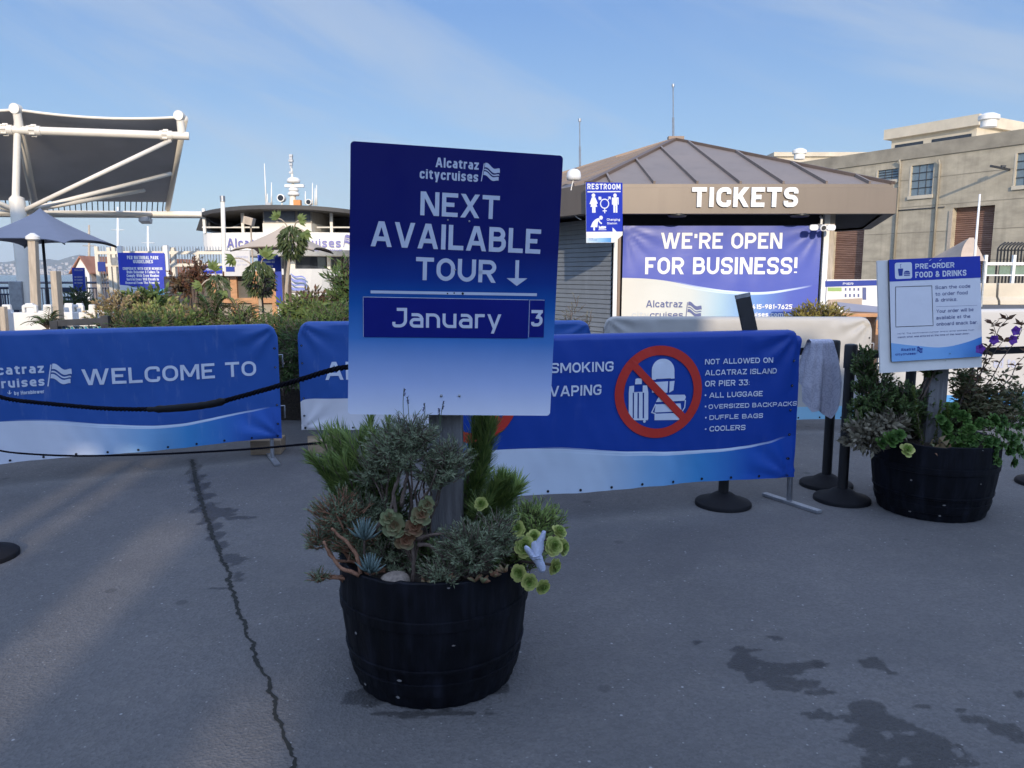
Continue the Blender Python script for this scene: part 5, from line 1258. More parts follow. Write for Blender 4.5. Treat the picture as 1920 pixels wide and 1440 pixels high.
# ------------------------------------------------------------------ ticket booth
def booth():
    Yf = 13.0; FL, FR = at(1098, 345, Yf), at(1683, 345, Yf); zt, zb = at(1390, 344, Yf).z, at(1390, 400.5, Yf).z
    w = FR.x - FL.x; Yc = Yf + w * .866; xc = (FL.x + FR.x) / 2
    hexa = [V3((FL.x, Yf, 0)), V3((FR.x, Yf, 0)), V3((8.0, Yc, 0)), V3((FR.x, 2 * Yc - Yf, 0)), V3((FL.x, 2 * Yc - Yf, 0)), V3((xc - w, Yc, 0))]
    apex = at(1266, 262, Yc)
    root = thing('ticket_booth', 'bronze-roofed six-sided ticket booth with an open for business banner', 'booth', (xc, Yc, 0))
    def ins(k): c = V3((xc, Yc, 0)); return [c + (p - c) * k for p in hexa]
    o_, i_ = hexa, ins(.955); r_ = ins(.985)
    fa = MB()
    for k in range(6):
        a, b, c, d = o_[k], o_[(k + 1) % 6], i_[(k + 1) % 6], i_[k]
        q = [a + V3((0, 0, zb)), b + V3((0, 0, zb)), b + V3((0, 0, zt - .07)), a + V3((0, 0, zt - .07))]
        q2 = [r_[k] + V3((0, 0, zt - .06)), r_[(k + 1) % 6] + V3((0, 0, zt - .06)), r_[(k + 1) % 6] + V3((0, 0, zt)), r_[k] + V3((0, 0, zt))]
        fa.add(q + q2, [(0, 1, 2, 3), (3, 2, 5, 4), (4, 5, 6, 7)])
        fa.add([a + V3((0, 0, zb)), b + V3((0, 0, zb)), c + V3((0, 0, zb)), d + V3((0, 0, zb))], [(3, 2, 1, 0)])
    fascia = fa.build('fascia', M['bronze'], root, world=True)
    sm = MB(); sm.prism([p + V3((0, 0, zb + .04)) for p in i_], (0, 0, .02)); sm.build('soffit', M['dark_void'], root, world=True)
    rf = MB(); e = ins(.985); top = V3((apex.x, apex.y, apex.z)); cap = MB(); seam = MB()
    for k in range(6):
        a, b = e[k] + V3((0, 0, zt)), e[(k + 1) % 6] + V3((0, 0, zt)); rf.add([a, b, top], [(0, 1, 2)])
        cap.beam(a + V3((0, 0, .02)), top + V3((0, 0, .02)), .11, .05)
        d = (b - a).normalized(); nrm = d.cross(top - a).normalized(); up = nrm.cross(d); ta = (top - a).dot(d); H = (top - a).dot(up); Ld = (b - a).length
        n = 8
        for j in range(1, n):
            s = Ld * (j - .45) / (n - .9); h = H * min(s / ta, (Ld - s) / (Ld - ta)) - .1
            if h > .2: seam.beam(a + d * s + nrm * .02, a + d * s + up * h + nrm * .02, .035, .06, nrm)
    roof = rf.build('roof', M['bronze_roof'], root, world=True); cap.build('ridge_cap', M['bronze_cap'], roof, world=True); seam.build('roof_seams', M['bronze_roof'], roof, world=True)
    m = MB(); m.beam(top + V3((-.16, 0, .03)), top + V3((.18, 0, .03)), .16, .07); m.build('ridge_plate', M['bronze_cap'], roof, world=True)
    # walls
    x0, x1 = at(1152, 500, 13.62).x, at(1552, 500, 13.62).x; zw = zb + .05
    wl = [V3((x0, 13.62, 0)), V3((x1, 13.62, 0)), V3((7.0, Yc, 0)), V3((x1, 2 * Yc - 13.62, 0)), V3((x0, 2 * Yc - 13.62, 0)), V3((xc - w * .86, Yc, 0))]
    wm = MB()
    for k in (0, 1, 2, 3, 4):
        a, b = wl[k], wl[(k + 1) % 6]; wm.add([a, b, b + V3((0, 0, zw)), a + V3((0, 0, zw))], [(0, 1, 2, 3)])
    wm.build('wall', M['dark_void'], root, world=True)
    a, b = wl[5], wl[0]; d = (b - a).normalized(); n = d.cross(V3((0, 0, 1))); L = (b - a).length - .06; sh = MB(); P_ = .084; rows = int(zw / P_)
    for r in range(rows):
        z0 = r * P_; sh.add([a + V3((0, 0, z0)) + n * .0, a + d * L + V3((0, 0, z0)), a + d * L + n * .022 + V3((0, 0, z0 + .012)), a + n * .022 + V3((0, 0, z0 + .012)), a + d * L + n * .008 + V3((0, 0, z0 + P_)), a + n * .008 + V3((0, 0, z0 + P_))], [(0, 1, 2, 3), (3, 2, 4, 5)])
    sh.build('roller_shutter', M['shutter'], root, world=True)
    for px, m_, r in ((1153.5, 'white_paint', .035), (1160.5, 'bronze_cap', .028), (1545, 'white_paint', .05), (1554, 'post_wood', .05)):
        p = at(px, 500, 13.5); mb = MB(); mb.box((p.x, p.y, zw / 2), (r * 2, r * 2, zw)); mb.build('corner_post', M[m_], root, world=True, bevel=.008)
    BP = Plane((0, 13.50, 0), (1, 0, 0), (0, 0, 1))
    t = MB(); FP = Plane((0, Yf, 0), (1, 0, 0), (0, 0, 1)); a0, b0 = FP.loc(1296, 388.5); a1, b1 = FP.loc(1496, 351.5)
    for vs, fs, i in layout('TICKETS', b1 - b0, a1 - a0, .225, .10):
        for f in fs: t.prism([FP.p(vs[q][0] + a0, vs[q][1] + b0, .005) for q in f], FP.n * (.035 + .0007 * i))
    t.build('raised_lettering', M['cream_print'], fascia, world=True)
    # banner
    L0, b0 = BP.loc(1164, 640); L1, b1 = BP.loc(1540, 423.5)
    def S(a, b, l=0):
        u, v = (a - L0) / (L1 - L0), (b - b0) / (b1 - b0)
        w_ = .012 * noise.noise((a * 1.7, b * 1.5, 3.3)) + .006 * noise.noise((a * 4, b * .8, 8.))
        for ca, cb in ((L0, b1), (L1, b1)):
            r = math.hypot(a - ca, b - cb)
            if 0 < r < .9: w_ += .010 * math.sin(math.atan2(b - cb, a - ca) * 15) * (1 - r / .9) * min(1, r / .1)
        return V3((a, 13.48 - w_ - l, b))
    mb = MB(); mb.grid(70, 40, lambda u, v: S(L0 + (L1 - L0) * u, b0 + (b1 - b0) * v))
    wv = [(0, .555), (.2, .535), (.4, .47), (.55, .435), (.72, .425), (.88, .46), (1, .50)]
    bm_ = bannermat('open_vinyl', (.075, .10, .40), wv, [(0, (.62, .59, .52)), (.35, (.56, .58, .54)), (.5, (.36, .50, .58)), (.64, (.17, .33, .62)), (.85, (.09, .125, .44)), (1, (.08, .105, .42))], rough=.35, scratch=.02, top2=(.085, .115, .42))
    bn = mb.build('banner', bm_, root, smooth=True, world=True)
    BP.fn = S; t = MB(); kw = dict(lift=.006, sub=.05, step=.0008)
    BP.text(t, "WE'RE OPEN", (1238.2, 466.4), (1466.5, 436.5), stroke=.185, **kw); BP.text(t, 'FOR BUSINESS!', (1208.8, 514.2), (1495, 482.5), stroke=.185, **kw)
    t.build('lettering', M['cream_print'], bn, world=True)
    t = MB(); BP.text(t, '415-981-7625', (1409, 579.5), (1484.8, 570.5), lift=.006, stroke=.2); BP.text(t, 'cruises.com/ac', (1398, 593.6), (1487, 585), lift=.006, stroke=.2); t.build('small_lettering', M['cream_print'], bn, world=True)
    t = MB(); BP.text(t, 'Alcatraz', (1210.8, 576.3), (1279.2, 563), stroke=.17, **kw); t2 = MB(); BP.text(t2, 'city', (1184, 595.8), (1216.5, 583.5), stroke=.17, **kw); BP.text(t, 'cruises', (1218, 595.8), (1280, 584), stroke=.17, **kw)
    BP.flag(t, (1285.5, 595.5), (1288.5, 566.5), 1312, .006); t.build('emblem_lettering', M['grey_ink'], bn, world=True); t2.build('pale_emblem_lettering', flatmat('silver_ink', (.52, .54, .54)), bn, world=True)
    # whips on the roof
    for (px, py0, py1, Y) in ((1262.5, 263, 163, Yc), (1087.5, 308, 228, 16.9)):
        p, q = at(px, py0 + 4, Y), at(px - .5, py1, Y); m = MB(); m.tube([p, p.lerp(q, .45)], .026, 6); m.tube([p.lerp(q, .45), q], .014, 6); m.tube([q, q + V3((0, 0, .06))], .03, 8)
        m.build('aerial', M['galv'], root, smooth=True, world=True, auto=50)
    c = at(1076, 333, 13.55); m = MB(); m.lathe([(.0, .15), (.06, .14), (.11, .10), (.125, .02), (.12, -.04), (.02, -.05)], 20, c); bl = m.build('wall_lamp', M['soft_white'], root, smooth=True, world=True)
    m = MB(); m.tube(curve_pts(c + V3((0, -.05, 0)), at(1090, 412, 13.3), (-.12, 0, -.12), 12), .008, 5); m.build('cord', M['white_paint'], bl, world=True)
    for px in (1270, 1500):
        p = at(px, 399, 13.15); m = MB(); m.lathe([(.14, .0), (.16, .02), (.16, .05)], 20, (p.x, p.y, zb - .045)); m.build('soffit_light', M['black_metal'], root, smooth=True, world=True, auto=40)
booth()
def flood():
    p = at(1540, 428, 13.2); root = thing('security_camera', 'white twin floodlight camera under the right end of the booth fascia', 'camera', p)
    m = MB(); m.tube([(0, -.10, .0), (0, .10, .03)], .055, 18); m.build('camera_body', M['soft_white'], root, smooth=True, auto=50)
    m = MB(); m.tube([(0, -.118, -.001), (0, -.101, 0)], .036, 18); m.build('lens', M['black_metal'], root, smooth=True, auto=50)
    for s in (-1, 1):
        m = MB(); m.prism([(a + s * .145, -.06, b + .01) for a, b in round_path([(-.075, -.05, .04), (.075, -.05, .04), (.075, .05, .04), (-.075, .05, .04)], True)], (0, .05, 0)); m.build('floodlight', M['soft_white'], root, bevel=.006)
    m = MB(); m.tube([(-.13, 0, .02), (.13, 0, .02)], .014, 8); m.tube([(0, .02, .02), (.02, .06, .17), (.0, .08, .21)], .022, 8); m.build('bracket', M['white_paint'], root, smooth=True)
flood()
def restroom():
    P_ = Plane((1.5088, 12.8, 2.4509), (.9559, .2928, .0223), (-.0222, -.0036, .9997))
    root = thing('restroom_sign', 'blue restroom arrow sign hanging at the left corner of the ticket booth', 'sign', P_.o)
    w, h = .6445 / 2, .9613 / 2
    yb = P_.loc(1130, 424)[1]; yl = P_.loc(1120, 434.5)[1]
    D = MB(); outl = [(-w, -h), (P_.loc(1149, 454)[0], -h), (P_.loc(1149, 454)[0] + .02, -h - .0), (w, P_.loc(1167, 441)[1]), (w, h), (-w, h)]
    D.prism([P_.p(a, b, -.012) for a, b in outl], P_.n * .011); D.build('board', M['white_plastic'], root, world=True)
    board_face(P_, (-w, yl, w, h), 'print', flatmat('restroom_blue', (.012, .03, .36), .35), root, .0008, .004)
    board_face(P_, (-w + .004, -h + .004, P_.loc(1146, 454)[0], yl - .10), 'wave_print', rampmat('restroom_wave', [(0, (.5, .6, .68)), (.6, (.22, .42, .66)), (1, (.06, .24, .52))], uvaxis=0), root, .0008, .004)
    t = MB(); Z = lambda x, y: (1085 + x / 11.075, 335 + y / 11.075)
    P_.text(t, 'RESTROOM', Z(180, 219), Z(868, 110), .002, .2, .16); P_.stroke(t, [Z(182, 273), Z(870, 268)], .018, .002)
    P_.disc(t, Z(306, 348), .0315, .002); P_.poly(t, [Z(282, 388), Z(334, 388), Z(384, 585), Z(246, 585)], .002)
    P_.stroke(t, [Z(284, 395), Z(236, 530)], .022, .0024); P_.stroke(t, [Z(332, 395), Z(384, 520)], .022, .0024)
    for x in (295, 332): P_.stroke(t, [Z(x, 570), Z(x, 708)], .028, .0027)
    P_.disc(t, Z(754, 348), .0315, .002); P_.poly(t, [Z(692, 392), Z(824, 388), Z(824, 420), Z(802, 430), Z(800, 560), Z(716, 560), Z(712, 430), Z(692, 430)], .002)
    for x in (700, 818): P_.stroke(t, [Z(x, 392), Z(x, 540)], .018, .0024)
    for x in (738, 784): P_.stroke(t, [Z(x, 550), Z(x, 706)], .032, .0027)
    P_.ring(t, Z(538, 520), .072, .016, .002); P_.stroke(t, [Z(540, 618), Z(540, 716)], .016, .0024); P_.stroke(t, [Z(498, 668), Z(582, 668)], .016, .0027)
    P_.stroke(t, [Z(605, 440), Z(650, 385)], .014, .0024); P_.stroke(t, [Z(610, 385), Z(655, 380), Z(656, 430)], .014, .003); P_.stroke(t, [Z(470, 440), Z(425, 390)], .014, .0024); P_.stroke(t, [Z(466, 385), Z(420, 384), Z(420, 432)], .014, .003); P_.stroke(t, [Z(430, 440), Z(470, 400)], .012, .0034)
    P_.disc(t, Z(463, 810), .032, .002); P_.poly(t, [Z(410, 815), Z(440, 850), Z(400, 900), Z(385, 1010), Z(246, 1005), Z(290, 900), Z(340, 850)], .002); P_.stroke(t, [Z(410, 850), Z(438, 905), Z(480, 935)], .022, .0026); P_.stroke(t, [Z(320, 1000), Z(320, 1075)], .03, .0026)
    P_.poly(t, [Z(415, 965), Z(440, 1000), Z(480, 985), Z(520, 985), Z(530, 1040), Z(420, 1040)], .002); P_.disc(t, Z(545, 1010), .02, .0026); P_.stroke(t, [Z(410, 1060), Z(575, 1060)], .010, .002)
    P_.text(t, 'Changing', Z(585, 872), Z(855, 825), .002, .19); P_.text(t, 'Station', Z(590, 948), Z(795, 905), .002, .19)
    t.build('lettering', M['white_print'], root, world=True)
    t = MB(); P_.poly(t, [Z(168, 1130), Z(700, 1130), Z(700, 1205), Z(168, 1210)], .003); P_.poly(t, [Z(700, 1010), Z(850, 1165), Z(710, 1312)], .0036); t.build('arrow', M['white_print'], root, world=True)
    t = MB(); P_.text(t, 'Alcatraz', Z(215, 1256), Z(300, 1238), .0015, .2); P_.text(t, 'citycruises', Z(205, 1282), Z(380, 1262), .0015, .2); t.build('emblem_lettering', M['blue_ink'], root, world=True)
    m = MB(); p = P_.p(0, h - .05, -.012); m.beam(p, p + V3((.12, .45, 0)), .03, .03); p = P_.p(.1, -.1, -.012); m.beam(p, p + V3((.12, .5, 0)), .03, .03); m.build('bracket', M['galv'], root, world=True)
restroom()

# ------------------------------------------------------------------ warehouse on the right
WP = Plane((35.8, 60, 0), (.5145, -.8575, 0), (0, 0, 1))
def holes_wall(mb, pl, a0, a1, b0, b1, holes, depth):
    As = sorted({a0, a1, *[h[0] for h in holes], *[h[2] for h in holes]}); Bs = sorted({b0, b1, *[h[1] for h in holes], *[h[3] for h in holes]})
    for i in range(len(As) - 1):
        for j in range(len(Bs) - 1):
            ca, cb = (As[i] + As[i + 1]) / 2, (Bs[j] + Bs[j + 1]) / 2
            if any(h[0] < ca < h[2] and h[1] < cb < h[3] for h in holes): continue
            mb.add([pl.p(As[i], Bs[j]), pl.p(As[i + 1], Bs[j]), pl.p(As[i + 1], Bs[j + 1]), pl.p(As[i], Bs[j + 1])], [(0, 1, 2, 3)])
    for h in holes:
        c = [(h[0], h[1]), (h[2], h[1]), (h[2], h[3]), (h[0], h[3])]
        for k in range(4):
            p, q = c[k], c[(k + 1) % 4]; mb.add([pl.p(*p), pl.p(*q), pl.p(*q, -depth), pl.p(*p, -depth)], [(0, 1, 2, 3)])
def rect(pl, x0, y0, x1, y1):
    """local box of a feature from two photo corners: lower left, upper right"""
    a, b = pl.loc(x0, y0); c, d = pl.loc(x1, y1); return a, b, c, d
def warehouse():
    root = thing('warehouse', 'long board-marked concrete warehouse with rusty doors, right of the ticket booth', 'warehouse', WP.o, math.atan2(-.8575, .5145))
    zt = WP.loc(1775, 266)[1]; aL = WP.loc(1440, 400)[0]; aR = 40.0
    d1 = list(rect(WP, 1556, 540, 1622, 411)); d2 = list(rect(WP, 1776, 540, 1866, 384)); d1[1] = d2[1] = 0.0
    w1 = rect(WP, 1706, 368, 1751, 306); w2 = rect(WP, 1645, 340, 1685, 315); w3 = list(rect(WP, 1902, 349, 1935, 284)); w3[2] = w3[0] + (w1[2] - w1[0]) * 1.0
    holes = [tuple(d1), tuple(d2), w1, w2, tuple(w3)]
    for k in (1, 2): holes.append((w3[0] + 7.5 * k, w3[1], w3[2] + 7.5 * k, w3[3]))
    mb = MB(); holes_wall(mb, WP, aL, aR, 0, zt, holes, .55)
    dep = 30.0
    mb.add([WP.p(aL, 0), WP.p(aL, zt), WP.p(aL, zt, -dep), WP.p(aL, 0, -dep)], [(0, 1, 2, 3)]); mb.add([WP.p(aR, 0), WP.p(aR, zt), WP.p(aR, zt, -dep), WP.p(aR, 0, -dep)], [(3, 2, 1, 0)])
    wall = mb.build('wall', M['concrete'], root, world=True)
    # shallow pour lines in the concrete
    g = MB()
    for z in (2.6, 4.9, 7.0, 9.2):
        cuts = [aL] + sorted(x for h in holes if h[1] < z < h[3] for x in (h[0] - .05, h[2] + .05)) + [aR]
        for q in range(0, len(cuts) - 1, 2): g.beam(WP.p(cuts[q], z, .0), WP.p(cuts[q + 1], z, .0), .05, .05)
    g.build('pour_joints', M['concrete_band'], wall, world=True)
    g = MB(); g.prism([WP.p(aL, zt - 1.0, -.3), WP.p(aL, zt - .95, .10), WP.p(aL, zt + .1, .14), WP.p(aL, zt + .12, -.4)], WP.ux * (aR - aL)); g.build('parapet', M['concrete_band'], root, world=True)
    g = MB(); g.add([WP.p(aL, zt - .3, -.4), WP.p(aR, zt - .3, -.4), WP.p(aR, zt - .3, -dep), WP.p(aL, zt - .3, -dep)], [(0, 1, 2, 3)]); g.build('roof', M['concrete_pale'], root, world=True)
    for h in (d1, d2):
        n = int((h[3] - h[1]) / .16); s = MB()
        for k in range(n):
            z0 = h[1] + (h[3] - h[1]) * k / n; z1 = h[1] + (h[3] - h[1]) * (k + 1) / n
            s.add([WP.p(h[0], z0, -.52), WP.p(h[2], z0, -.52), WP.p(h[2], (z0 + z1) / 2, -.46), WP.p(h[0], (z0 + z1) / 2, -.46), WP.p(h[2], z1, -.52), WP.p(h[0], z1, -.52)], [(0, 1, 2, 3), (3, 2, 4, 5)])
        s.build('rolling_door', M['rust'], root, world=True)
        f = MB(); f.beam(WP.p(h[0] - .14, h[1], .02), WP.p(h[0] - .14, h[3] - .2, .02), .28, .12, WP.n); f.build('door_jamb', M['post_wood'], root, world=True)
    for i, h in enumerate(holes[2:]):
        s = MB(); s.add([WP.p(h[0], h[1], -.14), WP.p(h[2], h[1], -.14), WP.p(h[2], h[3], -.14), WP.p(h[0], h[3], -.14)], [(0, 1, 2, 3)]); wn = s.build('window', M['glass_blue'], root, world=True)
        b = MB()
        for k in range(1, 4): z = h[1] + (h[3] - h[1]) * k / 4; b.beam(WP.p(h[0], z, -.11), WP.p(h[2], z, -.11), .05, .05)
        for k in range(1, 3): a = h[0] + (h[2] - h[0]) * k / 3; b.beam(WP.p(a, h[1], -.12), WP.p(a, h[3], -.12), .04, .04)
        b.build('glazing_bars', M['steel_dark'], wn, world=True)
        b = MB(); b.beam(WP.p(h[0] - .15, h[1] - .14, .02), WP.p(h[2] + .15, h[1] - .14, .02), .22, .28); b.build('sill', M['concrete_pale'], wn, world=True)
        b = MB(); b.beam(WP.p(h[0] - .07, h[1], .0), WP.p(h[0] - .07, h[3], .0), .12, .06, WP.n); b.build('window_frame', M['concrete_pale'], wn, world=True)
    for px, pt, pb_ in ((1690, 300, 520), (1764, 300, 520)):
        a, b1 = WP.loc(px, pt); b0 = .2; g = MB(); g.tube([WP.p(a, b0, .12), WP.p(a, b1 - .4, .12), WP.p(a, b1, .3)], .09, 8); g.build('drainpipe', M['concrete_band'], root, smooth=True, world=True)
    a0, b0 = WP.loc(1640, 398); a1, b1 = WP.loc(1772, 381); g = MB(); g.tube([WP.p(a0, b0, .06), WP.p(a1, b0, .06)], .045, 6); g.build('conduit', M['steel_dark'], root, smooth=True, world=True)
    # raised monitor on the roof
    MP = Plane(WP.o - WP.n * 7, WP.ux, (0, 0, 1)); a0, z1 = MP.loc(1672, 262); a1, z2 = MP.loc(1832, 236); z1 = (z1 + z2) / 2
    m = MB(); m.prism([MP.p(a0, zt - .3, 0), MP.p(a1, zt - .3, 0), MP.p(a1, z1, 0), MP.p(a0, z1, 0)], -MP.n * 14); mo = m.build('roof_monitor', M['concrete_pale'], root, world=True)
    m = MB(); m.prism([MP.p(a0 - .5, z1, .5), MP.p(a1 + .4, z1, .5), MP.p(a1 + .4, z1 + .9, .5), MP.p(a0 - .5, z1 + .9, .5)], -MP.n * 15); m.build('monitor_cornice', M['concrete_pale'], mo, world=True)
    m = MB(); L = a1 - a0
    for q0, q1 in ((.05, .40), (.50, .95)):
        m.prism([MP.p(a0 + L * q0, z1 - 1.0, .03), MP.p(a0 + L * q1, z1 - 1.0, .03), MP.p(a0 + L * q1, z1 - .55, .03), MP.p(a0 + L * q0, z1 - .55, .03)], -MP.n * .02)
    m.build('clerestory_strip', M['glass_dark'], mo, world=True)
    for px, py, Y, r in ((1854, 226, 62, .75), (1499, 289, 80, .7)):
        p = at(px, py, Y); m = MB(); m.lathe([(r * .75, -.5), (r * .75, 0), (r, .05), (r, .35), (r * .5, .55), (0.01, .6)], 24, p); m.build('roof_vent', M['white_paint'], root, smooth=True, world=True, auto=40)
    a, b = WP.loc(1893, 318); m = MB(); m.beam(WP.p(a, b, 0), WP.p(a - .1, b + .1, 2.4), .14, .14); m.beam(WP.p(a, b + .1, .9), WP.p(a, b + .25, .9), .3, .2); m.build('wall_bracket', M['steel_dark'], root, world=True)
warehouse()
def tag_new(o, label, cat, group=None): return tag(o, label, cat, group)
def hall():
    root = thing('low_hall', 'pale flat-roofed building just showing above the booth roof, left of the warehouse', 'building', at(1520, 500, 95))
    p, q = at(1490, 294, 92), at(1580, 297, 92); m = MB(); m.box(((p.x + q.x) / 2 + 3, 97, p.z / 2), (16, 10, p.z)); m.build('wall', M['concrete_pale'], root, world=True)
    m = MB(); m.box(((p.x + q.x) / 2 + 3, 97, p.z + .25), (16.6, 10.6, .48)); m.build('roof', M['cream_roof'] if 'cream_roof' in M else M['concrete_pale'], root, world=True)
hall()
def yard():
    # black fence with forward-curving tips
    root = thing('security_fence', 'black steel fence with curved tips before the warehouse door', 'fence', at(1890, 510, 46))
    Y = 46; x0, x1 = at(1869, 480, Y).x, at(1990, 480, Y).x; zb = at(1890, 503, Y).z - 1.7; zt = at(1890, 466, Y).z; n = 20
    rl = MB(); rl.beam((x0, Y, zt - .1), (x1, Y, zt - .1), .09, .09); rl.beam((x0, Y, zb + .2), (x1, Y, zb + .2), .09, .09); rl.build('rails', M['black_metal'], root, world=True)
    for k in range(n):
        x = x0 + (x1 - x0) * k / (n - 1); m = MB(); m.tube([(x, Y - .05, zb), (x, Y - .05, zt), (x + .10, Y - .1, zt + .18), (x + .32, Y - .2, zt + .36)], .05, 5); m.build('picket', M['black_metal'], root, world=True)
    # white framed gate with green mesh
    root = thing('yard_gate', 'white-framed yard gate with dull green mesh panels', 'gate', at(1880, 520, 42)); Y = 42
    for px, top in ((1845, 478), (1898, 478), (1950, 478)):
        p, q = at(px, 522, Y), at(px, top, Y); m = MB(); m.beam((p.x, Y, 0), (p.x, Y, q.z), .15, .15); m.build('gate_post', M['white_paint'], root, world=True)
    for y in (493, 496, 516):
        a, b = at(1845, y, Y), at(1950, y - .5, Y); m = MB(); m.beam((a.x + .08, Y, a.z), (b.x, Y, a.z), .07, .07); m.build('rail', M['white_paint'], root, world=True)
    for xa, xb in ((1846, 1868), (1875, 1897), (1900, 1945)):
        a, b = at(xa, 515, Y), at(xb, 498, Y); m = MB(); m.box(((a.x + b.x) / 2, Y + .1, (a.z + b.z) / 2), (b.x - a.x, .04, b.z - a.z)); m.build('mesh_panel', pmat('green_mesh', (.16, .22, .16), .8), root, world=True)
    # concrete barriers
    for k, (xa, xb, lab) in enumerate(((1836, 1868, 'short pale concrete road barrier next to the food and drinks sign'), (1871, 1940, 'long pale concrete road barrier below the green mesh gate'))):
        Yb = 38; a, b = at(xa, 531, Yb), at(xb, 516, Yb); h = .84; m = MB(); c = V3((a.x, Yb, 0)); z0 = 0
        m.prism([(a.x, Yb - .35, z0), (a.x, Yb - .30, z0 + .2), (a.x, Yb - .13, z0 + .38), (a.x, Yb - .1, z0 + h + .2), (a.x, Yb + .1, z0 + h + .2), (a.x, Yb + .13, z0 + .38), (a.x, Yb + .30, z0 + .2), (a.x, Yb + .35, z0)], (b.x - a.x, 0, 0))
        tag(m.build('road_barrier', M['concrete_pale'], bevel=.02), lab, 'barrier', 'concrete barriers in the yard')
    # tan tent
    Y = 36; ap, l, r = at(1819, 446, Y), at(1778, 490, Y), at(1822, 490, Y); m = MB()
    pts = [(l.x, Y - 1, l.z), (r.x, Y - 1, r.z), (r.x + .3, Y + 2, r.z), (l.x, Y + 2, l.z)]
    root = thing('tent', 'tan canvas tent peak in front of the rusty warehouse door', 'tent', (l.x, Y, 0)); 
    m.grid(10, 6, lambda u, v: V3(pts[0]).lerp(V3(pts[1]), u).lerp(V3((ap.x - .15 + u * .2, Y - .2, ap.z)).lerp(V3(pts[0]).lerp(V3(pts[1]), u), .0), v) + V3((-.45 * v * (1 - v) * (1 - u), 0, .25 * v * (1 - v) * (1 - u)))); m.add([pts[1], pts[2], (ap.x + .05, Y - .2, ap.z)], [(0, 1, 2)]); m.add([pts[3], pts[0], (ap.x - .15, Y - .2, ap.z)], [(0, 1, 2)]); m.add([pts[2], pts[3], (ap.x - .15, Y - .2, ap.z), (ap.x + .05, Y - .2, ap.z)], [(0, 1, 2, 3)])
    m.build('canopy', M['tan_canvas'], root, smooth=False, world=True)
    for p in pts: m = MB(); m.beam((p[0], p[1], 0), p, .07, .07); m.build('leg', M['galv'], root, world=True)
    p, q = at(1826, 500, 30), at(1826, 364, 30); m = MB(); m.tube([(p.x, 30, 0), (p.x, 30, q.z)], [.06, .035], 8); tag(m.build('pole', M['white_paint'], smooth=True), 'thin white pole rising behind the food and drinks sign', 'pole')
    # display panel with a pier picture
    Y = 11.6; PP = Plane((0, Y, 0), (1, 0, 0), (0, 0, 1)); a0, b0, a1, b1 = rect(PP, 1547, 590, 1662, 524); root = thing('display_panel', 'low display panel with a picture of a white building, right of the booth', 'panel', ((a0 + a1) / 2, Y, 0))
    board_body(PP, (a0, b0, a1, b1), .03, 'board', M['white_plastic'], root, -.001, .01)
    t = MB(); PP.poly(t, [(1547, 538), (1651, 535), (1651, 525), (1547, 527)], .002); t.build('header_band', M['blue_ink'], root, world=True)
    t = MB(); PP.text(t, 'PIER', (1580, 534), (1600, 530), .004, .2); t.build('header_lettering', M['white_print'], root, world=True)
    t = MB(); PP.poly(t, [(1552, 546), (1578, 546), (1578, 539), (1552, 539)], .002); t.build('lawn_picture', flatmat('print_green', (.30, .42, .14)), root, world=True)
    t = MB()
    for x in (1584, 1592, 1600, 1608): PP.poly(t, [(x, 545), (x + 3, 545), (x + 3, 540), (x, 540)], .003); PP.poly(t, [(x, 557), (x + 3, 557), (x + 3, 551), (x, 551)], .003)
    PP.poly(t, [(1617, 562), (1624, 562), (1624, 539), (1617, 539)], .003); t.build('window_picture', M['grey_ink'], root, world=True)
    t = MB(); PP.poly(t, [(1552, 575), (1616, 575), (1616, 559), (1552, 562)], .002); t.build('ground_picture', M['tan_canvas'], root, world=True)
    for x in (a0 + .1, a1 - .1): m = MB(); m.box((x, Y + .04, b0 / 2 + .1), (.05, .05, b0 + .2)); m.build('leg', M['galv'], root, world=True)
    # grey awning and bench in front of it
    root = thing('market_awning', 'sloping slate-grey awning edge right of the golden shrub', 'awning', at(1605, 600, 9.6)); Y = 9.6
    p = [at(1567, 566, Y), at(1668, 577, Y), at(1668, 587, Y - .6), at(1585, 583, Y - .5)]; m = MB(); m.prism(p, (0, .02, -.012)); m.build('canopy', M['canvas_umb'], root, world=True)
    m = MB(); q = at(1640, 583, Y - .1); m.tube([(q.x, q.y, 0), (q.x, q.y, q.z - .02)], .02, 8); m.build('pole', M['galv'], root, world=True)
    root = thing('plank_bench', 'orange-brown plank bench below the slate awning', 'bench', at(1590, 610, 9.0)); q = at(1590, 590, 9.0)
    m = MB(); m.box((q.x, 9.0, q.z), (.75, .3, .04)); m.build('seat', M['wood_tan'], root, world=True, bevel=.004)
    for s in (-1, 1): m = MB(); m.box((q.x + s * .3, 9.0, q.z / 2), (.05, .26, q.z - .04)); m.build('leg', M['wood_tan'], root, world=True)
yard()
bushy('golden_shrub', 'golden-green shrub above the white barrier at the lower right of the booth banner', at(1530, 700, 8.0), [(at(1530, 588, 8.0), (.22, .16, .10), 120), (at(1560, 592, 8.0), (.18, .15, .07), 70), (at(1500, 596, 8.0), (.13, .12, .06), 50), (at(1535, 640, 8.0), (.2, .15, .2), 60)], .06, .016, M['lf_yellow'], None, per=10, tm=.5, sr=.004)
bushy('wispy_shrub', 'sparse twiggy shrub against the grey roller shutter', at(1075, 760, 7.6), [(at(1075, 590, 7.6), (.14, .1, .16), 26), (at(1100, 605, 7.6), (.08, .1, .10), 14)], .05, .008, M['lf_dry'], None, per=5, tm=.2, sr=.003)

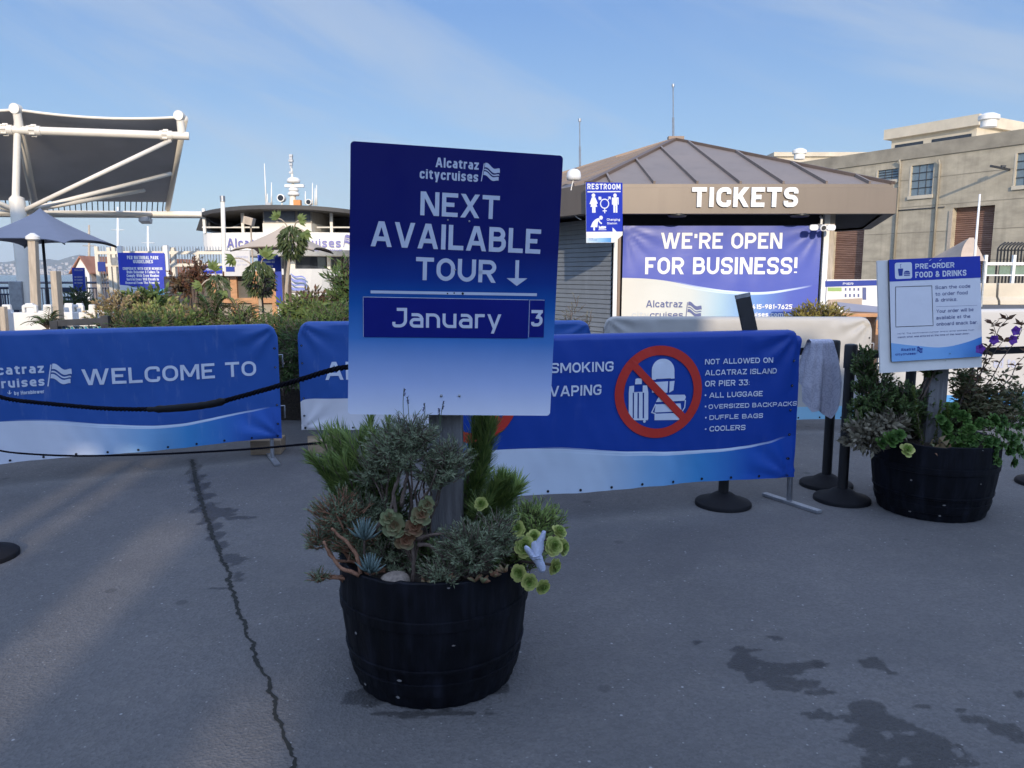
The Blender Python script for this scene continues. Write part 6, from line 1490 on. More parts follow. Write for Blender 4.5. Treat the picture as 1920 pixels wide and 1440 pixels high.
# ------------------------------------------------------------------ shade canopy and umbrellas on the left
def canopy():
    Y0 = 17.0; u = V3((-.56, 1, -.32)); dy = 4.4
    pl_, pr = at(42, 300, Y0), at(350, 255, Y0 + 1.0); zb = at(45, 244, Y0).z; zb2 = at(352, 255, Y0 + 1).z
    A = V3((pl_.x, Y0, zb)); B = V3((pr.x, Y0 + 1.0, zb2)); Lf = A * 2 - B
    root = thing('shade_canopy', 'large grey tensioned shade canopy on a white steel tree column', 'canopy', (A.x, Y0, 0))
    m = MB(); b0 = at(52, 560, Y0); hz = at(50, 372, Y0).z; m.tube([(b0.x, Y0, 0), (b0.x - .04, Y0, hz - .1), (b0.x - .05, Y0, hz), (b0.x - .06, Y0, hz + .06), (A.x, Y0, zb + .42)], [.165, .155, .15, .075, .07], 20); m.build('column', M['beam_white'], root, smooth=True, world=True, auto=50)
    m = MB(); m.tube([Lf, A, B + (B - A).normalized() * .05], .088, 16); bm_ = m.build('front_beam', M['beam_white'], root, smooth=True, world=True, auto=50)
    for q in (A - (B - A) * .08, A + (B - A) * .08, B - (B - A) * .13):
        d = (B - A).normalized(); m = MB(); m.tube([q - d * .13, q + d * .13], .105, 16)
        for k in range(8): a = k * .785; m.tube([q - d * .05 + V3((0, math.cos(a), math.sin(a))) * .112, q + d * .05 + V3((0, math.cos(a), math.sin(a))) * .112], .022, 6)
        m.build('flange', M['beam_white'], bm_, smooth=True, world=True, auto=50)
    rise = V3((0, -.05, .42))
    for q, nm in ((B - (B - A) * .03, 'riser'), (A, 'riser')):
        m = MB(); m.tube([q, q + rise], .085, 12); m.tube([q + rise + V3((0, -.09, 0)), q + rise + V3((0, .05, 0))], .11, 16); m.build(nm, M['beam_white'], root, smooth=True, world=True, auto=50)
    RA, RB, RL = A + u * dy, B + u * dy, Lf + u * dy
    m = MB(); m.tube([RL + V3((0, 0, .0)), RB + (RB - RA).normalized() * .9], .10, 12); m.build('rear_beam', M['beam_white'], root, smooth=True, world=True, auto=50)
    m = MB(); m.tube([A + V3((0, 0, .06)), RA], .09, 10); m.build('spine', M['beam_white'], root, smooth=True, world=True)
    m = MB(); m.tube([B + rise * .9, RB + V3((0, 0, .16))], .075, 10); m.build('side_tube', M['beam_white'], root, smooth=True, world=True)
    hub = at(50, 398, Y0); hub = V3((b0.x, Y0, hub.z))
    for e in (B - (B - A) * .10 + V3((0, 0, -.1)), B + u * (dy * .36) + V3((-.2, 0, -.12)), B + u * (dy * .48) + V3((-.85, 0, -.30)), RB - (RB - RA) * .12, Lf + V3((0, 0, -.1)), Lf + u * (dy * .45), RL):
        m = MB(); m.tube([hub, e], .05, 12); m.build('strut', M['beam_white'], root, smooth=True, world=True)
    for side, (e0, e1) in enumerate(((A, B), (Lf, A))):
        def cl(p, q, top):
            def f(a, b):
                x = p.lerp(q, a) + rise * .95; y = (p + u * (dy - .35)).lerp(q + u * (dy - .35), a) + V3((0, 0, .2)); s = x.lerp(y, b)
                return s + V3((0, 0, -.075 * 4 * a * (1 - a) * (1 - b) ** .7 - .05 * 4 * b * (1 - b) + (.012 if top else 0))) + u * (.05 * 4 * a * (1 - a) * (1 - b))
            return f
        m = MB(); m.grid(24, 16, cl(e0, e1, 1)); m.grid(24, 16, cl(e0, e1, 0))
        fb = m.build('shade_cloth', M['canvas_grey'], root, smooth=True, world=True)
        m = MB(); f = cl(e0, e1, 1); m.tube([f(k / 24, 0) for k in range(25)], .03, 8); m.build('edge_tube', M['beam_white'], fb, smooth=True, world=True)
        m = MB()
        for k in range(25): a = k / 24; p = f(a, 1); q = (e0 + u * dy).lerp(e1 + u * dy, a) + V3((0, 0, .08)); m.tube([p, q], .014, 5)
        m.build('lacing', M['black_rubber'], fb, world=True)
    p = RB - (RB - RA) * .18 + V3((0, 0, -.16)); m = MB(); m.box(p, (.3, .22, .14), Matrix.Rotation(R(-20), 3, 'X')); m.tube([p, p + V3((0, 0, .2))], .03, 8); m.build('floodlight', M['soft_white'], root, world=True, bevel=.01)
    m = MB(); m.box((b0.x - .12, Y0 - .12, 1.0), (.28, .2, .62)); m.build('junction_box', M['galv'], root, world=True, bevel=.01)
    m = MB(); m.tube(curve_pts(RB + (RB - RA).normalized() * .9, at(470, 398, 37.5), (0, 0, -.5), 20), .012, 5); m.build('cable', M['black_rubber'], root, world=True)
canopy()
def umbrella(label, apx, ly, hw, Y, mat, cat='umbrella', yaw=0):
    ap = at(*apx, Y + hw); zE = at(apx[0], ly, Y).z; root = thing('market_umbrella', label, cat, (ap.x, Y + hw, 0), yaw, 'square market umbrellas')
    H = ap.z - zE; m = MB(); rim = []
    def f(side, lift):
        def g(a, b):
            x = (2 * a - 1) * hw * b * (1 - .0 * b); y = -hw * b * (1 - .06 * 4 * a * (1 - a) * b); z = ap.z - H * (b ** .78) * 1.0 + .05 * H * 4 * a * (1 - a) * b - (.10 * H * (2 * a - 1) ** 4 * b) - lift
            c, s = math.cos(side * math.pi / 2), math.sin(side * math.pi / 2); return V3((x * c - y * s, x * s + y * c, z))
        return g
    for sd_ in range(4): m.grid(16, 12, f(sd_, 0)); m.grid(16, 12, f(sd_, .012))
    m.build('canopy', mat, root, smooth=True, auto=40)
    m = MB(); m.tube([(0, 0, 0), (0, 0, ap.z - .05)], .026, 10); m.build('pole', M['steel_dark'], root, smooth=True)
    for k in range(4):
        c, s = math.cos(k * math.pi / 2 + math.pi / 4), math.sin(k * math.pi / 2 + math.pi / 4); m = MB(); m.tube([(0, 0, ap.z - .06), (c * hw * .7, s * hw * .7, ap.z - H * .78 - .04), (c * hw * 1.43, s * hw * 1.43, zE - .02 - .1 * H)], .013, 6); m.build('rib', M['steel_dark'], root, smooth=True)
    m = MB(); m.lathe([(.3, 0), (.3, .05), (.05, .1)], 24); m.build('base', M['steel_dark'], root)
umbrella('slate-blue square umbrella in front of the canopy column', (75, 390), 449, .93, 13.6, M['canvas_umb'])
umbrella('beige square umbrella in front of the ferry', (531, 422), 464, .72, 13.6, M['canvas_beige'])
# weathered posts and the two notched white boards
for px0, px1, yt, Y, w, d, mt, lab in ((58, 66, 452, 8.9, .085, .075, 'post_wood', 'tall sunlit square post with a white cap at the left'), (101, 107, 508, 8.2, .065, .10, 'post_wood', 'short leaning flat post between the two white notched boards'), (3, 8, 575, 8.2, .06, .06, 'post_wood', 'low brown post at the left edge beside the white board')):
    t = at((px0 + px1) / 2, yt, Y); b = at((px0 + px1) / 2 + (6 if Y == 8.2 and px0 > 50 else 2), 620, Y); root = thing('timber_post', lab, 'post', (b.x, Y, 0), group='timber posts behind the welcome barrier')
    m = MB(); m.beam((b.x, Y, 0), t, w, d, (0, 1, 0)); m.build('post_timber', M[mt], root, world=True, bevel=.006)
    if yt < 500: m = MB(); m.lathe([(.05, 0), (.075, .02), (.075, .05), (.02, .09)], 16, t); m.build('cap', M['white_plastic'], root, smooth=True, world=True, auto=50)
def notched(label, x0, x1, Y, blue, tb):
    PP = Plane((0, Y, 0), (1, 0, 0), (0, 0, 1)); a0, bt = PP.loc(x0, 571); a1, _ = PP.loc(x1, 571); W_ = a1 - a0; root = thing('folding_board', label, 'board', ((a0 + a1) / 2, Y, 0), group='white notched folding boards')
    h = bt; nd = .085
    out = [(0, 0), (1, 0), (1, h), (.82, h), (.82, h - nd), (.74, h - nd), (.72, h - .01), (.64, h), (.50, h), (.44, h - .03), (.44, h - nd), (.22, h - nd), (.20, h - .01), (0, h - .01)]
    # the grip is an open slot, so the outline is cut into the body and a separate grip bar
    m = MB(); body = [(0, .08), (1, .08), (1, h), (.84, h), (.82, h - nd), (.18, h - nd), (.16, h), (0, h)]
    m.prism([PP.p(a0 + x * W_, z, .02) for x, z in body], -PP.n * .04)
    gr = [(.40, h - nd - .001), (.40, h - .015), (.44, h), (.66, h), (.70, h - .015), (.70, h - nd - .001), (.64, h - nd - .001), (.64, h - .035), (.46, h - .035), (.46, h - nd - .001)]
    m.prism([PP.p(a0 + x * W_, z, .02) for x, z in gr], -PP.n * .04); m.build('panel', M['white_plastic'], root, world=True, bevel=.008)
    m = MB(); m.prism([PP.p(a0 + x * W_, z, -.38) for x, z in body], -PP.n * .04); m.build('rear_panel', M['white_plastic'], root, world=True, bevel=.008)
    q = board_face(PP, (a0 + .07 * W_, .12, a0 + .93 * W_, h - blue), 'poster', flatmat('poster_blue', (.10, .11, .40)), root, .022, .004)
    t = MB(); b = h - blue - .075
    for s, fr, hh in tb: PP.draw(t, [([(x + a0 + .14 * W_, y + b) for x, y in vs], fs, i) for vs, fs, i in layout(s, hh, W_ * .7 * fr, .2)], .024); b -= hh * 1.8
    t.build('poster_lettering', M['white_print'], q, world=True)
notched('white notched folding board at the far left, blue poster low on it', 5, 97, 8.35, .29, [('THIS IS WHERE IT', 1, .035), ('STARTS', .6, .035)])
notched('white notched folding board right of the leaning post', 106, 179, 8.6, .40, [('TO ALCATRAZ', 1, .035)])
def lowbelt():
    root = thing('striped_bin', 'dark-rimmed tub with a striped lining just above the welcome barrier', 'tub', at(155, 640, 7.2)); p, q = at(104, 606, 7.2), at(199, 602, 7.2)
    m = MB(); m.beam((p.x, 7.2, p.z), (q.x, 7.2, q.z), .05, .06); m.beam((q.x, 7.2, q.z + .05), (q.x, 7.2, .1), .07, .07); m.beam((p.x, 7.2, p.z + .02), (p.x, 7.2, .1), .07, .07); m.build('rim', M['steel_dark'], root, world=True)
    m = MB(); m.grid(20, 4, lambda u, v: V3((p.x + .04 + (q.x - p.x - .08) * u, 7.23 + .02 * math.sin(u * 20), p.z - .03 - v * .5)))
    mm, N, L, P = mat_new('striped_lining'); w = N.new('ShaderNodeTexWave'); w.inputs['Scale'].default_value = 2.2; uv = N.new('ShaderNodeUVMap'); mp = N.new('ShaderNodeMapping'); mp.inputs['Rotation'].default_value = (0, 0, .5); L.new(uv.outputs[0], mp.inputs[0]); L.new(mp.outputs[0], w.inputs[0]); cr = N.new('ShaderNodeValToRGB'); cr.color_ramp.interpolation = 'CONSTANT'
    cr.color_ramp.elements[0].color = (.01, .05, .08, 1); cr.color_ramp.elements[1].position = .55; cr.color_ramp.elements[1].color = (.6, .62, .6, 1); e = cr.color_ramp.elements.new(.8); e.color = (.05, .3, .36, 1); L.new(w.outputs[0], cr.inputs[0]); L.new(cr.outputs[0], P.inputs[0])
    m.build('lining', mm, root, world=True)
lowbelt()

# ------------------------------------------------------------------ planted bed behind the left barriers
GB = 'shrubs of the planted bed'
Yb = 7.9
MB().box((at(370, 700, Yb).x, Yb + .8, .16), (4.4, 2.2, .32)).build('planting_bed', M['soil']); tag(COL.objects[-1], 'raised bed of dark soil under the shrubs behind the barriers', 'planting bed')
def mound(lab, px, py, Y, r, n, mat, ll=.055, lw=.012, per=11, tm=.5, up=.4, name='bed_shrub', sr=.004):
    c = at(px, py, Y); bushy(name, lab, (c.x, c.y, .3), [(c, r, n), (c + V3((r[0] * .5, .05, -r[2] * .8)), (r[0] * .8, r[1], r[2] * .8), n // 2), (c + V3((-r[0] * .5, .05, -r[2] * .7)), (r[0] * .8, r[1], r[2] * .8), n // 2)], ll, lw, mat, GB, per=per, tm=tm, up=up, sr=sr)
mound('dark green feathery juniper just above the top of the welcome barrier', 250, 608, 7.3, (.42, .25, .13), 200, M['lf_jun'], .05, .007, 14, .25, .3)
mound('pinkish flowering sedum right of the white notched boards', 232, 578, 8.6, (.32, .25, .17), 170, M['lf_bed'], .045, .022, 10, .85)
mound('yellow-green sedum in the middle of the bed', 300, 590, 8.2, (.34, .25, .16), 170, M['lf_bed'], .045, .022, 10, .2)
mound('green leafy shrub in front of the park guidelines sign', 285, 562, 8.8, (.25, .2, .14), 90, M['lf_big'], .08, .034, 7, .3)
mound('orange-tinged shrub at the foot of the tan kiosk', 350, 596, 8.0, (.26, .22, .12), 110, M['lf_bed'], .045, .02, 10, .7)
mound('low leafy green filler above the middle of the welcome barrier', 330, 606, 7.5, (.38, .25, .11), 150, M['lf_big'], .06, .022, 9, .35)
mound('bright feathery green clump above the right part of the welcome barrier', 455, 606, 7.5, (.36, .25, .12), 190, M['lf_jun'], .05, .009, 12, .7)
mound('big dark juniper filling the gap between the two blue barriers', 590, 650, 6.9, (.42, .3, .28), 420, M['lf_jun'], .055, .008, 14, .3, .25)
mound('spreading juniper beside the tour sign, above the second blue barrier', 630, 597, 7.3, (.36, .3, .15), 230, M['lf_jun'], .055, .008, 14, .5, .2)
mound('dark juniper at the right end of the welcome barrier', 528, 622, 7.3, (.24, .2, .16), 170, M['lf_jun'], .055, .008, 14, .2, .25)
mound('dark evergreen rising along the left edge of the tour sign', 652, 545, 8.3, (.20, .2, .33), 190, M['lf_shrub'], .10, .02, 8, .5, .3)
mound('pale green shrub below the wave emblem of the ferry', 566, 580, 9.2, (.26, .2, .14), 110, M['lf_big'], .10, .03, 7, .7)
mound('bronze-leaved shrub between the kiosk and the ferry railing', 590, 562, 9.6, (.2, .2, .09), 60, M['lf_red'], .08, .03, 7, .2)
def cycad(lab, px, py, Y, n, L, mat, up=.9):
    c = at(px, py, Y); root = plant('fern_palm', lab, 'plant', (c.x, c.y, .3), 'fern palms in the planted bed'); lf, st = MB(), MB(); st.tube([(c.x, c.y, .3), c], .05, 8)
    for k in range(n):
        a = k * 2.4; e = .25 + .75 * rnd.random() ** .8; d = V3((math.cos(a), math.sin(a) * .8, 0)); tip = c + d * L * e + V3((0, 0, L * up * (1.15 - e))); pts = curve_pts(c, tip, (0, 0, L * .18), 12)
        st.tube(pts, [.007 * (1 - .7 * i / 12) for i in range(13)], 4, False)
        for i in range(2, 13):
            ax = (pts[i] - pts[i - 1]).normalized(); s = ax.cross(V3((0, 0, 1))).normalized()
            for sg in (-1, 1): lf.leaf(pts[i], s * sg + ax * .7, .10 * (1.1 - abs(i - 6) / 11), .013, min(1, max(0, rnd.gauss(.45, .2))), bend=-.1, up=(0, 0, 1))
    st.build('trunk', M['bark'], root, world=True); lf.build('fronds', mat, root, world=True)
cycad('upright fern palm at the middle of the bed, before the kiosk', 398, 612, 7.6, 26, .36, M['lf_jun'], 1.0)
cycad('grey-green fern palm right of the middle of the bed', 450, 608, 7.7, 22, .40, M['lf_jun'], .7)
cycad('spiky plant beside the tall sunlit post', 90, 617, 7.6, 16, .24, M['lf_jun'], 1.0)
def bananalike(lab, base, crown, r, n, hang, big, Y, tint=.5, tw=.035):
    b, c = at(*base, Y), at(*crown, Y); root = plant('umbrella_tree', lab, 'small tree', (b.x, b.y, .3), 'slender trees in the planted bed'); st, lf, top = MB(), MB(), MB()
    st.tube(curve_pts((b.x, b.y, .3), c, (rnd.uniform(-.05, .05), 0, 0), 10, .03, base[0]), [tw * (1 - .45 * i / 10) for i in range(11)], 8)
    for k in range(n):
        a = rnd.random() * 6.283; q = rnd.random() ** .5; o = c + V3((math.cos(a) * r * q, math.sin(a) * r * q, r * .55 * (1 - q * q) * rnd.uniform(.2, 1.3)))
        zz = rnd.uniform(-1, 1); hr = math.sqrt(max(0, 1 - zz * zz)) * (.55 + .45 * q); o = c + V3((math.cos(a) * r * hr, math.sin(a) * r * hr, r * 1.25 * zz - r * .25))
        lf.leaf(o, V3((math.cos(a) * (.15 + .5 * hr), math.sin(a) * (.15 + .5 * hr), -1 + .7 * rnd.random())), hang * rnd.uniform(.5, 1.0), hang * rnd.uniform(.14, .24), min(1, max(0, rnd.gauss(tint, .25))), bend=rnd.uniform(-.2, .2), cup=.1)
    for px, py, L, an in big:
        tip0 = at(px, py, Y - .1); st.tube(curve_pts(c, tip0, (0, 0, .06), 6), .009, 5)
        for k in range(7):
            a = R(an) + (k - 3) * .34; top.leaf(tip0, V3((math.cos(a), rnd.uniform(-.5, .1), math.sin(a))), L * rnd.uniform(.8, 1.1) * (1 - abs(k - 3) * .08), L * .34, min(1, max(0, rnd.gauss(.6, .2))), bend=-.18, up=(0, -1, .3), cup=.12)
    st.build('trunk', M['post_wood'], root, smooth=True, world=True); lf.build('crown', M['lf_drape'], root, world=True)
    if big: top.build('young_leaves', M['lf_big'], root, world=True)
bananalike('tallest slender tree, its drooping crown over the beige umbrella', (536, 590), (548, 444), .155, 800, .13, [(522, 410, .14, 130), (560, 414, .15, 20), (570, 434, .16, -60)], 10.4)
bananalike('slender tree with a drooping crown in front of the tan kiosk', (489, 600), (486, 512), .165, 750, .13, [(497, 484, .19, 60), (440, 484, .16, 210)], 10.0, .45)
bananalike('short dark-crowned tree left of the tan kiosk', (398, 600), (408, 530), .12, 260, .11, [(400, 507, .17, 70), (378, 535, .15, 200), (420, 545, .14, 260)], 10.2, .4, .022)
mound('copper-flowered shrub left of the kiosk windows', 368, 508, 10.6, (.15, .15, .17), 60, M['lf_red'], .06, .026, 7, .12, .4)
mound('dry reddish shrub at the left corner of the kiosk', 338, 528, 10.8, (.14, .15, .14), 45, M['lf_red'], .07, .03, 7, .2, .2)
def fig():
    c = at(496, 522, 9.8); root = plant('dead_blooms', 'blackened drooping seed heads in front of the kiosk windows', 'plant', (c.x, c.y, .3)); m = MB(); s = MB()
    for px, py in ((470, 530), (478, 538), (498, 525), (500, 545), (492, 550), (508, 536)):
        p = at(px, py, 9.8)
        for k in range(12): m.leaf(p + V3((rnd.uniform(-.03, .03), 0, rnd.uniform(-.03, .03))), (rnd.uniform(-1, 1), rnd.uniform(-1, 1), rnd.uniform(-1, .3)), .07, .025, 0)
    s.tube([(c.x, c.y, .3), at(492, 560, 9.8), at(498, 528, 9.8)], .012, 5); s.build('stem', M['black_rubber'], root, world=True); m.build('seed_heads', M['black_rubber'], root, world=True)
fig()

# ------------------------------------------------------------------ kiosk, signs, railings behind the bed
def kiosk():
    Y = 15.5; KP = Plane((0, Y, 0), (1, 0, 0), (0, 0, 1)); root = thing('tan_kiosk', 'tan timber kiosk with four dark window panels behind the bed', 'kiosk', at(440, 600, Y))
    a0, _ = KP.loc(359, 560); a1, zt = KP.loc(521, 515); zr0, zr1 = KP.loc(440, 568)[1], KP.loc(440, 558.5)[1]
    m = MB()
    for x0, x1 in ((359, 370), (394, 408), (435, 447), (473, 491), (511.5, 521)):
        p, q = KP.loc(x0, 560)[0], KP.loc(x1, 560)[0]; m.box(((p + q) / 2, Y, zt / 2), (q - p, .12, zt))
    m.build('stud', M['wood_tan'], root, world=True, bevel=.004)
    m = MB(); m.box(((a0 + a1) / 2, Y - .012, (zr0 + zr1) / 2), (a1 - a0, .12, zr1 - zr0)); m.box(((a0 + a1) / 2, Y - .012, zt + .02), (a1 - a0, .14, .09)); m.build('rail', M['wood_tan'], root, world=True)
    for x0, x1 in ((370, 394), (408, 435), (447, 473), (491, 511.5)):
        p, q = KP.loc(x0, 560)[0], KP.loc(x1, 560)[0]; m = MB(); m.box(((p + q) / 2, Y + .04, (zr1 + zt) / 2), (q - p, .03, zt - zr1)); m.build('window_panel', pmat('grey_panel', (.11, .10, .085), .4), root, world=True)
        m = MB(); m.box(((p + q) / 2, Y + .04, zr0 / 2), (q - p, .03, zr0)); m.build('lower_panel', pmat('pale_panel', (.34, .30, .24), .7), root, world=True)
    m = MB(); m.box(((a0 + a1) / 2, Y + .6, zt / 2), (a1 - a0 - .1, 1.0, zt)); m.build('body', M['wood_tan'], root, world=True)
kiosk()
def sign_on_posts(label, corners, Y, mat, lines, ink, posts, name='notice_sign', wave=None, art=None, ux=(1, 0, 0), group=None):
    SP_ = Plane((0, Y, 0) if not isinstance(Y, V3) else Y, ux, (0, 0, 1)); a0, b0 = SP_.loc(*corners[0]); a1, b1 = SP_.loc(*corners[1]); c = SP_.p((a0 + a1) / 2, 0); root = thing(name, label, 'sign', c, group=group)
    board_body(SP_, (a0, b0, a1, b1), .02, 'board', M['white_plastic'], root, -.002, .01); f = board_face(SP_, (a0, b0, a1, b1), 'print', mat, root, .001, .008)
    if lines:
        t = MB()
        for s, lb, rt in lines: SP_.text(t, s, lb, rt, .004, .2)
        t.build('lettering', ink, f, world=True)
    for px, py in posts:
        a, b = SP_.loc(px, py); m = MB(); p = SP_.p(a, 0, -.06); m.box((p.x, p.y, b / 2), (.07, .07, b)); m.build('post', M['white_paint'], root, world=True)
    return root
kb = (.028, .05, .42)
sign_on_posts('blue park guidelines sign on white posts', ((226.2, 553), (308.2, 474.5)), V3((-6.66, 14, 0)), bannermat('guidelines_print', kb, [(0, .24), (.35, .19), (.6, .12), (.85, .12), (1, .17)], [(0, (.62, .62, .62)), (.5, (.5, .6, .66)), (.75, (.12, .42, .66)), (1, (.05, .3, .62))], lines=False, scratch=0),
              [('PER NATIONAL PARK', (238.3, 486), (297, 480)), ('GUIDELINES', (249.8, 493.5), (286.5, 487.5)), ('COOPERATE WITH CREW MEMBERS', (230.3, 506), (304.3, 501.2)), ('Rude Behavior & Failure To', (237.8, 512.6), (298.3, 507.3)), ('Comply With Crew Member', (237.6, 519.3), (298.3, 514)), ('Instructions Will Result In', (238, 526), (297.5, 520.8)), ('Removal From The Premises', (235.5, 532.5), (299, 527.5))], M['white_print'], ((224, 461), (311, 460)), ux=(.9155, .4022, 0))
pb = flatmat('sign_blue', (.03, .06, .40))
sign_on_posts('small narrow dark blue rules sign in front of the white harbour hut', ((138, 546), (158, 502)), 16, pb, [('RULES', (140, 508), (155, 505)), ('NO ENTRY', (140, 521), (155, 518)), ('NO CLIMBING', (140, 526), (155, 523.5)), ('NO FISHING', (140, 532), (155, 529))], M['pale_ink'], ((148, 540),))
sign_on_posts('small blue and white notice at the left of the kiosk top', ((377, 517), (416, 498)), 15.3, bannermat('notice_print', kb, [(0, .2), (.5, .2), (1, .2)], [(0, (.6, .6, .62)), (1, (.6, .6, .62))], lines=False, scratch=0), [('INFORMATION', (380, 507), (413, 503))], M['white_print'], ())
sign_on_posts('white price board with a blue patch, on top of the kiosk', ((421, 517.5), (468, 470)), 15.2, flatmat('board_white', (.6, .58, .56)), [('DEPARTURES', (443, 484), (465, 480)), ('9:10  9:40  10:10', (443, 491), (465, 488)), ('DAY TOUR', (445, 498), (463, 495))], M['pale_ink'], ())
def blue_patch():
    root = bpy.data.objects['notice_sign.003']; SP_ = Plane((0, 15.2, 0), (1, 0, 0), (0, 0, 1)); a0, b0, a1, b1 = rect(SP_, 424, 509.5, 440, 500); board_face(SP_, (a0, b0, a1, b1), 'blue_patch', M['blue_ink'], root, .006, .003)
blue_patch()
sign_on_posts('blue and white striped tour times sign behind the drooping tree', ((484, 503), (521, 478)), 15.1, pb, [('TOUR TIMES', (490, 486), (518, 481)), ('BOARDING HERE', (490, 493), (518, 489)), ('PIER', (495, 501), (512, 497))], M['white_print'], ())
sign_on_posts('tall narrow blue banner at the right edge of the kiosk', ((518.5, 574), (526.5, 482)), 15.0, pb, [], None, ((522, 540),), name='banner_sign')
def standin():  # dark wheeled box put in for a dark gap with vague black objects
    c = at(342, 560, 14); root = thing('dark_standin', 'dark cart shape put in for the dark gap left of the kiosk', 'standin', (c.x, 14, 0)); h = at(342, 518, 14).z
    m = MB(); m.box((c.x, 14, h * .55), (.42, .5, h * .9)); m.build('body', M['steel_dark'], root, world=True, bevel=.02)
    m = MB()
    for k in range(3): m.tube([(c.x - .2, 13.74, h * (.3 + .25 * k)), (c.x + .2, 13.74, h * (.3 + .25 * k))], .015, 6)
    m.build('rails', M['galv'], root, smooth=True, world=True)
    for s in (-1, 1): m = MB(); m.tube([(c.x + s * .16, 13.70, .09), (c.x + s * .16, 13.75, .09)], .09, 16); m.build('wheel', M['black_rubber'], root, smooth=True, world=True, auto=50)
standin()
def railing(label, x0, x1, y, Y, mat, name='pier_railing', n=26, mid=True, bars=True, gz=0.0):
    a, b = at(x0, y, Y), at(x1, y, Y); root = thing(name, label, 'railing', (a.x, Y, gz), group='railings along the pier edge'); h = a.z
    m = MB(); m.tube([(a.x, Y, h), (b.x, Y, h)], .035, 8); m.tube([(a.x, Y, h - .17), (b.x, Y, h - .17)], .022, 8); m.tube([(a.x, Y, .14), (b.x, Y, .14)], .022, 8); m.build('rails', mat, root, world=True)
    m = MB()
    for k in range(n): x = a.x + (b.x - a.x) * k / (n - 1); m.beam((x, Y, .12), (x, Y, h - .17), .022, .022)
    m.build('balusters', mat, root, world=True)
    for k in range(4): x = a.x + (b.x - a.x) * k / 3; m = MB(); m.box((x, Y + .03, h / 2), (.07, .07, h)); m.build('post', mat, root, world=True)
railing('dark blue pier railing behind the left boards, before the water', -60, 245, 530, 24.5, M['rail'], n=52)
railing('second dark railing nearer than the first, at the far left', -40, 62, 540, 21.0, M['rail'], n=22)
railing('pale railing in front of the lower hull of the ferry', 520, 700, 547, 24.0, pmat('taupe_rail', (.30, .26, .22), .6), n=40)
def bench():
    root = thing('dark_bench', 'dark slatted bench backs against the pier railing', 'bench', at(125, 580, 21)); 
    m = MB()
    for y0, y1 in ((539, 548), (556, 560), (563, 568)):
        a, b = at(108, y1, 20), at(160, y0, 20); m.box(((a.x + b.x) / 2, 20, (a.z + b.z) / 2), (b.x - a.x, .05, b.z - a.z))
    m.build('backrest', M['rail'], root, world=True)
    a, b = at(112, 570, 20), at(156, 570, 20); m = MB(); m.box(((a.x + b.x) / 2, 20.25, .45), (b.x - a.x, .45, .05)); m.build('seat', M['rail'], root, world=True)
    for x in (a.x, b.x): m = MB(); m.box((x, 20.1, .45), (.06, .06, .9)); m.build('leg', M['rail'], root, world=True)
bench()
mound('clipped dark hedge ball right of the dark bench', 148, 560, 15.5, (.30, .25, .22), 120, M['lf_shrub'], .06, .02, 9, .4)
def hut():
    Y = 31; root = thing('harbour_hut', 'white-gabled hut with a terracotta sheet roof beyond the railing', 'hut', at(155, 600, Y)); l, r, ap, ez = at(136, 510, Y), at(167, 510, Y), at(151, 484, Y), at(150, 514, Y).z
    g = Y; m = MB(); m.prism([(l.x, g, 0), (r.x, g, 0), (r.x, g, ez), (ap.x, g, ap.z), (l.x, g, ez)], (0, .15, 0)); m.build('gable', M['white_paint'], root, world=True)
    e = at(212, 490, Y + 9); dx = e.x - r.x
    m = MB(); m.prism([(r.x, g + .16, 0), (r.x + 1.3, g + 8, 0), (r.x + 1.3, g + 8, ez), (r.x, g + .16, ez)], (-.02, .05, 0)); m.build('wall', M['hut_wall'], root, world=True)
    m = MB(); m.prism([(ap.x, g - .1, ap.z + .03), (r.x + .1, g - .1, ez), (r.x + 1.6, g + 8, ez + .0), (ap.x + 1.6, g + 8, ap.z + .03)], (0, 0, .06)); m.prism([(ap.x, g - .1, ap.z + .03), (l.x - .1, g - .1, ez), (l.x + 1.4, g + 8, ez), (ap.x + 1.6, g + 8, ap.z + .03)], (0, 0, .06)); m.build('roof', M['brown_roof'], root, world=True)
    m = MB(); m.prism([(l.x + .15, g - .02, ez - .75), (r.x - .1, g - .02, ez - .75), (r.x - .1, g - .02, ez - .1), (l.x + .15, g - .02, ez - .1)], (0, .015, 0)); m.build('window', M['glass_dark'], root, world=True)
hut()
def shed():
    Y = 33; root = thing('pier_shed', 'small salmon shed with an orange roof just left of the park sign', 'shed', at(185, 600, Y)); a, b = at(166, 500, Y), at(207, 500, Y); z = at(185, 489, Y).z
    m = MB(); m.box(((a.x + b.x) / 2, Y + 2, z / 2), (b.x - a.x, 4, z)); m.build('wall', M['hut_wall'], root, world=True)
    m = MB(); m.prism([(a.x - .2, Y - .3, z), (b.x + .2, Y - .3, z), (b.x + .2, Y + 4.3, z), (a.x - .2, Y + 4.3, z)], (0, 0, .12)); m.build('roof', M['brown_roof'], root, world=True)
shed()
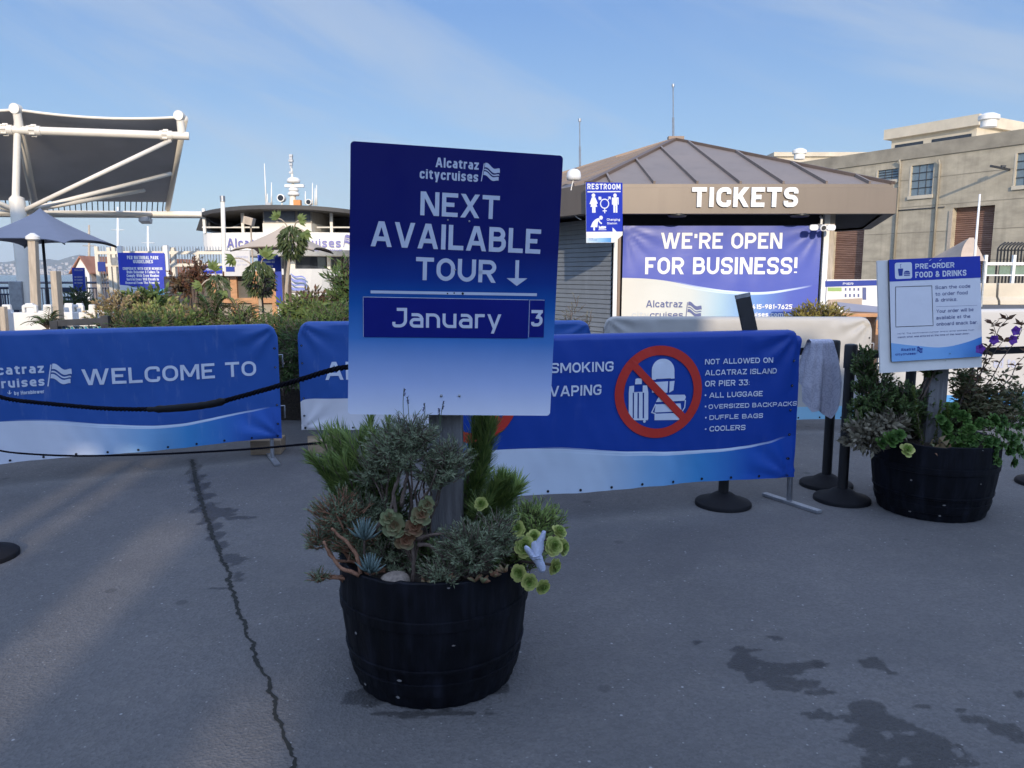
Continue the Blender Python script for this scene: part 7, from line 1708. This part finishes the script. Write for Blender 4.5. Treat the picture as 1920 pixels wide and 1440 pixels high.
def gate():
    Y = 23; root = thing('pier_gate', 'white steel pier gate topped with spikes, left of the ferry', 'gate', at(300, 600, Y)); 
    for px, y in ((181, 462), (204, 464), (213, 462), (226, 462), (309, 462), (324, 464), (370, 466)):
        p = at(px, y, Y); m = MB(); m.box((p.x, Y, p.z / 2), (.10, .10, p.z)); m.build('gate_post', M['beam_white'], root, world=True)
    for y in (474, 497):
        a, b = at(181, y, Y), at(432, y - 1, Y); m = MB(); m.beam((a.x, Y - .01, a.z), (b.x, Y - .01, a.z), .09, .09); m.build('gate_rail', M['beam_white'], root, world=True)
    n = 46; z0, z1 = at(300, 474, Y).z, at(300, 461, Y).z
    sp = MB()
    for k in range(n): x = at(190 + (432 - 190) * k / (n - 1), 470, Y).x; sp.tube([(x, Y, z0), (x, Y, z1 - .05), (x, Y, z1)], [.014, .012, .002], 5)
    sp.build('spikes', M['galv'], root, world=True)
    sp = MB()
    for k in range(n): x = at(190 + (432 - 190) * k / (n - 1), 470, Y).x; sp.tube([(x, Y, .1), (x, Y, z0)], .013, 5)
    sp.build('bars', M['galv'], root, world=True)
    p = at(193, 500, Y); m = MB(); m.box((p.x, Y - .07, p.z), (.22, .03, .28)); m.build('notice_plate', M['blue_ink'], root, world=True)
    p = at(218, 490, Y); m = MB(); m.box((p.x, Y - .07, p.z), (.22, .03, .22)); m.build('lamp_plate', M['galv'], root, world=True)
    a, b = at(186, 528, Y), at(226, 496, Y); m = MB(); m.beam((a.x, Y + .2, a.z), (b.x, Y + .2, b.z), .06, .06); m.build('brace', M['post_wood'], root, world=True)
gate()
for px, y0, y1, Y, lab in ((167.5, 422, 500, 60, 'bare brownish mast behind the white hut'), (221.5, 388, 480, 60, 'tallest pale mast, left of the park sign'), (278, 424, 475, 60, 'short pale mast above the park sign')):
    p, q = at(px, y1 + 60, Y), at(px - .6, y0, Y); m = MB(); m.tube([p, q], [.13, .07], 8); m.tube([p.lerp(q, .72) - V3((.5, 0, 0)), p.lerp(q, .72) + V3((.5, 0, 0))], .025, 5); o = tag(m.build('boat_mast', M['white_paint'] if Y == 60 and px > 200 else M['post_wood'], smooth=True), lab, 'mast', 'masts beyond the pier')
def polesign():
    Y = 17; p, q = at(418, 520, Y), at(417.5, 378, Y); root = thing('lamp_pole', 'slim cream pole with a grey tip in front of the ferry lettering', 'pole', (p.x, Y, 0)); m = MB(); m.tube([(p.x, Y, 0), (q.x, Y, q.z)], [.055, .045], 12); m.build('shaft', M['beam_white'], root, smooth=True, world=True)
    m = MB(); m.tube([(q.x, Y, q.z), (q.x, Y, q.z + .12)], .055, 12); m.build('tip', M['galv'], root, smooth=True, world=True, auto=50)
    c = at(470, 415, Y); m = MB(); m.box((c.x, Y - .1, c.z), (.20, .2, .16), Matrix.Rotation(R(15), 3, 'Y')); m.tube([c, at(472, 460, Y), (c.x + .03, Y, .4)], .018, 6); m.build('loudspeaker', M['post_wood'], root, world=True)
polesign()

# ------------------------------------------------------------------ ferry
def ferry():
    Y = 38.0; xc = at(543, 430, Y).x; root = thing('ferry', 'white passenger ferry moored bow-on behind the bed', 'ferry', (xc, Y, -2.2)); Z = lambda y, d=0: at(543, y, Y + d).z; X = lambda px, d=0: at(px, 430, Y + d).x
    def plan(hw, d, back, y0=0, n=20):
        return [(xc + hw * math.sin(R(-90 + 180 * k / n)), Y + y0 + d * (1 - math.cos(R(-90 + 180 * k / n)) ** .7), 0) for k in range(n + 1)] + [(xc + hw, Y + back, 0), (xc - hw, Y + back, 0)]
    def slab(mb, pl_, z0, z1): mb.prism([(x, y, z0) for x, y, _ in pl_], (0, 0, z1 - z0))
    ppm = (X(643) - X(543)) / 100
    m = MB(); bot, top = plan(2.6, 6, 24, -1.5), plan(133 * ppm, 5, 24, -2.5); n = len(bot); zb, zt = -2.6, Z(504, -2)
    m.add([(x, y, zb) for x, y, _ in bot] + [(x, y, zt) for x, y, _ in top], [(i, (i + 1) % n, n + (i + 1) % n, n + i) for i in range(n)] + [tuple(range(n, 2 * n))]); hull = m.build('hull', M['hull'], root, smooth=False, world=True)
    HP = Plane((0, Y - 2.52, 0), (1, 0, 0), (0, 0, 1)); t = MB()
    for k, y0 in enumerate((512, 519, 528, 535)):
        nn = 10; up = [HP.loc(546 - k * .6 + 28 * i / nn * (1 + k * .06), y0 + 10 * (i / nn) + 2.5 * math.sin(i / nn * 6)) for i in range(nn + 1)]; lo = [(a, b - (.11 if k % 2 else .07)) for a, b in up]; t.add([(a, Y - 2.6 + 0.0, b) for a, b in up + lo], [(i + 1, i, nn + 1 + i, nn + 2 + i) for i in range(nn)])
    t.build('wave_emblem', pmat('emblem_lilac', (.22, .25, .52), .4), hull, world=True)
    m = MB(); slab(m, plan(92 * ppm, 3.5, 22, .6), Z(506), Z(477)); wb = m.build('window_band', M['glass_dark'], root, world=True)
    m = MB()
    for px in (453, 500, 541, 604, 632):
        x = X(px); dd = .6 + 3.5 * (1 - max(0.02, 1 - ((x - xc) / (92 * ppm)) ** 2) ** .35); m.box((x, Y + dd - .05, (Z(506) + Z(477)) / 2), (.16 if px != 541 else .24, .2, Z(477) - Z(506)))
    m.build('mullions', M['hull'], wb, world=True)
    m = MB(); lo, hi = plan(120 * ppm, 2.2, 22, -.8), plan(169 * ppm, 2.0, 22, -1.2); z0, z1, z2 = Z(480), Z(470), Z(438); n = len(lo)
    m.add([(x, y, z0) for x, y, _ in lo] + [(x, y, z1) for x, y, _ in hi] + [(x, y, z2) for x, y, _ in hi], [(i, (i + 1) % n, n + (i + 1) % n, n + i) for i in range(n)] + [(n + i, n + (i + 1) % n, 2 * n + (i + 1) % n, 2 * n + i) for i in range(n)] + [tuple(range(n - 1, -1, -1)), tuple(range(2 * n, 3 * n))]); bw = m.build('bulwark', M['hull'], root, world=True)
    def front(a, b, l=0):
        s = max(-.995, min(.995, (a - xc) / (169 * ppm))); return V3((a, Y - 1.2 + 2.0 * (1 - (1 - s * s) ** .35) - .05 - l, b))
    BP = Plane((0, Y - 1.2, 0), (1, 0, 0), (0, 0, 1)); BP2 = Plane((0, Y - 1.2, 0), (1, 0, 0), (0, 0, 1), front); t = MB(); BP2.text(t, 'Alcatraz citycruises', (422.5, 463.5), (636.5, 446.5), .02, .18, .15, sub=.1, step=.004); BP2.text(t, 'by Hornblower', (590, 470.5), (640, 466), .02, .18, sub=.2, step=.003); BP2.flag(t, (642, 463), (645, 440), 668, .02)
    t.build('lettering', pmat('ferry_letters', (.16, .15, .36), .4), bw, world=True)
    # open upper deck, roof, wheelhouse
    m = MB(); m.box((xc, Y + 10, (Z(438) + Z(395)) / 2), (118 * ppm * 2, 13, Z(395) - Z(438))); m.build('dark_backdrop', M['black_metal'], root, world=True)  # black backdrop box; the shade inside the open deck is its colour
    m = MB(); k = 24; tp = []; 
    for zo, z_ in ((0, 0), (1, 0)): pass
    for i in range(k + 1):
        s = -1 + 2 * i / k; tp.append((xc + 171 * ppm * s, Y - 2.0 + 2.6 * (1 - (1 - min(.999, s * s)) ** .4), Z(384, -2) - (Z(384, -2) - Z(397, -2)) * abs(s) ** 2.2))
    th = (Z(384) - Z(391)); n = k + 1; vs = [(x, y, z) for x, y, z in tp] + [(x, y, z - th * (1 if abs(x - xc) < 160 * ppm else .8)) for x, y, z in tp] + [(x, Y + 18, z) for x, y, z in tp] + [(x, Y + 18, z - th) for x, y, z in tp]
    m.add(vs, [(i, n + i, n + i + 1, i + 1) for i in range(k)] + [(i, i + 1, 2 * n + i + 1, 2 * n + i) for i in range(k)] + [(n + i, 3 * n + i, 3 * n + i + 1, n + i + 1) for i in range(k)] + [(0, 2 * n, 3 * n, n), (k, n + k, 3 * n + k, 2 * n + k)]); m.build('roof', pmat('dark_roof_edge', (.05, .047, .045), .6), root, world=True)
    for px in (384, 456, 622, 702):
        m = MB(); a = X(px, -.3); m.box((a, Y - .3, (Z(438) + Z(392)) / 2), (.13, .13, Z(392) - Z(438))); m.build('deck_post', M['hull'], root, world=True)
    m = MB()
    for x0, x1 in ((384, 490), (597, 702)): m.tube([(X(x0), Y - .3, Z(427)), (X(x1), Y - .3, Z(427))], .04, 6)
    m.build('deck_rail', M['hull'], root, world=True)
    for s in (-1, 1):
        x = xc + s * 162 * ppm; m = MB(); m.prism([(x, Y, Z(397)), (x + s * .35, Y, Z(432)), (x - s * .35, Y, Z(432)), (x - s * .35, Y, Z(397))], (0, 12, 0)); m.build('side_curtain', M['black_metal'], root, world=True)
    wl = MB(); slab(wl, [(X(490), Y + .5, 0), (X(500), Y - .6, 0), (X(590), Y - .6, 0), (X(597), Y + .5, 0), (X(597), Y + 4, 0), (X(490), Y + 4, 0)], Z(438), Z(420)); wh = wl.build('wheelhouse', M['hull'], root, world=True)
    m = MB(); slab(m, [(X(490), Y + .5, 0), (X(500), Y - .5, 0), (X(590), Y - .5, 0), (X(597), Y + .5, 0), (X(597), Y + 3.9, 0), (X(490), Y + 3.9, 0)], Z(420), Z(393)); m.build('window_frame', pmat('taupe_frame', (.3, .28, .25), .5), wh, world=True)
    for x0, x1 in ((503, 524), (529, 560), (565, 588)):
        m = MB(); m.prism([(X(x0), Y - .53, Z(417.5)), (X(x1), Y - .53, Z(417.5)), (X(x1), Y - .53, Z(397)), (X(x0), Y - .53, Z(397))], (0, -.02, 0)); m.build('window', pmat('wheelhouse_glass', (.10, .115, .145), .1, spec=.8), wh, world=True)
    def px3(px, py): p = at(px, py, Y); return V3((p.x, Y + 1.5, p.z))
    m = MB(); m.tube([px3(532, 384), px3(533, 345)], [.17, .14], 12); m.tube([px3(533, 345), px3(530, 308)], [.075, .05], 8); mast = m.build('mast', M['beam_white'], root, smooth=True, world=True, auto=50)
    for y, w, h in ((357, .30, .2), (349, .26, .16), (331, .34, .24)):
        p = px3(534, y); m = MB(); m.lathe([(.02, h * .6), (w * .7, h * .5), (w, 0), (w * .9, -h * .5), (.05, -h * .6)], 16, p); m.build('radome', M['white_paint'], mast, smooth=True, world=True)
    m = MB(); m.box(px3(536, 342), (.95, .2, .13)); m.build('radar_bar', M['white_paint'], mast, world=True)
    m = MB()
    for y, w in ((283, .08), (288, .07), (293, .10), (300, .07), (306, .05), (316, .08)): m.box(px3(529, y), (w * 2, w * 2, .11))
    m.tube([px3(530, 310), px3(528.5, 282)], .05, 6); m.build('mast_lights', M['galv'], mast, world=True)
    m = MB(); m.box(px3(542, 376), (.35, .3, .32)); m.build('signal_box', M['orange'], root, world=True)
    for px, y0, y1 in ((477, 382, 298), (491, 382, 335), (483, 378, 357), (571, 380, 336), (579, 380, 340), (557, 378, 352), (576, 380, 346)):
        m = MB(); m.tube([px3(px + (4 if px == 477 else 0), y0), px3(px, y1)], [.045, .02], 6); m.build('aerial', M['white_paint'], root, smooth=True, world=True)
    for px, py, r in ((511, 366, .19), (565, 374, .15)):
        p = px3(px, py); m = MB(); m.tube([p - V3((0, .2, 0)), p + V3((0, .15, 0))], r, 16); m.tube([p, p - V3((0, 0, .55))], .04, 6); s = m.build('searchlight', M['white_paint'], root, smooth=True, world=True, auto=50); m = MB(); m.tube([p - V3((0, .22, 0)), p - V3((0, .2, 0))], r * .75, 16); m.build('lens', M['glass_dark'], s, world=True)
    m = MB(); m.box(px3(486, 379), (.28, .3, .2)); m.build('antenna_base', M['galv'], root, world=True)
ferry()

# ------------------------------------------------------------------ added unseen wall standing in for the pier building, shaped to shade the forecourt
def shade_wall():
    Yw, T = -14.0, .4
    root = thing('shade_wall', 'stepped, slotted wall added unseen behind the viewer to shade the forecourt', 'building', (0, Yw, 0))
    PW = Plane((0, Yw, 0), (1, 0, 0), (0, 0, 1))
    segs = [(-40, -4.0, 12.3), (-4.0, 2.3, 7.36), (2.3, 3.75, 7.56), (3.75, 4.75, 7.28), (4.75, 5.9, 7.0), (5.9, 40, 6.2)]  # step heights set by where the shade should end on things in view
    slots = [(-1.28, 5.2, -1.12, 6.2), (-1.01, 5.35, -.84, 6.2), (-.40, 4.7, -.06, 5.72), (.53, 4.7, .84, 5.12)]  # slots placed only to let the sun streaks through onto the ground
    mb = MB()
    for a, b, h in segs:
        hs = [s for s in slots if a < s[0] < b]; P1 = Plane((0, Yw + T / 2, 0), (-1, 0, 0), (0, 0, 1)); P0 = Plane((0, Yw - T / 2, 0), (1, 0, 0), (0, 0, 1))
        holes_wall(mb, P1, -b, -a, 0, h, [(-s[2], s[1], -s[0], s[3]) for s in hs], T * .5); holes_wall(mb, P0, a, b, 0, h, hs, T * .5)
        mb.add([(a, Yw - T / 2, h), (b, Yw - T / 2, h), (b, Yw + T / 2, h), (a, Yw + T / 2, h)], [(0, 1, 2, 3)]); mb.add([(a, Yw - T / 2, 0), (a, Yw + T / 2, 0), (a, Yw + T / 2, h), (a, Yw - T / 2, h)], [(0, 1, 2, 3)]); mb.add([(b, Yw - T / 2, 0), (b, Yw + T / 2, 0), (b, Yw + T / 2, h), (b, Yw - T / 2, h)], [(3, 2, 1, 0)])
    mb.build('wall', M['concrete_pale'], root, world=True)
    m, N, L, P = mat_new('tinted_pane'); tr = N.new('ShaderNodeBsdfTransparent'); tr.inputs[0].default_value = (.95, .9, .85, 1); gl = N.new('ShaderNodeBsdfGlossy'); gl.inputs['Roughness'].default_value = .05; ms = N.new('ShaderNodeMixShader'); ms.inputs[0].default_value = .08
    L.new(tr.outputs[0], ms.inputs[1]); L.new(gl.outputs[0], ms.inputs[2]); L.new(ms.outputs[0], N['Material Output'].inputs[0])
    for s in slots:
        q = MB(); q.add([(s[0], Yw, s[1]), (s[2], Yw, s[1]), (s[2], Yw, s[3]), (s[0], Yw, s[3])], [(0, 1, 2, 3)]); q.build('window_pane', m, root, world=True)
shade_wall()

# ------------------------------------------------------------------ the air over the bay
def haze():
    m = bpy.data.materials.new('bay_haze'); m.use_nodes = True; N, L = m.node_tree.nodes, m.node_tree.links; N.remove(N['Principled BSDF'])
    v = N.new('ShaderNodeVolumePrincipled'); v.inputs['Color'].default_value = (.72, .82, .95, 1); v.inputs['Density'].default_value = 7e-5; v.inputs['Anisotropy'].default_value = 0
    L.new(v.outputs[0], N['Material Output'].inputs['Volume'])
    MB().box((-1500, 6250, 208), (16200, 12720, 425)).build('haze', m, kind='stuff')
haze()
